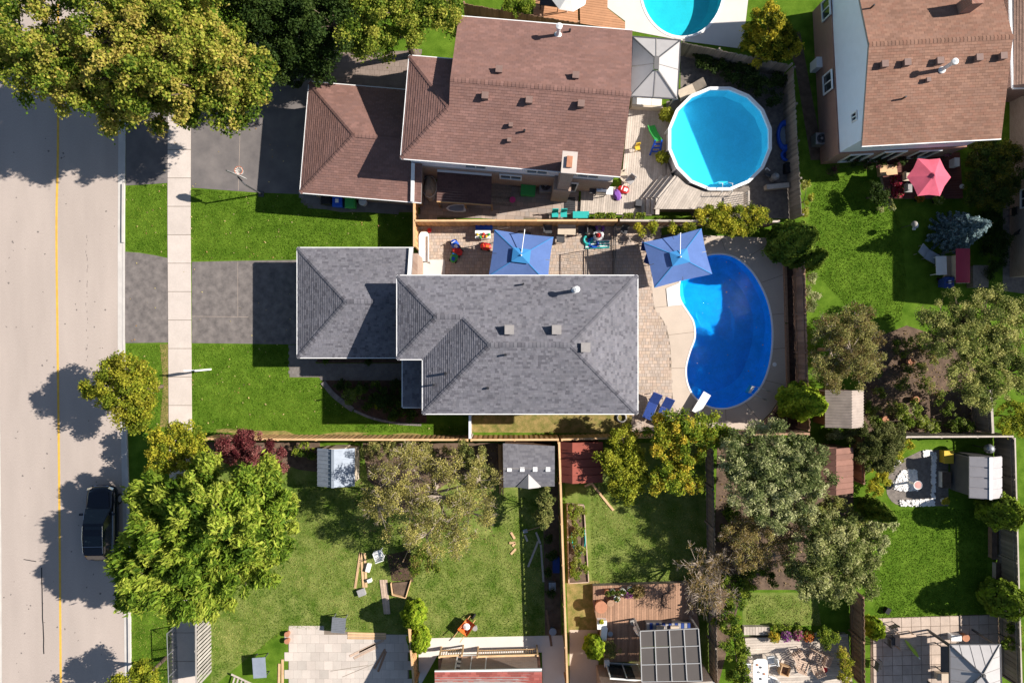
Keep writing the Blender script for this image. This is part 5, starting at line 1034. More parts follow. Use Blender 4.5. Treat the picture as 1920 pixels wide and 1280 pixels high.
def gazebo(label, cor_px, apex_px, z0, z1, cap=(.28, .75), seams=3, m='canopy_grey', straight=False):
    P = [W(*p, z0) for p in cor_px]; A = W(*apex_px, z1); c0 = (sum(p[0] for p in cor_px)/4, sum(p[1] for p in cor_px)/4); t = thing('gazebo', label, 'gazebo', *c0)
    ax = (P[1]-P[0]).normalized(); ay = (P[3]-P[0]).normalized(); T = [A-ax*cap[0]/2-ay*cap[1]/2, A+ax*cap[0]/2-ay*cap[1]/2, A+ax*cap[0]/2+ay*cap[1]/2, A-ax*cap[0]/2+ay*cap[1]/2]
    for i in range(4):
        a, b, ta, tb = P[i], P[(i+1) % 4], T[i], T[(i+1) % 4]
        if straight:
            L = (b-a).length; gg = (A-a).dot((b-a).normalized())/L; ee = lambda f: a.lerp(b, f); hh = lambda f: a.lerp(A, f/gg) if f < gg else b.lerp(A, (1-f)/(1-gg))
            for k in range(seams):
                f0, f1 = k/seams+.002, (k+1)/seams-.002; pl = [ee(f0), ee(f1), hh(f1)]+([A] if f0 < gg < f1 else [])+[hh(f0)]; MB().slab(pl, .02).build('roof_panel', m, t)
                if k: MB().bar(ee(k/seams)+Vector((0, 0, .012)), hh(k/seams)+Vector((0, 0, .012)), .02, .02).build('seam', 'vent_grey', t)
        for k in range(0 if straight else seams):
            f0, f1 = k/seams+.006, (k+1)/seams-.006; MB().slab([a.lerp(b, f0), a.lerp(b, f1), ta.lerp(tb, f1), ta.lerp(tb, f0)], .02).build('roof_panel', m, t)
        for k in range(1, 0 if straight else seams): MB().bar(a.lerp(b, k/seams)+Vector((0, 0, .02)), ta.lerp(tb, k/seams)+Vector((0, 0, .02)), .025, .03).build('seam', 'vent_grey', t)
        MB().bar(a+Vector((0, 0, .02)), ta+Vector((0, 0, .02)), .06, .05).build('hip_rib', 'dark_metal', t)
        MB().bar(a, b, .07, .09).build('eave_beam', 'dark_metal', t); q = a.lerp(A, .07); MB().box(q.x, q.y, 0, .1, .1, z0).build('post', 'dark_metal', t)
    MB().add([p+Vector((0, 0, .06)) for p in T]+[p+Vector((0, 0, .2)) for p in T], [(0, 1, 5, 4), (1, 2, 6, 5), (2, 3, 7, 6), (3, 0, 4, 7), (4, 5, 6, 7)]).build('top_vent', 'shed_grey', t); return t
gazebo('grey metal hip-roof gazebo between the brown house and round pool', [(1185, 69), (1276, 76), (1270, 186), (1181, 181)], (1230, 120), 2.3, 3.2, seams=2)
gazebo('grey panelled gazebo roof on the slab patio', [(1780, 1207), (1875, 1207), (1878, 1318), (1781, 1318)], (1842, 1264), 2.3, 3.0, cap=(.15, .15), seams=5, straight=True)
# ------------------------------------------------------------------ sheds
def shed(label, x0, y0, x1, y1, ridge_x, zw, zr, wall_m, roof_m, ribs=0, name='shed', horiz=False, ribm=None, cap=None, strips=0):
    """roof outline in px at eave height; ridge runs up the picture"""
    t = thing(name, label, 'shed', (x0+x1)/2, (y0+y1)/2); a, b = W(x0, y0, zw), W(x1, y1, zw); rx = W(ridge_x, 0, zr).x; up, dn = a.y, b.y
    MB().prism([(a.x+.12, up-.1), (b.x-.12, up-.1), (b.x-.12, dn+.1), (a.x+.12, dn+.1)], 0, zw-.02).build('wall', wall_m, t)
    for yy, s in ((up-.1, -1), (dn+.1, 1)):
        g = [(a.x+.12, yy, zw-.03), (b.x-.12, yy, zw-.03), (rx, yy, zr-.06)]; MB().add(g+[(x, y+.05*s, z) for x, y, z in g], [(0, 1, 2), (5, 4, 3), (0, 3, 4, 1), (1, 4, 5, 2), (2, 5, 3, 0)]).build('gable', wall_m, t)
    for xe in (a.x, b.x):
        rf = MB().slab([(xe, up, zw), (xe, dn, zw), (rx, dn, zr), (rx, up, zr)], .05).build('roof', roof_m, t)
        for k in range(ribs):
            f = (k+.5)/ribs; y = up+(dn-up)*f; MB().bar((xe, y, zw+.015), (rx, y, zr+.015), .055 if not strips else (up-dn)/ribs*.86, .05).build('roof_rib' if not strips else 'roof_plank', ribm or roof_m, rf)
    if cap: MB().bar((rx, up+.01, zr+.02), (rx, dn-.01, zr+.02), .16, .04).build('ridge_cap', cap, t)
    xm = (a.x+b.x)/2; MB().box(xm, up-.08, .05, .9, .06, zw-.25).build('door', wall_m, t); return t
shed('pale blue-grey metal shed with ribbed roof behind the long fence', 595, 840, 665, 911, 624, 1.8, 2.25, 'tan_fabric', 'shed_blue', 9, cap='shed_blue')
shed('small red-roofed shed in the corner of two tan fences', 1051, 828, 1130, 904, 1073, 1.8, 2.2, 'shed_red', 'shed_red', 5, strips=1)
shed('corrugated tan shed half under a bright cedar', 1547, 731, 1619, 801, 1597, 1.9, 2.35, 'shed_brown', 'corrugated', 13)
shed('red-brown plank shed beside the silvery tree', 1518, 838, 1599, 924, 1567, 1.9, 2.5, 'shed_brown', 'shed_brown', 8, strips=1)
gs = shed('grey resin shed with white ridge cap on the gravel court', 1817, 855, 1878, 933, 1857, 1.95, 2.35, 'shed_grey', 'resin_grey', 4, strips=1, cap='white_plastic')
# shingled shed with dormer: ridge across
sh = thing('shed', 'grey shingled shed with small gabled dormer and four pale roof squares', 'shed', 992, 872); zw, zr = 1.9, 2.55
a, b, c, d = W(943, 831, zw), W(1040, 836, zw), W(1040, 911, zw), W(944, 913, zw); e, f = W(943.5, 878, zr), W(1040, 878, zr); SP = ((1, 1, 1), (.85, .85, .87), (1.1, 1.1, 1.1))
rf = MB().slab([a, b, f, e], .08).slab([d, c, f, e], .08).build('roof', 'vent_grey', sh); mb = MB(); shingles(mb, [a, b, f, e], (1, 0, 0), pal=SP); shingles(mb, [d, c, f, e], (1, 0, 0), pal=SP); s = mb.build('shingles', 'shingle_grey', rf); s['kind'] = 'stuff'
for i in range(4): p = e.lerp(f, .12+.25*i)+Vector((0, .0, .02)); MB().box(p.x, p.y-.04, p.z-.1, .26, .26, .12).build('skylight', 'white_plastic', rf)
MB().prism([(a.x+.12, a.y-.1), (b.x-.12, a.y-.18), (c.x-.12, c.y+.1), (d.x+.12, c.y+.1)], 0, zw).build('wall', 'wood_mid', sh)
rp_ = W(991, 889, 2.5); fr = c.y-.05; dl, dr = W(968, 912, zw+.05).x, W(1016, 912, zw+.05).x; R0, R1 = Vector((rp_.x, rp_.y, 2.42)), Vector((rp_.x, fr, 2.42))
MB().slab([R0, R1, (dl, fr, zw+.08)], .05).slab([R0, R1, (dr, fr, zw+.08)], .05).build('dormer_roof', 'canopy_grey', sh); MB().add([(dl+.08, fr+.08, zw), (dr-.08, fr+.08, zw), (R1.x, fr+.08, 2.36)], [(0, 1, 2)]).build('dormer_gable', 'wood_mid', sh)
window(sh, ((dl+dr)/2+.1, fr+.15, 1.5), .5, .5, (0, -1), 2); MB().box(rp_.x-.5, c.y+.07, .05, .8, .06, 1.75).build('door', 'white_plastic', sh)
# swing seat with red canopy
sw_ = thing('garden_swing', 'garden swing seat under a dark red canopy with pale scalloped hem', 'swing', 1790, 505); a, b = W(1793, 466, 1.9), W(1820, 530, 1.9)
mb = MB(); n = 6
vs = []
for i in range(n+1):
    x = a.x+(b.x-a.x)*i/n; z = 1.85+.12*math.sin(math.pi*i/n); vs += [(x, a.y, z), (x, b.y, z)]
mb.add(vs, [(2*i, 2*i+1, 2*i+3, 2*i+2) for i in range(n)]); mb.build('canopy', 'red_canvas', sw_)
for i in range(9): MB().box(a.x+.12+i*.085, b.y-.012, 1.72, .055, .012, .1).build('hem_scallop', 'white_canvas', sw_)
for x, y in ((a.x+.05, a.y-.1), (b.x-.05, a.y-.1), (a.x+.05, b.y+.1), (b.x-.05, b.y+.1)): MB().tube([(x, y, 0), (x, y, 1.86)], .03, 6).build('leg', 'dark_metal', sw_)
MB().box((a.x+b.x)/2, (a.y+b.y)/2, .42, .5, 1.5, .1).build('seat', 'tan_fabric', sw_); MB().box(b.x-.22, (a.y+b.y)/2, .5, .1, 1.5, .5).build('backrest', 'tan_fabric', sw_)

# ------------------------------------------------------------------ parked car
car = thing('parked_car', 'black crossover parked against the kerb by the corner tree', 'car', 203, 974, R(.6)); Lc, Wc = 4.55, 1.84
# stations along y (front = +y): y, z bottom, z shoulder, half width bottom, half width shoulder
ST = [(2.3, .4, .6, .38, .34), (2.22, .3, .76, .68, .6), (2.05, .25, .86, .84, .76), (1.8, .23, .91, .91, .83), (1.4, .22, .96, .92, .85), (.75, .22, 1.02, .92, .87), (-.2, .22, 1.04, .92, .88), (-1.2, .22, 1.06, .92, .88), (-1.85, .24, 1.08, .91, .85), (-2.1, .28, 1.04, .84, .76), (-2.25, .34, .95, .68, .6), (-2.3, .45, .8, .5, .45)]
mb = MB(); vs = []; fs = []; m = 9
for y, zb_, zs, hb, hs2 in ST:
    prof = [(-hb*.9, zb_), (-hb, zb_+.15), (-hb-.0, zb_+(zs-zb_)*.55), (-hs2, zs), (0, zs+.05), (hs2, zs), (hb, zb_+(zs-zb_)*.55), (hb, zb_+.15), (hb*.9, zb_)]; vs += [(x, y, z) for x, z in prof]
for i in range(len(ST)-1):
    for j in range(m): fs.append((i*m+j, i*m+(j+1) % m, (i+1)*m+(j+1) % m, (i+1)*m+j))
fs += [tuple(range(m-1, -1, -1)), tuple((len(ST)-1)*m+j for j in range(m))]; fs = [f[::-1] for f in fs]; bod = mb.add(vs, fs).build('body', 'car_paint', car, world=False, smooth=True); sm_ = bod.modifiers.new('round', 'SUBSURF'); sm_.levels = 1; sm_.render_levels = 1
CB_ = [(.95, 1.0, 1.03, .80, .78), (.15, 1.0, 1.56, .84, .62), (-.3, 1.0, 1.62, .86, .64), (-1.2, 1.0, 1.61, .85, .63), (-1.75, 1.0, 1.52, .82, .58), (-2.15, 1.0, 1.08, .76, .66)]
mb = MB(); vs = []; fs = []; m = 6
for y, zb_, zt_, hb, ht in CB_: vs += [(-hb, y, zb_), (-hb*.985, y, zb_+(zt_-zb_)*.12), (-ht, y, zt_), (ht, y, zt_), (hb*.985, y, zb_+(zt_-zb_)*.12), (hb, y, zb_)]
for i in range(len(CB_)-1):
    for j in range(m-1): fs.append((i*m+j, (i+1)*m+j, (i+1)*m+j+1, i*m+j+1))
fs += [tuple(range(m)), tuple((len(CB_)-1)*m+j for j in range(m-1, -1, -1))]; mb.add(vs, fs).build('cabin', 'car_paint', car, world=False)
def lerp3(a, b, t): return tuple(a[k]+(b[k]-a[k])*t for k in range(3))
def cabpt(i, j): y, zb_, zt_, hb, ht = CB_[i]; return [(-hb*.985, y, zb_+(zt_-zb_)*.12), (-ht, y, zt_), (ht, y, zt_), (hb*.985, y, zb_+(zt_-zb_)*.12)][j]
def panel(name, q, off, mtl, ins=.06, par=car):
    q = [Vector(p) for p in q]; c = sum(q, Vector())/4; nrm = (q[1]-q[0]).cross(q[3]-q[0]).normalized(); nrm = nrm if nrm.dot(Vector((0, 0, 1))) > 0 else -nrm; q = [p.lerp(c, ins)+nrm*off for p in q]
    return MB().add(q+[p-nrm*off*1.2 for p in q], [(0, 1, 2, 3), (7, 6, 5, 4), (0, 4, 5, 1), (1, 5, 6, 2), (2, 6, 7, 3), (3, 7, 4, 0)]).build(name, mtl, par, world=False)
panel('windscreen', [(-.77, .93, 1.05), (.77, .93, 1.05), cabpt(1, 2), cabpt(1, 1)], .012, 'car_glass', .05)
panel('rear_window', [cabpt(4, 1), cabpt(4, 2), (.66, -2.13, 1.12), (-.66, -2.13, 1.12)], .012, 'car_glass', .1)
panel('sunroof', [(-.52, .02, 1.585), (.52, .02, 1.585), (.52, -1.15, 1.625), (-.52, -1.15, 1.625)], .012, 'car_glass', .03)
for s, (j0, j1) in ((-1, (0, 1)), (1, (3, 2))):
    for i0, i1 in ((1, 2), (2, 3), (3, 4)): panel('side_window', [cabpt(i0, j0), cabpt(i1, j0), cabpt(i1, j1), cabpt(i0, j1)], .014, 'car_glass', .07)
    MB().tube([(s*.6, .05, 1.64), (s*.62, -.6, 1.68), (s*.6, -1.6, 1.62)], .018, 6).build('roof_rail', 'chrome', car, world=False)
    MB().tube([(s*.875, .75, 1.05), (s*.885, -.4, 1.08), (s*.86, -1.7, 1.1)], .014, 5).build('window_trim', 'chrome', car, world=False)
    MB().box(s*1.0, .62, 1.02, .2, .12, .13).build('mirror', 'car_paint', car, world=False)
    panel('headlight', [(s*.78, 2.02, .86), (s*.5, 2.12, .84), (s*.52, 2.2, .72), (s*.8, 2.12, .74)], .02, 'chrome', .0)
    panel('tail_light', [(s*.82, -1.98, 1.06), (s*.55, -2.12, 1.04), (s*.56, -2.21, .94), (s*.82, -2.1, .92)], .02, 'lamp_red', .0)
    for y in (1.38, -1.38):
        w_ = MB().tube([(s*.72, y, .33), (s*.93, y, .33)], .33, 20).build('tyre', 'tyre', car, world=False, smooth=False); MB().tube([(s*.925, y, .33), (s*.94, y, .33)], .21, 14).build('rim', 'steel', w_, world=False)
MB().bar((-.45, 2.25, .6), (.45, 2.25, .6), .05, .2).build('grille', 'chrome', car, world=False); MB().bar((-.62, -1.2, 1.635), (.62, -1.2, 1.635), .02, .02).build('roof_seam', 'chrome', car, world=False)
panel('bonnet_panel', [(-.62, 1.95, .935), (.62, 1.95, .935), (.72, 1.0, 1.06), (-.72, 1.0, 1.06)], .012, 'car_paint', .04)
MB().bar((-.7, -2.29, .62), (.7, -2.29, .62), .08, .16).build('rear_bumper', 'plastic_grey', car, world=False)

# ------------------------------------------------------------------ front yard things
bb = thing('basketball_hoop', 'freestanding basketball hoop with fan-shaped backboard by the driveway', 'hoop', 492, 364); p = W(490, 364)
MB().tube([p, p+Vector((0, 0, 2.6)), p+Vector((-.25, .35, 3.05))], .045, 8).build('pole', 'dark_metal', bb); q = p+Vector((-.3, .45, 3.05)); u = Vector((.93, -.37, 0))
fan = [(-.58, .1), (.58, .1), (.62, .4), (.4, .68), (0, .78), (-.4, .68), (-.62, .4)]; nn = Vector((.37, .93, 0))*.025
MB().add([q+u*x+Vector((0, 0, y-.2))+nn for x, y in fan]+[q+u*x+Vector((0, 0, y-.2))-nn for x, y in fan], [tuple(range(7)), tuple(range(13, 6, -1))]+[(i, 7+i, 7+(i+1) % 7, (i+1) % 7) for i in range(7)]).build('backboard', 'plastic_grey', bb)
h0 = q+Vector((.1, .27, 0)); MB().tube([h0+Vector((.23*math.cos(t*.3142), .23*math.sin(t*.3142), 0)) for t in range(21)], .012, 5, cap=False).build('rim', 'plastic_orange', bb); mb = MB()
for i in range(12):
    t = i*math.pi/6
    for s in (.35, -.35): mb.bar(h0+Vector((.23*math.cos(t), .23*math.sin(t), 0)), h0+Vector((.13*math.cos(t+s), .13*math.sin(t+s), -.4)), .012, .012)
mb.build('net', 'white_canvas', bb); MB().box(p.x, p.y, 0, .34, .34, .06).build('base', 'dark_metal', bb)
sg = thing('sign_post', 'white yard sign on post at the edge of the sidewalk', 'sign', 396, 692); p = W(395, 692); MB().box(p.x, p.y, 0, .1, .1, 2.05).build('post', 'white_plastic', sg); MB().box(p.x-.35, p.y, 1.72, .95, .08, .08).build('arm', 'white_plastic', sg); MB().box(p.x-.42, p.y, 1.0, .6, .03, .68).build('panel', 'white_plastic', sg)
def wheelie(label, px, py, m, rz=0.0, h=1.0):
    t = thing('wheeled_bin', label, 'bin', px, py, rz); mb = MB().add([(-.22, -.25, .08), (.22, -.25, .08), (.22, .22, .08), (-.22, .22, .08), (-.29, -.34, h), (.29, -.34, h), (.29, .3, h), (-.29, .3, h)], [(3, 2, 1, 0), (4, 5, 6, 7), (0, 1, 5, 4), (1, 2, 6, 5), (2, 3, 7, 6), (3, 0, 4, 7)]); mb.build('body', m, t, world=False)
    MB().add([(-.31, -.37, h), (.31, -.37, h), (.31, .33, h), (-.31, .33, h), (-.26, -.32, h+.07), (.26, -.32, h+.07), (.26, .28, h+.09), (-.26, .28, h+.09)], [(4, 5, 6, 7), (0, 1, 5, 4), (1, 2, 6, 5), (2, 3, 7, 6), (3, 0, 4, 7)]).build('lid', m, t, world=False); MB().tube([(-.25, .36, h-.05), (.25, .36, h-.05)], .02, 6).build('handle', 'plastic_black', t, world=False)
    for s in (-.24, .24): MB().tube([(s-.03, .25, .1), (s+.03, .25, .1)], .1, 10).build('wheel', 'tyre', t, world=False)
    return t
b1 = wheelie('blue wheeled bin with white label beside the brown garage', 640, 383, 'plastic_blue'); MB().box(0, 0, 1.085, .2, .24, .008).build('sticker', 'white_plastic', b1, world=False)
wheelie('green wheeled bin between the blue one and white pail', 663, 385, 'plastic_green'); wheelie('dark grey wheeled bin with pale lid label next to the blue bin', 619, 379, 'plastic_black')
def pail(label, px, py, r, h, m, z=0.0, cat='pail', name='pail', inner=None):
    t = thing(name, label, cat, px, py, z=z); MB().lathe(0, 0, [(r*.82, 0), (r, h), (r*.9, h), (r*.85, h*.75)], 16).build('shell', m, t, world=False); MB().lathe(0, 0, [(r*1.03, h-.03), (r*1.06, h), (r*1.03, h+.015), (r*.92, h+.015)], 16).build('rim', m, t, world=False)
    if inner: MB().lathe(0, 0, [(r*.87, h*.8), (r*.8, h*.86), (.02, h*.9)], 12).build('contents', inner, t, world=False)
    return t
pail('white round pail standing beside the green wheeled bin', 683, 381, .24, .5, 'white_plastic', inner='stone_grey')
pots = [('potted_plant', 'potted ornamental grass between gazebo and the round pool wall', 1246, 221, .24, .5, .16, [(.2, .22, .02), (.36, .36, .04)], 15), ('potted_plant', 'potted ornamental grass between child slide and angled steps', 1238, 300, .24, .5, .16, [(.2, .22, .02), (.36, .36, .04)], 13)]
def potted(label, px, py, r, h, z, pal, rpx, leaf=.1, dens=700, m='plastic_black', group=None):
    t = thing('potted_plant', label, 'pot plant', px, py, z=z, group=group); MB().lathe(0, 0, [(r*.75, 0), (r, h), (r*.88, h), (r*.86, h*.9), (.02, h*.92)], 14).build('pot', m, t, world=False)
    c = np.array(W(px, py, z)); rr = rpx/S; n = int(math.pi*rr*rr*dens); d = unit(n); d[:, 2] = np.abs(d[:, 2]); f = rng.uniform(.25, 1, n)[:, None]; P = c+np.array([0, 0, h])+d*f*np.array([rr, rr, rr*.8]); N = d*.3+rng.normal(0, .5, (n, 3))+np.array([0, 0, .6]); N /= np.linalg.norm(N, axis=1)[:, None]
    V, Q_ = leaf_quads(P, N, leaf, 2.2, .1); np_obj('foliage', V, Q_, palette(pal, n, rng.random(n)), 'leaf', t); return t
for nm, lab, px, py, r, h, z, pal, rpx in pots: potted(lab, px, py, r, h, z, pal, rpx)
# ------------------------------------------------------------------ garden furniture builders (local coordinates, copied as needed)
def chair(label, px, py, rz, m, z=0.0, group=None, seat_m=None, wd=.5, slats=False, arms=False, name='garden_chair'):
    t = thing(name, label, 'chair', px, py, rz, group, z); sm = seat_m or m
    for x in (-1, 1):
        for y in (-1, 1): MB().bar((x*wd*.45, y*wd*.42, 0), (x*wd*.42, y*wd*.4, .42 if y < 0 else .9), .035, .035).build('leg', m, t, world=False)
        if arms: MB().bar((x*wd*.5, -wd*.42, .63), (x*wd*.5, wd*.42, .66), .06, .03).build('armrest', m, t, world=False)
    if slats:
        for i in range(5): MB().box(0, -wd*.4+i*wd*.2, .42, wd, wd*.15, .025).build('slat', sm, t, world=False)
        for i in range(5): MB().bar((-wd*.4+i*wd*.2, wd*.43, .46), (-wd*.4+i*wd*.2, wd*.56, .95), wd*.14, .02).build('slat', sm, t, world=False)
    else:
        MB().box(0, 0, .42, wd, wd*.95, .05).build('seat', sm, t, world=False); MB().bar((0, wd*.44, .46), (0, wd*.6, .92), wd*.96, .04, up=(0, 1, 0)).build('backrest', sm, t, world=False)
    return t
def table(label, px, py, w, d, rz, m, z=0.0, h=.73, top_m=None, slats=0, name='garden_table', legm=None):
    t = thing(name, label, 'table', px, py, rz, None, z)
    if slats:
        for i in range(slats): MB().box(0, -d/2+d*(i+.5)/slats, h-.03, w, d/slats-.01, .03).build('slat', m, t, world=False)
    else: MB().box(0, 0, h-.035, w, d, .035).build('table_top', top_m or m, t, world=False)
    for x in (-1, 1):
        for y in (-1, 1): MB().box(x*(w/2-.06), y*(d/2-.06), 0, .05, .05, h-.036).build('leg', legm or m, t, world=False)
    return t
def lounger(label, px, py, rz, m, fab, z=0.0, group=None):
    t = thing('sun_lounger', label, 'lounger', px, py, rz, group, z)
    for x in (-.3, .3):
        MB().bar((x, -.85, .32), (x, .2, .32), .04, .05).build('side_rail', m, t, world=False)
        for y in (-.75, .15, .7): MB().box(x, y, 0, .04, .04, .31).build('leg', m, t, world=False)
    MB().bar((0, -.85, .37), (0, .2, .37), .6, .06).build('seat', fab, t, world=False); MB().bar((0, .22, .38), (0, .85, .7), .6, .06).build('backrest', fab, t, world=False); return t
def cbox(label, px, py, sx_, sy_, h, m, rz=0.0, z=0.0, lid=None, name='box', cat='box', group=None):
    t = thing(name, label, cat, px, py, rz, group, z); MB().box(0, 0, 0, sx_, sy_, h).build('body', m, t, world=False); MB().box(0, 0, h, sx_*1.06, sy_*1.06, .04).build('lid', lid or m, t, world=False); return t
def plank(label, a, b, w=.14, t=.04, z=.0, z2=None, m='lumber', group='loose lumber'):
    pa, pb = W(*a), W(*b); pa.z = z+t/2+.005; pb.z = (z if z2 is None else z2)+t/2+.005; o = MB().bar(pa, pb, w, t).build('lumber_plank', m, label=label, cat='plank', group=group); return o
def ride_on(label, px, py, rz, m, m2):
    t = thing('ride_on_toy', label, 'toy', px, py, rz); MB().lathe(0, 0, [(.1, .12), (.24, .16), (.24, .28), (.14, .36)], 12, sx=1, sy=1.5).build('body', m, t, world=False)
    for x in (-.2, .2):
        for y in (-.22, .22): MB().tube([(x-.04, y, .1), (x+.04, y, .1)], .1, 10).build('wheel', 'plastic_black', t, world=False)
    MB().tube([(0, .2, .3), (0, .16, .55)], .02, 6).build('steering_post', m2, t, world=False); MB().tube([(-.14, .16, .55), (.14, .16, .55)], .025, 6).build('handlebar', m2, t, world=False); MB().box(0, -.12, .33, .2, .22, .06).build('seat', m2, t, world=False); return t
def ac_unit(label, px, py, s=.75, h=.75, m='grey_metal'):
    t = thing('air_conditioner', label, 'air conditioner', px, py); MB().box(0, 0, 0, s, s, h).build('casing', m, t, world=False); MB().lathe(0, 0, [(s*.42, h), (s*.42, h+.03), (s*.36, h+.03)], 18).build('fan_ring', 'dark_metal', t, world=False)
    for i in range(5): a = i*1.2566; MB().bar((.04*math.cos(a), .04*math.sin(a), h+.035), (s*.33*math.cos(a), s*.33*math.sin(a), h+.035), .12, .01).build('fan_blade', 'black_metal', t, world=False)
    MB().lathe(0, 0, [(.08, h+.03), (.08, h+.06)], 12).build('hub', 'grey_metal', t, world=False)
def torus(mb, c, r, rr, n=20, m=8, sy=1, rz=0):
    vs = []; fs = []; ca, sa = math.cos(rz), math.sin(rz)
    for i in range(n):
        t = 2*math.pi*i/n
        for j in range(m):
            p = 2*math.pi*j/m; x = (r+rr*math.cos(p))*math.cos(t); y = (r+rr*math.cos(p))*math.sin(t)*sy; vs.append((c[0]+x*ca-y*sa, c[1]+x*sa+y*ca, c[2]+rr*math.sin(p)))
    for i in range(n):
        for j in range(m): fs.append((i*m+j, ((i+1) % n)*m+j, ((i+1) % n)*m+(j+1) % m, i*m+(j+1) % m))
    return mb.add(vs, fs)
# ------------------------------------------------------------------ patio of the grey-roofed house
sd_ = thing('water_slide', 'long white rounded slide lying by the patio fence corner', 'slide', 796, 462); a = W(796, 462)
mb = MB(); pts = [(-.3, -.95), (.3, -.95)]+[(.3*math.cos(t*math.pi/8), .62+.3*math.sin(t*math.pi/8)) for t in range(9)]; MB().prism([(a.x+x, a.y+y) for x, y in pts], .18, .26).build('chute', 'white_plastic', sd_)
for s in (-.28, .28): MB().bar((a.x+s, a.y-.95, .32), (a.x+s, a.y+.6, .32), .05, .14).build('side_wall', 'white_plastic', sd_); MB().tube([(a.x+s, a.y-.9, .2), (a.x+s*1.3, a.y-1.1, .0)], .025, 6).build('leg', 'grey_metal', sd_)
MB().box(a.x, a.y+.2, 0, .5, .3, .17).build('support', 'white_plastic', sd_)
pail('small red bucket beside the head of the white slide', 806, 433, .13, .26, 'plastic_red')
ride_on('blue and white ride-on toy in the patio toy cluster', 854, 460, R(30), 'plastic_blue', 'white_plastic'); ride_on('red ride-on toy in the patio toy cluster', 858, 472, R(60), 'plastic_red', 'plastic_red'); ride_on('green and blue ride-on toy in the patio toy cluster', 852, 483, R(-20), 'plastic_green', 'plastic_blue'); ride_on('lone red ride-on toy near the blue parasol', 911, 463, R(80), 'plastic_red', 'plastic_orange')
tb = table('low play table heaped with colourful toys against the patio fence', 906, 442, .95, .5, 0, 'white_plastic', h=.5)
for i, (dx, dy, m) in enumerate(((-11, -2, 'plastic_yellow'), (-5, 3, 'plastic_green'), (1, -3, 'plastic_red'), (6, 2, 'plastic_yellow'), (11, -2, 'plastic_green'), (-1, 2, 'plastic_orange'))):
    p = W(906+dx, 442+dy, .5); MB().lathe(p.x, p.y, [(.05, .5), (.09, .55), (.08, .66), (.03, .72)], 10).build('stacking_toy', m, label='%s toy on the low play table by the fence' % ('sunny yellow', 'leaf green', 'bright red', 'small yellow round', 'deep green', 'little orange')[i], cat='toy')
cbox('folded blue play mat pile behind the play table', 908, 427, 1.0, .35, .3, 'plastic_blue', name='play_mat', cat='mat')
table('tan-topped patio table beside the fence with rounded white end', 1061, 434, 1.1, .62, R(-2), 'deck_orange', top_m='tan_fabric')
for px, py, rz, lab in ((1027, 432, 90, 'dark patio chair between parasol mast and tan table'), (1050, 449, 180, 'dark patio chair pulled out beside the tan table'), (1090, 433, -90, 'dark patio chair between tan table and pool rings')): chair(lab, px, py, R(rz), 'black_metal', seat_m='dark_metal')
for px, py, r, rr, m, lab in ((1107, 435, .3, .11, 'plastic_black', 'black inner tube leaning in the pool toy heap'), (1121, 442, .26, .11, 'white_plastic', 'white swim ring with red centre on the pool toy heap'), (1112, 455, .28, .09, 'plastic_blue', 'deep blue swim ring at the foot of the pool toy heap'), (1124, 428, .22, .1, 'plastic_purple', 'purple swim ring at the back of the pool toy heap'), (1102, 450, .25, .09, 'plastic_teal', 'teal swim ring beside the black inner tube')):
    p = W(px, py); torus(MB(), (p.x, p.y, rr), r, rr).build('swim_ring', m, smooth=True, label=lab, cat='swim ring')
p = W(1121, 442); MB().lathe(p.x, p.y, [(.1, .0), (.13, .16), (.05, .27)], 12).build('beach_ball', 'plastic_red', label='small red ball inside the white swim ring', cat='ball')
fl = thing('air_mattress', 'striped light blue air mattress lying on the sunny pavers', 'air mattress', 1120, 460); p = W(1120, 460)
for i in range(6): MB().tube([(p.x-.75, p.y-.2+i*.085, .06), (p.x+.75, p.y-.13+i*.085, .06)], .05, 8).build('air_tube', 'white_plastic' if i % 2 else 'plastic_teal', fl)
def railing(label, a, b, h=1.2, sp=.11, m='black_metal', name='pool_railing'):
    A, B = W(*a), W(*b); t = thing(name, label, 'railing', (a[0]+b[0])/2, (a[1]+b[1])/2); L = (B-A).length; n = max(2, int(L/sp))
    for z in (.1, h): MB().bar(A+Vector((0, 0, z)), B+Vector((0, 0, z)), .035, .04).build('rail', m, t)
    for i in range(n+1): p = A.lerp(B, i/n); MB().box(p.x, p.y, .0 if i in (0, n) else .1, .04 if i in (0, n) else .016, .04 if i in (0, n) else .016, h-.02 if i not in (0, n) else h+.05).build('picket', m, t)
    return t
railing('black iron pool railing across the patio, full width', (1149, 426), (1149, 530)); railing('black iron railing stub beside the air mattress', (1097, 470), (1097, 530))
chair('light folding chair beside the iron railing and vine', 1168, 434, R(-15), 'white_metal', seat_m='dark_metal', wd=.42); chair('dark chair in the shade under the tilted parasol edge', 1207, 465, R(80), 'black_metal', seat_m='blue_fabric'); chair('dark chair half hidden under the tilted parasol edge', 1213, 489, R(70), 'black_metal', seat_m='blue_fabric')
lounger('navy cushioned sun lounger nearer the house eave', 1220, 760, R(-22), 'white_metal', 'blue_fabric', group='navy sun loungers by the pool'); lounger('navy cushioned sun lounger nearer the pool', 1243, 769, R(-22), 'white_metal', 'blue_fabric', group='navy sun loungers by the pool')
p = W(1165, 782); sc = thing('hose_coil', 'coiled pale hose by the house corner', 'hose', 1165, 782)
for k in range(3): torus(MB(), (p.x, p.y, .05+.045*k), .32-.03*k, .03, 20, 6).build('coil', 'plastic_grey', sc)
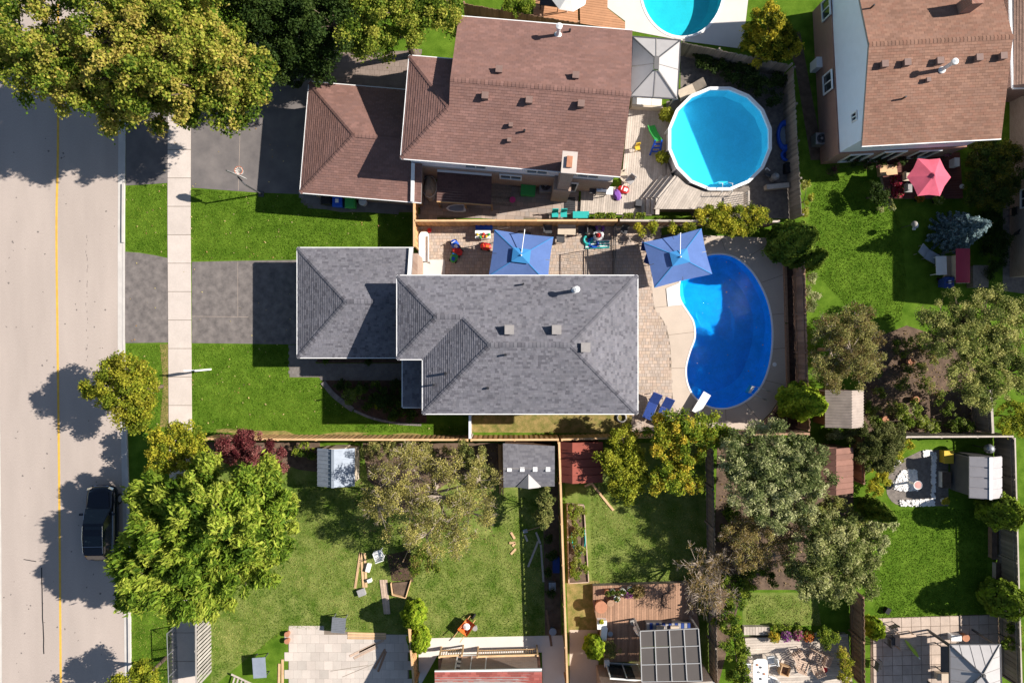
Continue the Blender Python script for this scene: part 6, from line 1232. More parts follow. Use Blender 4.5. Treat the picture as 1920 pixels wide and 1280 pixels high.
# ------------------------------------------------------------------ side yard of the brown house
bt = thing('small_boat', 'grey dinghy hull resting beside the lean-to roof', 'boat', 856, 393); p = W(856, 393); ol = [(-.75, .02), (-.55, .2), (-.1, .3), (.5, .3), (.7, .26), (.7, -.2), (.5, -.24), (-.1, -.24), (-.55, -.15)]
MB().prism([(p.x+x*.8, p.y+y*.8) for x, y in ol], 0, .3).build('hull', 'plastic_grey', bt); MB().prism([(p.x+x*.86, p.y+y*.86) for x, y in ol], .3, .34).build('gunwale', 'white_plastic', bt); MB().prism([(p.x+x*.66, p.y+y*.66) for x, y in ol], .335, .345).build('inner_floor', 'shed_blue', bt)
tp = thing('covered_grill', 'tan tarpaulin-covered heap beside the lean-to roof', 'cover', 808, 355); p = W(808, 355); vs = []; fs = []
for r in range(6):
    for i in range(14):
        t = 2*math.pi*i/14; rr = (.48, .46, .42, .34, .2, .03)[r]*(1+.16*math.sin(3*t+r)+random.uniform(-.08, .08)); vs.append((p.x+rr*math.cos(t)*.85, p.y+rr*math.sin(t)*1.5, (0, .35, .7, .95, 1.05, 1.1)[r]+random.uniform(-.03, .03)*(r > 0)))
for r in range(5): fs += [(r*14+i, r*14+(i+1) % 14, (r+1)*14+(i+1) % 14, (r+1)*14+i) for i in range(14)]
MB().add(vs, fs+[tuple(70+i for i in range(14))]).build('tarpaulin', 'tan_fabric', tp); torus(MB(), (p.x, p.y, .72), .44, .02, 16, 5, 1.5).build('cord', 'white_canvas', tp)
gb = cbox('dark green lidded storage box beside the air conditioner', 990, 358, .85, .75, .55, 'plastic_green', R(-4), name='storage_box'); ac_unit('round-fan air conditioner beside the chimney base', 1022, 353)
pail('bright pink tub in the shaded side yard', 961, 376, .18, .25, 'plastic_pink'); dk = deck('small dark plank platform beside the lean-to roof', [(923, 340), (960, 342), (958, 386), (921, 384)], R(-4), .12, 'wood_old', .14)
gr_ = thing('barbecue', 'steel-lidded barbecue with side shelves on the weathered deck', 'barbecue', 1124, 362, R(-4), None, .16); MB().box(0, 0, .55, .62, .5, .3).build('firebox', 'dark_metal', gr_, world=False); MB().tube([(-.31, .0, .85), (.31, .0, .85)], .25, 16).build('lid', 'steel', gr_, world=False); MB().lathe(0, 0, [(.05, 1.1), (.05, 1.12)], 12).build('thermometer', 'white_metal', gr_, world=False)
for s, m in ((-1, 'dark_metal'), (1, 'white_plastic')): MB().box(s*.52, 0, .82, .4, .48, .04).build('side_shelf', m, gr_, world=False)
for x in (-.28, .28):
    for y in (-.2, .2): MB().box(x, y, 0, .05, .05, .55).build('leg', 'dark_metal', gr_, world=False)
ride_on('red ride-on car among chairs on the weathered deck', 1168, 357, R(70), 'plastic_red', 'white_plastic'); ride_on('purple scooter toy fallen beside the red ride-on car', 1156, 367, R(20), 'plastic_purple', 'plastic_purple')
chair('tan folding chair by the brown eave on the weathered deck', 1166, 333, R(35), 'dark_metal', .16, seat_m='tan_fabric', wd=.45); chair('grey folding chair next to the tan one by the brown eave', 1179, 341, R(-40), 'white_metal', .16, seat_m='grey_fabric', wd=.45); chair('small yellow child chair on the sunlit deck boards', 1193, 281, R(10), 'plastic_yellow', .16, wd=.28)
for px, lab in ((1040, 'teal child chair by the fence, nearer the pavers'), (1056, 'teal child chair by the fence, nearer the play table')): chair(lab, px, 404, 0, 'plastic_teal', wd=.4)
table('white and teal child play table against the fence', 1088, 405, 1.0, .42, 0, 'white_plastic', h=.45, top_m='plastic_teal')
for px, lab in ((1122, 'white rail planter of green herbs beside the play table'), (1143, 'white rail planter with overflowing herbs, middle of the fence'), (1175, 'white rail planter in shade near the black cube'), (1197, 'white rail planter beside the black cube')):
    t = thing('rail_planter', lab, 'planter', px, 409); MB().box(0, 0, 0, .6, .18, .5).build('trough', 'white_plastic', t, world=False); MB().box(0, 0, .5, .54, .13, .02).build('soil', 'soil', t, world=False)
    P = np.array(W(px, 409))+np.c_[rng.uniform(-.3, .3, 160), rng.uniform(-.12, .2, 160), rng.uniform(.52, .75, 160)]; N = rng.normal(0, .6, (160, 3))+np.array([0, 0, .8]); N /= np.linalg.norm(N, axis=1)[:, None]; V, Q_ = leaf_quads(P, N, .08, 1.8); np_obj('foliage', V, Q_, palette(GR, 160, rng.random(160)), 'leaf', t)
cbox('black cube planter at the foot of the angled steps', 1195, 383, .36, .36, .45, 'plastic_black', R(-4), .16, 'dark_metal', 'cube_planter', 'planter')
gt = thing('window_well', 'dark grated window well cover at the chimney corner', 'grate', 1068, 385); MB().box(0, 0, 0, .7, 1.0, .03).build('frame', 'black_metal', gt, world=False)
for i in range(8): MB().box(0, -.42+.12*i, .03, .66, .04, .02).build('bar', 'dark_metal', gt, world=False)
# child slide
cs = thing('child_slide', 'green and blue plastic child slide on the weathered deck', 'slide', 1226, 268, 0, None, .16); p = W(1226, 268, .16)
q = lambda x, y, z: Vector((p.x+x, p.y+y, p.z+z)); path = [q(-.22, 1.0, .15), q(-.12, .6, .28), q(.05, .1, .62), q(.1, -.1, .8)]
for i in range(3): MB().bar(path[i], path[i+1], .38, .04).build('chute', 'plastic_green', cs); [MB().bar(path[i]+Vector((s*.2, 0, .07)), path[i+1]+Vector((s*.2, 0, .07)), .05, .16).build('side_wall', 'plastic_green', cs) for s in (-1, 1)]
for s in (-.2, .2): MB().bar(q(.1+s, -.1, .9), q(.05+s*1.5, -.75, 0), .09, .1).build('ladder_rail', 'plastic_blue', cs)
for k in range(3): MB().bar(q(-.15, -.25-.17*k, .6-.2*k), q(.32, -.25-.17*k, .6-.2*k), .1, .05).build('rung', 'plastic_blue', cs)
so = thing('outdoor_sofa', 'cream wicker sofa peeking from under the grey gazebo', 'sofa', 1210, 197, R(-3), None, .16); MB().box(0, 0, 0, 1.9, .7, .35).build('base', 'tan_fabric', so, world=False); MB().box(0, -.32, .35, 1.9, .14, .4).build('backrest', 'tan_fabric', so, world=False)
for i in range(3): MB().box(-.6+.6*i, .06, .355, .57, .56, .12).build('cushion', 'white_canvas', so, world=False)
lounger('slatted pale lounger between gazebo and round pool rim', 1293, 172, R(-65), 'white_metal', 'tan_fabric')
ib = thing('inflatable_boat', 'blue inflatable boat standing by the grey weathered fence', 'boat', 1470, 258); p = W(1470, 256); torus(MB(), (p.x, p.y, .16), .62, .16, 24, 8, 1.0).build('outer_tube', 'plastic_blue', ib, smooth=True)
o = ib.children[0]; o.scale = (.68, 1.25, 1); MB().lathe(p.x, p.y, [(.38, .04), (.38, .1)], 20, sx=1, sy=1.7).build('floor', 'shed_blue', ib)
ib2 = thing('pool_float', 'second smaller deep blue float beside the inflatable boat', 'float', 1474, 292); p = W(1474, 292); torus(MB(), (p.x, p.y, .1), .3, .1, 18, 6).build('outer_tube', 'plastic_blue', ib2, smooth=True); MB().lathe(p.x, p.y, [(.22, .03), (.22, .06)], 14).build('floor', 'blue_fabric', ib2)
pp = thing('pool_filter', 'grey pool pump and filter tank beside the round pool', 'pump', 1448, 335); p = W(1448, 335); MB().lathe(p.x, p.y, [(.22, 0), (.22, .6), (.12, .72), (.12, .8)], 16).build('tank', 'plastic_grey', pp); MB().tube([(p.x-.55, p.y+.2, .2), (p.x, p.y, .2)], .11, 10).build('motor', 'dark_metal', pp); MB().tube([(p.x-.3, p.y+.4, .4), (p.x-.6, p.y+.5, .7), (p.x-.75, p.y+.35, .9)], .035, 6).build('hose', 'white_plastic', pp)
MB().bar(tuple(W(1432, 354)+Vector((0, 0, .25))), tuple(W(1474, 350)+Vector((0, 0, .25))), .3, .5).build('timber_planter', 'deck_grey', label='grey timber planter box beside the pool pump', cat='planter')
cbox('dark equipment chest against the weathered fence by the pump', 1475, 318, .5, .6, .5, 'plastic_black', name='equipment_chest', cat='chest')
# top edge
wu = thing('white_parasol', 'white canvas parasol over the orange composite deck', 'parasol', 1062, 4); c = W(1068, -8, 2.3)
for i in range(8):
    a0, a1 = i*math.pi/4+.2, (i+1)*math.pi/4+.2; MB().poly([(c.x, c.y, 2.75), (c.x+1.1*math.cos(a0), c.y+.95*math.sin(a0), 2.25), (c.x+1.1*math.cos(a1), c.y+.95*math.sin(a1), 2.25)]).build('panel', 'white_canvas', wu)
MB().tube([(c.x, c.y, 0), (c.x, c.y, 2.8)], .03, 8).build('pole', 'white_metal', wu)
table('dark patio table beside the white parasol on orange deck', 1030, 12, 1.2, .7, R(-8), 'black_metal', .3)
# ------------------------------------------------------------------ garden of the rust-roofed house
ac_unit('grey air conditioner against the brick wall of the gabled house', 1531, 266, .7, .7); cbox('white meter cabinet by the brick wall beside the bay window', 1524, 128, .35, .6, .9, 'white_metal', name='meter_cabinet', cat='cabinet')
RED = [(.35, .02, .04), (.55, .03, .08), (.6, .12, .2)]
potted('pot of crimson flowers nearer the house on the red deck', 1674, 342, .22, .35, 0, RED+GR[:1], 12, .07, 1400, 'terracotta'); potted('pot of crimson flowers nearer the lawn on the red deck', 1677, 362, .22, .35, 0, RED+GR[:1], 12, .07, 1400, 'terracotta')
potted('pink hanging blossoms by the patio door of the gabled house', 1765, 288, .2, .5, .3, [(.5, .1, .25), (.6, .25, .35)]+GR[1:2], 12, .07, 1100); potted('pink blossoms by the brick corner of the gabled house', 1705, 293, .18, .4, .3, [(.45, .08, .2)]+GR[:2], 9, .07, 1000); potted('orange blossoms under the pink parasol edge', 1718, 374, .2, .35, 0, [(.55, .15, .03), (.5, .3, .03)]+GR[1:2], 9, .07, 1000); potted('green potted plant with pale blossoms beside the pink parasol', 1752, 378, .22, .4, 0, GR[1:]+[(.5, .5, .2)], 11, .08, 900)
chair('tan-backed deck chair between crimson flowers and pink parasol', 1692, 335, R(90), 'dark_metal', .3, seat_m='tan_fabric'); chair('pale cushioned deck chair beside the tan-backed one', 1695, 356, R(90), 'dark_metal', .3, seat_m='grey_fabric'); table('round-set dining table in shade of the pink parasol', 1728, 332, 1.1, .9, 0, 'dark_metal', .3)
cbox('tan timber planter box at the corner of the red deck', 1659, 322, 1.0, .6, .4, 'lumber', R(5), name='timber_planter', cat='planter'); cbox('white cooler standing on the red deck near dark bush', 1784, 308, .3, .5, .5, 'white_plastic', z=.3, name='cooler', cat='cooler'); pail('white watering can on the dark path by pink parasol', 1797, 352, .14, .35, 'white_plastic', 0, 'watering can', 'watering_can')
p = W(1690, 427); MB().tube([p, p+Vector((0, 0, 1.2))], .025, 6).build('globe_post', 'dark_metal', label='thin dark post of the lawn globe lantern', cat='post'); MB().lathe(p.x, p.y, [(.03, 1.2), (.14, 1.27), (.18, 1.38), (.14, 1.5), (.03, 1.56)], 14).build('globe_lantern', 'stone_grey', smooth=True, label='round grey globe on a post over the shaded lawn', cat='lantern')
wl_ = thing('white_ornament', 'cluster of white cubes on the shaded lawn beside the spruce', 'ornament', 1713, 427)
for dx, dy, z in ((0, 0, 0), (4, -2, .0), (2, -4, .15), (-1, 3, .0)): MB().box(dx*.03, -dy*.03, z, .14, .14, .16).build('cube', 'white_plastic', wl_, world=False)
lounger('grey reclining chair between spruce and covered white table', 1736, 480, R(60), 'grey_metal', 'shed_blue'); table('white plastic table next to the swing seat', 1752, 500, .66, 1.15, R(2), 'white_plastic', h=.7); table('dark slatted side bench between white table and swing', 1772, 502, .4, 1.3, 0, 'wood_old', h=.45, slats=3); b2 = wheelie('navy wheeled bin with white label beside the white table', 1764, 531, 'blue_fabric', h=.8); MB().box(0, 0, .885, .16, .2, .008).build('sticker', 'white_plastic', b2, world=False)
cbox('tall timber compost crate beside the swing seat', 1826, 520, .9, 1.3, .6, 'wood_old', name='compost_crate', cat='crate')
chair('dark metal chair on the grey path by the tan wall', 1895, 400, R(90), 'dark_metal', seat_m='black_metal'); chair('dark metal chair on the grey path nearer the hedge end', 1900, 440, R(60), 'dark_metal', seat_m='black_metal')
for px, py, lab in ((1703, 678, 'terracotta pot in the soil plot nearer the tree'), (1650, 690, 'brown bucket at the edge of the vivid lawn'), (1655, 785, 'dark bucket in the soil plot near the corrugated shed'), (1712, 748, 'terracotta tub beside leafy vegetables')): pail(lab, px, py, .2, .35, 'terracotta', inner='soil', name='garden_pot', cat='pot')
# ------------------------------------------------------------------ gravel court
bb2 = thing('bird_bath', 'pink bird bath with white rim on white stones', 'bird bath', 1704, 906); p = W(1704, 903); MB().lathe(p.x, p.y, [(.2, 0), (.08, .12), (.06, .75), (.12, .85), (.27, .95), (.27, .98), (.22, .95), (.03, .9)], 20).build('pedestal', 'stone_white', bb2); MB().lathe(p.x, p.y, [(.22, .955), (.02, .96)], 18).build('bowl', 'dusty_pink', bb2)
bed = [(1676, 917), (1674, 905), (1682, 892), (1690, 882), (1705, 879), (1718, 880), (1720, 890), (1720, 919), (1690, 920)]; wb = thing('white_stone_bed', 'bed of white stones around the pink bird bath', 'stones', 1698, 902)
MB().prism([W2(*p) for p in bed], 0, .03).build('base', 'stone_white', wb); poly = [W2(*p) for p in bed]; mb = MB()
def stones(mb, poly, n, r=.06):
    xs = [p[0] for p in poly]; ys = [p[1] for p in poly]
    for _ in range(n):
        x, y = random.uniform(min(xs), max(xs)), random.uniform(min(ys), max(ys))
        if inside((x, y), poly): s = r*random.uniform(.6, 1.3); mb.lathe(x, y, [(s*.7, .0), (s, .035), (s*.6, .06+s*.3)], 6, sx=random.uniform(.8, 1.3))
stones(mb, poly, 420); s = mb.build('stones', 'stone_white', wb); s['kind'] = 'stuff'
wb2 = thing('stone_border', 'border of white stones along two sides of the gravel court', 'stones', 1750, 910); mb = MB()
for b_ in ([(1746, 846), (1755, 846), (1752, 935), (1746, 935)], [(1684, 938), (1752, 934), (1752, 947), (1690, 949)], [(1661, 876), (1685, 860), (1690, 864), (1666, 882)], [(1730, 845), (1745, 843), (1745, 852), (1730, 856)]): stones(mb, [W2(*q) for q in b_], 330)
s = mb.build('stones', 'stone_white', wb2); s['kind'] = 'stuff'
cbox('yellow-tan chest beside the resin shed door', 1769, 854, .55, .75, .5, 'plastic_yellow', name='deck_chest', cat='chest'); t = cbox('planter trough of dark plants by the resin shed wall', 1767, 897, .5, .95, .4, 'stone_white', lid='soil', name='trough', cat='planter'); potted('square pot of yellow flowers at the court corner', 1767, 937, .2, .3, 0, YB[2:], 8, .06, 1200, 'stone_white')
kg = thing('metal_globe', 'silver slatted globe on a stand behind the resin shed', 'globe', 1823, 832); p = W(1823, 834); MB().tube([p, p+Vector((0, 0, 1.3))], .03, 6).build('stand', 'dark_metal', kg); MB().lathe(p.x, p.y, [(.05, 1.2), (.22, 1.3), (.29, 1.5), (.22, 1.7), (.05, 1.78)], 18).build('globe', 'grey_metal', kg, smooth=True)
for s in (-.14, 0, .14): MB().bar((p.x-.25, p.y+s-.06, 1.74-abs(s)*.6), (p.x+.25, p.y+s+.06, 1.74-abs(s)*.6), .02, .02).build('slat', 'dark_metal', kg)
cbox('long timber planter against the weathered fence', 1857, 1010, .3, 2.2, .35, 'wood_mid', lid='soil', name='timber_planter', cat='planter'); cbox('pale window box planter by the fence near the bright clipped cedar', 1868, 1067, .5, .95, .35, 'deck_grey', lid='soil', name='window_box', cat='planter'); cbox('black watering trug on the vivid lawn edge', 1661, 1142, .25, .35, .25, 'plastic_black', R(-30), name='trug', cat='trug')
# ------------------------------------------------------------------ yard with the lumber
plank('new plank of the leaning pair, farther from the third plank', (676, 1035), (666, 1102), m='lumber'); plank('new plank of the leaning pair, touching the third plank', (677, 1035), (682, 1102), m='lumber'); plank('third new plank lying tight beside the leaning pair', (684, 1036), (687, 1100), m='lumber')
for i in range(3): plank(('new plank nearest the white chair in the stack of three on the lawn', 'middle plank of the stack of three on the lawn', 'new plank nearest the soil box in the stack of three on the lawn')[i], (714+5*i, 1086), (722+4*i, 1150), m='deck_board')
for i in range(3): plank(('plank nearest the mesh table in the row of three on paving', 'middle plank of the row of three on paving', 'plank farthest from the lawn in the row of three on paving')[i], (652, 1186+4.6*i), (724, 1187.5+4.2*i), m='lumber', w=.12)
for a, b, lb in (((656, 1229), (704, 1206), 'middle of three planks strewn diagonally on the paved yard'), ((664, 1233), (708, 1211), 'diagonal plank beside the short reddish planks'), ((674, 1222), (720, 1199), 'diagonal plank next to the straight row of planks')): plank(lb, a, b, m='deck_board')
for a, b, lb in (((702, 1252), (722, 1216), 'short reddish plank touching the diagonal planks'), ((709, 1258), (724, 1220), 'short reddish plank nearest the orange-tan fence')): plank(lb, a, b, m='wood_mid')
for a, b, lb in (((642, 1268), (700, 1244), 'steeper thin rod lying on the bright paving'), ((620, 1257), (690, 1246), 'flatter thin rod lying on the bright paving')): plank(lb, a, b, .03, .03, m='wood_old')
for a, b, lb in (((958, 997), (965, 1009), 'pale offcut nearest the grey shed on the dry lawn'), ((955, 1017), (966, 1016), 'offcut lying crosswise among the lawn offcuts'), ((958, 1038), (967, 1028), 'offcut farthest from the grey shed on the dry lawn'), ((961, 1023), (966, 1017), 'smallest offcut touching the crosswise one')): plank(lb, a, b, .13, .06)
for a, b, lb in (((990, 1062), (1009, 1014), 'longest slanted grey plank in the fence shadow'), ((1005, 997), (1013, 1018), 'short grey plank crossing the slanted one in shadow'), ((984, 1002), (989, 1014), 'tiny grey plank beside the shovel blade'), ((1014, 1020), (1019, 1090), 'long straight board edging the shaded soil strip')): plank(lb, a, b, .12, .04, m='deck_grey')
plank('long plank lying on grass before the red shed', (1108, 904), (1150, 956), .13, .05, m='lumber', group=None); plank('grey board at the edge of the lawn near globe cedar', (1024, 1142), (1034, 1210), .14, .05, m='wood_mid', group=None); plank('short board under the reddish shed corner', (1110, 905), (1096, 911), .12, .04, group=None)
for i in range(4): plank(('outermost long timber beside the grey shed', 'second timber from outside beside the grey shed', 'third timber from outside beside the grey shed', 'timber touching the wall of the grey shed')[i], (935+2.6*i, 832), (938+2.6*i, 912 if i % 2 else 925), .09, .09, .02+.25*(i % 2), .02+.1*i, m='wood_new', group='timbers beside the grey shed')
rb_ = thing('soil_box', 'broken timber-sided soil box beside the cedars', 'planter', 752, 1100)
for a, b in (((737, 1112), (762, 1118)), ((762, 1117), (771, 1086)), ((734, 1090), (737, 1112)), ((756, 1052), (766, 1030))): pa, pb = W(*a), W(*b); MB().bar(pa+Vector((0, 0, .14)), pb+Vector((0, 0, .14)), .05, .28).build('side_board', 'lumber', rb_)
MB().prism([W2(736, 1091), W2(768, 1088), W2(760, 1115), W2(739, 1110)], 0, .16).build('soil', 'soil', rb_)
sheet('soil_bed', [(725, 1040), (768, 1030), (775, 1090), (735, 1088)], .012, 'mulch')
chair('white plastic chair standing by the thinning tree foot', 713, 1035, R(200), 'white_plastic', wd=.55, arms=True); cbox('white crumpled sack beside the plank pair', 692, 1062, .25, .5, .18, 'white_canvas', R(-15), name='sack', cat='sack'); cbox('grey plastic sack at the foot of the plank pair', 679, 1108, .45, .4, .22, 'grey_fabric', R(20), name='sack', cat='sack'); cbox('small white paint carton beside the crumpled sack', 694, 1086, .25, .2, .2, 'white_plastic', R(20), name='carton', cat='carton')
table('metal mesh table standing at the paving edge', 640, 1163, .85, .95, R(-5), 'grey_metal', h=.7, slats=9); table('glass-topped metal table on the corner lawn', 494, 1241, .8, 1.25, R(4), 'shed_blue', h=.72, legm='dark_metal')
lt_ = thing('lattice_panel', 'white timber lattice panel lying on the corner lawn', 'lattice', 470, 1272); p = W(470, 1275)
for i in range(9): q = p+Vector((-.9+.22*i, .32-.1*i, .25)); MB().bar(q, q+Vector((-.25, -.9, 0)), .09, .02).build('slat', 'deck_grey', lt_)
MB().bar(p+Vector((-1.1, .52, .27)), p+Vector((1.0, -.46, .27)), .1, .04).build('rail', 'deck_grey', lt_); MB().box(p.x, p.y-.4, 0, .1, .1, .24).build('prop', 'wood_old', lt_)
pail('terracotta pot nearer the lawn at the paving corner', 541, 1185, .16, .3, 'terracotta', name='garden_pot', cat='pot', inner='soil'); pail('terracotta pot farther from the lawn at the paving corner', 541, 1198, .16, .3, 'terracotta', name='garden_pot', cat='pot', inner='soil')
for i in range(2): plank(('shorter tan board on grass beside the paved yard', 'longer tan board touching the paved yard edge')[i], (524+6*i, 1243-8*i), (523+7*i, 1290), m='lumber', group='boards beside the paved yard')
wbw = thing('wheelbarrow', 'orange wheelbarrow with tools on the dry lawn', 'wheelbarrow', 876, 1168, R(-38)); MB().add([(-.25, -.35, .3), (.25, -.35, .3), (.2, .3, .3), (-.2, .3, .3), (-.36, -.45, .6), (.36, -.45, .6), (.32, .45, .6), (-.32, .45, .6)], [(3, 2, 1, 0), (0, 1, 5, 4), (1, 2, 6, 5), (2, 3, 7, 6), (3, 0, 4, 7)]).build('tray', 'plastic_orange', wbw, world=False)
for s in (-.2, .2): MB().bar((s, .6, .28), (s*1.3, -1.0, .55), .04, .04).build('handle', 'wood_new', wbw, world=False); MB().bar((s, -.3, .3), (s, -.4, 0), .03, .03).build('leg', 'dark_metal', wbw, world=False)
MB().tube([(-.05, .65, .2), (.05, .65, .2)], .2, 14).build('wheel', 'tyre', wbw, world=False); MB().lathe(0, 0, [(.2, .45), (.22, .5), (.05, .58)], 8).build('load', 'stone_white', wbw, world=False)
pail('pale bucket standing beside the orange wheelbarrow', 891, 1174, .15, .3, 'plastic_grey'); sv_ = thing('shovel', 'grey shovel lying in shade beside the trimmed shrub', 'shovel', 1000, 990); a, b = W(985, 995), W(1012, 987); MB().bar(a+Vector((0, 0, .04)), b+Vector((0, 0, .04)), .04, .04).build('handle', 'lumber', sv_); MB().box(a.x, a.y, .02, .28, .22, .03, R(15)).build('blade', 'grey_metal', sv_)
pail('blue tub in deep shade under the long tan fence', 1036, 1180, .22, .3, 'shed_blue'); cbox('dark blue tarpaulin bundle in shade by the long tan fence', 1042, 1055, .4, .9, .4, 'blue_fabric', name='tarp_bundle', cat='tarp'); cbox('silver toolbox in the shaded strip under the fence', 1035, 1096, .4, .5, .3, 'grey_metal', name='toolbox', cat='toolbox')
for i in range(3): cbox(('wooden crate on the orange deck nearest the short railing', 'middle wooden crate on the orange deck', 'wooden crate on the orange deck nearest the concrete strip')[i], 910+34*i, 1240, .8, .35, .35, 'lumber', R(8*i-6), .35, name='storage_crate', cat='crate', group='crates on the orange deck')
# ------------------------------------------------------------------ vegetable bed and weathered deck
vb = thing('raised_bed', 'long timber raised bed full of leafy vegetables beside the tan fence', 'raised bed', 1082, 1018)
for a, b in (((1063, 943), (1094, 945)), ((1094, 945), (1103, 1088)), ((1103, 1088), (1066, 1090)), ((1066, 1090), (1063, 943))): pa, pb = W(*a), W(*b); MB().bar(pa+Vector((0, 0, .15)), pb+Vector((0, 0, .15)), .06, .3).build('side_board', 'deck_board', vb)
MB().prism([W2(1064, 945), W2(1093, 946), W2(1102, 1087), W2(1067, 1088)], 0, .2).build('soil', 'soil', vb)
tree('vegetable_plants', 'tangled leafy vegetables growing in the long raised bed', [(1078, 955, 14), (1080, 975, 14), (1086, 995, 13), (1076, 1010, 12), (1088, 1030, 13), (1080, 1050, 12), (1094, 1065, 12), (1076, 1075, 12), (1090, 960, 10)], .6, GR[1:]+OL[2:3], .085, 700, trunk=.02, cat='plant', rb=(.13, .22))
hs_o = thing('garden_hose', 'teal hose looped through the raised vegetable bed', 'hose', 1085, 1010); MB().tube([W(x, y)+Vector((0, 0, .34)) for x, y in smooth_line([(1071, 995), (1072, 1012), (1078, 1030), (1090, 1032), (1096, 1015), (1095, 990)], 4)], .03, 6).build('tube', 'plastic_teal', hs_o)
for i, (px, py, m, lab) in enumerate(((1138, 1107, 'terracotta', 'row of deck pots, terracotta one at the end'), (1147, 1106, 'stone_grey', 'row of deck pots, grey one second from the end'), (1157, 1107, 'terracotta', 'row of deck pots, third with red rim'), (1166, 1105, 'stone_white', 'row of deck pots, pale fourth pot'), (1180, 1102, 'stone_white', 'tall pale pot at the back of the deck row'), (1155, 1118, 'white_plastic', 'white ring pot in front of the deck row'))): potted(lab, px, py, .2, .38, .45, GR[:2]+BR[:1], 6, .07, 500, m)
potted('purple-flowered deck pot beside the tall pale one', 1178, 1110, .2, .3, .45, [(.3, .04, .25), (.45, .1, .4)]+GR[1:2], 9, .06, 1100); potted('rusty dry potted grass at the end of the deck row', 1194, 1104, .22, .35, .45, BR, 14, .08, 700)
pail('large terracotta fire bowl on the corner of the weathered deck', 1125, 1132, .36, .5, 'terracotta', .45, 'bowl', 'fire_bowl', 'bark'); pail('brown wooden tub beside the fire bowl', 1143, 1126, .2, .4, 'wood_mid', .45, 'tub', 'tub', 'soil')
cbox('square white planter with yellow flowers on the deck edge', 1127, 1165, .55, .5, .45, 'white_plastic', z=.45, lid='white_plastic', name='white_planter', cat='planter'); potted('yellow flowers in the square white planter', 1127, 1164, .15, .06, .94, [(.5, .45, .03), (.35, .4, .04)], 5, .06, 1500, 'terracotta')
cbox('long white planter bench behind the upright cedar', 1130, 1190, .35, 1.2, .4, 'white_plastic', R(-6), .45, name='white_planter', cat='planter'); cbox('white basin on the deck beside the cedar', 1137, 1240, .3, .42, .2, 'white_plastic', z=.45, name='basin', cat='basin'); pail('galvanised pail in shade on the weathered deck', 1143, 1184, .15, .3, 'grey_metal', .45)
cu = thing('closed_parasol', 'closed pale parasol at the corner of the sunroom', 'parasol', 1187, 1165, 0, None, .45); MB().lathe(0, 0, [(.03, 0), (.03, .9), (.16, .95), (.12, 1.6), (.03, 2.0)], 10).build('canopy', 'white_canvas', cu, world=False); MB().lathe(0, 0, [(.22, 0), (.2, .08)], 12).build('base', 'stone_grey', cu, world=False)
ss = thing('striped_sofa', 'navy and white striped outdoor sofa before the sunroom', 'sofa', 1250, 1172, 0, None, .45); MB().box(0, 0, 0, 2.7, .7, .4).build('base', 'shed_grey', ss, world=False)
for i in range(14): MB().box(-1.25+.192*i, 0, .4, .17, .68, .1).build('cushion_stripe', 'blue_fabric' if i % 2 else 'grey_fabric', ss, world=False)
for x in (-.5, .35): MB().box(x, .05, .5, .5, .35, .16).build('pillow', 'tan_fabric', ss, world=False)
MB().tube([W(x, y, .45)+Vector((0, 0, .02)) for x, y in smooth_line([(1262, 1110), (1246, 1112), (1241, 1122), (1244, 1135), (1258, 1140)], 5)], .02, 6).build('black_hose', 'plastic_black', label='black hose curled on the weathered deck boards', cat='hose')
# ------------------------------------------------------------------ sunny terrace
wt = thing('dining_table', 'white oblong dining table with dishes on the bleached terrace', 'table', 1418, 1250, 0, None, .3); MB().prism([(x, y) for x, y in ((-.42, -.75), (.42, -.75), (.46, 0), (.42, .75), (.2, .85), (-.2, .85), (-.42, .75), (-.46, 0))], .68, .73).build('table_top', 'white_plastic', wt, world=False)
for x in (-.32, .32):
    for y in (-.6, .6): MB().box(x, y, 0, .06, .06, .68).build('leg', 'white_plastic', wt, world=False)
for i, (dx, dy) in enumerate(((-.2, .5), (0, .35), (-.1, .05), (.22, -.05), (0, -.35))): p = W(1418, 1250, .3); MB().lathe(p.x+dx, p.y+dy, [(.04, 1.035), (.07, 1.07), (.06, 1.07)], 12).build('dish', ('terracotta', 'dark_metal', 'plastic_grey', 'terracotta', 'dark_metal')[i], label=('terracotta bowl at the head of the white dining table', 'dark cup near the head of the white dining table', 'grey dish in the middle of the white dining table', 'brown cup at the side of the white dining table', 'dark dish at the foot of the white dining table')[i], cat='dish')
for px, py, rz, lab in ((1396, 1243, 90, 'white plastic chair on the vine side of the dining table'), (1440, 1230, -80, 'white plastic chair at the head side of the dining table, facing wooden chairs'), (1441, 1268, -110, 'white plastic chair at the foot of the dining table')): chair(lab, px, py, R(rz), 'white_plastic', .3, arms=True, seat_m='white_canvas')
for px, py, rz, lab in ((1490, 1222, 30, 'slatted wooden chair nearest the flower pots, tilted'), (1522, 1222, -20, 'slatted wooden chair in the middle of the jumble'), (1545, 1232, 70, 'slatted wooden chair beside the golden shrub'), (1497, 1240, 160, 'slatted wooden chair facing the white table'), (1525, 1245, 200, 'slatted wooden chair by the red pot')): chair(lab, px, py, R(rz), 'deck_board', .3, slats=True, arms=True, wd=.62, name='wooden_chair')
cr = thing('wooden_crate', 'square wooden crate standing alone on the bleached terrace', 'crate', 1468, 1252, R(-15), None, .3)
for s in (-1, 1): MB().box(s*.27, 0, 0, .05, .6, .4).build('side', 'lumber', cr, world=False); MB().box(0, s*.28, 0, .49, .04, .4).build('end', 'lumber', cr, world=False)
MB().box(0, 0, .02, .48, .5, .1).build('base', 'wood_mid', cr, world=False); pail('glossy red pot at the edge of the bleached terrace', 1543, 1251, .16, .28, 'plastic_red', .3, 'pot', 'garden_pot')
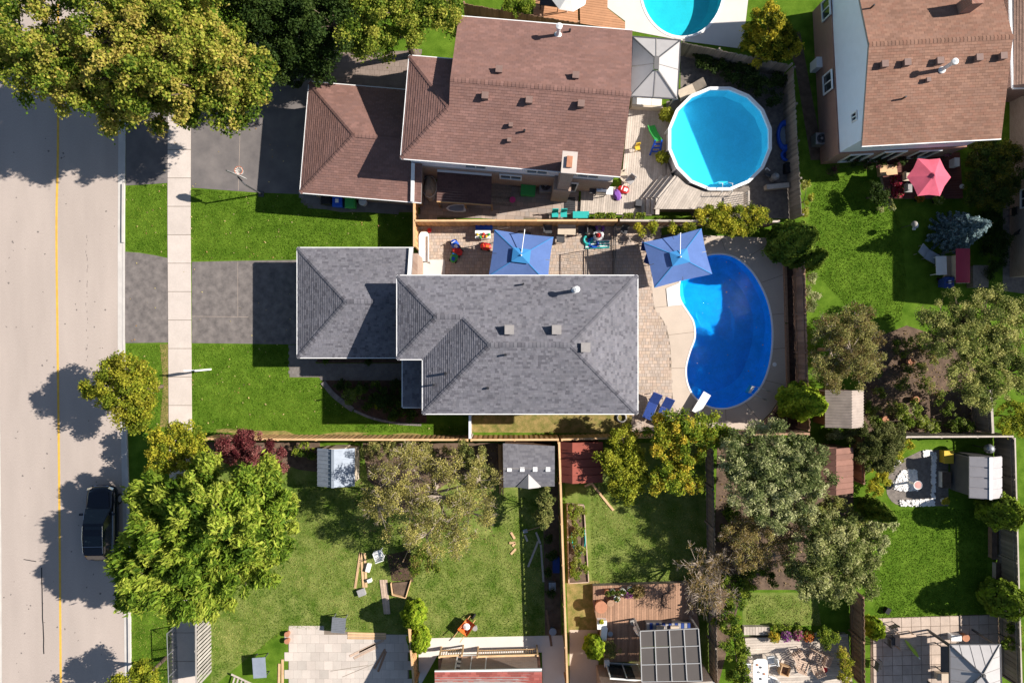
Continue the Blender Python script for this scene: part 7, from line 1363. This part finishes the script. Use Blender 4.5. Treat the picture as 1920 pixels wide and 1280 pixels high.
FL = [([(.5, .35, .02), (.6, .45, .05)], 'golden'), ([(.4, .05, .2), (.5, .2, .3)], 'pink'), ([(.5, .5, .45), (.6, .6, .55)], 'white'), ([(.25, .05, .3), (.4, .1, .4)], 'purple'), ([(.5, .08, .03), (.55, .2, .05)], 'scarlet')]
for i, (px, py) in enumerate(((1448, 1190), (1470, 1188), (1492, 1186), (1512, 1188), (1530, 1190))): potted('pot of %s flowers in the terrace row' % FL[(i*3) % 5][1], px, py, .2, .3, .3, FL[(i*3) % 5][0]+GR[1:2], 11, .07, 900, 'terracotta')
wr = thing('garden_wall', 'low pale timber retaining wall between lawn and terrace', 'wall', 1416, 1178)
for i in range(9): p = W(1394+5.4*i, 1178); MB().box(p.x, p.y, 0, .165, .5, .32+random.uniform(0, .02)).build('timber', 'deck_grey', wr)
tree('wall_plants', 'low green plants along the top of the retaining wall', [(1450, 1176, 8), (1465, 1175, 8), (1480, 1174, 8), (1495, 1174, 7)], .4, GR[1:], .08, 700, trunk=.02, cat='plant', rb=(.12, .2))
# ------------------------------------------------------------------ slab patio furniture
table('square slatted wooden table on the slab patio', 1690, 1195, 1.0, 1.0, R(1), 'deck_board', h=.74, slats=8); pc = thing('folded_parasol', 'lime green folded parasol lying across the wooden table', 'parasol', 1710, 1216, R(-52), None, .76); MB().tube([(-.75, 0, .06), (-.5, 0, .07), (.3, 0, .08), (.6, 0, .04)], [.02, .08, .11, .03], 10).build('canopy', 'lime_canvas', pc, world=False); MB().tube([(.6, 0, .05), (.75, 0, .05)], .025, 8).build('pole', 'white_metal', pc, world=False)
for px, py, rz, lab in ((1668, 1172, 20, 'black iron chair nearest the globe cedar'), (1664, 1196, 90, 'black iron chair beside the slatted wooden table'), (1640, 1240, 80, 'black iron chair at the slab edge by the red-brown fence')): chair(lab, px, py, R(rz), 'black_metal', slats=True)
table('long dark patio table beside the panelled gazebo roof', 1760, 1225, .65, 1.6, 0, 'shed_grey', h=.74); cbox('tan cushioned bench beside the long dark table', 1762, 1262, .8, .4, .42, 'tan_fabric', name='bench', cat='bench'); cbox('white cooler beside the panelled gazebo and drum stool', 1785, 1190, .6, .35, .4, 'white_plastic', name='cooler', cat='cooler'); pail('brown stool drum beside the white cooler', 1803, 1190, .22, .42, 'terracotta', 0, 'stool', 'drum_stool')
wp = thing('string_light_post', 'thin dark bent bracket arm beside the panelled gazebo', 'bracket', 1742, 1188); a = W(1742, 1185); MB().tube([a, a+Vector((0, 0, 2.2)), a+Vector((.6, -.6, 2.35)), W(1785, 1212, 2.4)], .03, 6).build('arm', 'dark_metal', wp)
# road details
for a, b, w in (((78, 1063), (82, 1225), .07), ((45, 1048), (68, 1052), .05)): pa, pb = W(*a), W(*b); d = (pb-pa).normalized(); q = Vector((-d.y, d.x, 0))*w/2; pts = [pa.lerp(pb, i/12)+Vector((random.uniform(-.03, .03), 0, 0)) for i in range(13)]; MB().poly([(p.x, p.y, .0105) for p in [r_-q for r_ in pts]+[r_+q for r_ in pts[::-1]]]).build('crack_seal', 'plastic_black', kind='structure')
mb = MB()
for y in np.arange(430, 680, 7): 
    if random.random() < .6: p = W(163+random.uniform(-2, 2), y); mb.box(p.x, p.y, .006, .03, random.uniform(.05, .25), .004)
for _ in range(90): p = W(random.uniform(5, 215), random.uniform(250, 1280)); mb.box(p.x, p.y, .006, random.uniform(.03, .12), random.uniform(.03, .12), .004, random.uniform(0, 3))
mb.build('tar_spots', 'asphalt_patch', kind='structure')
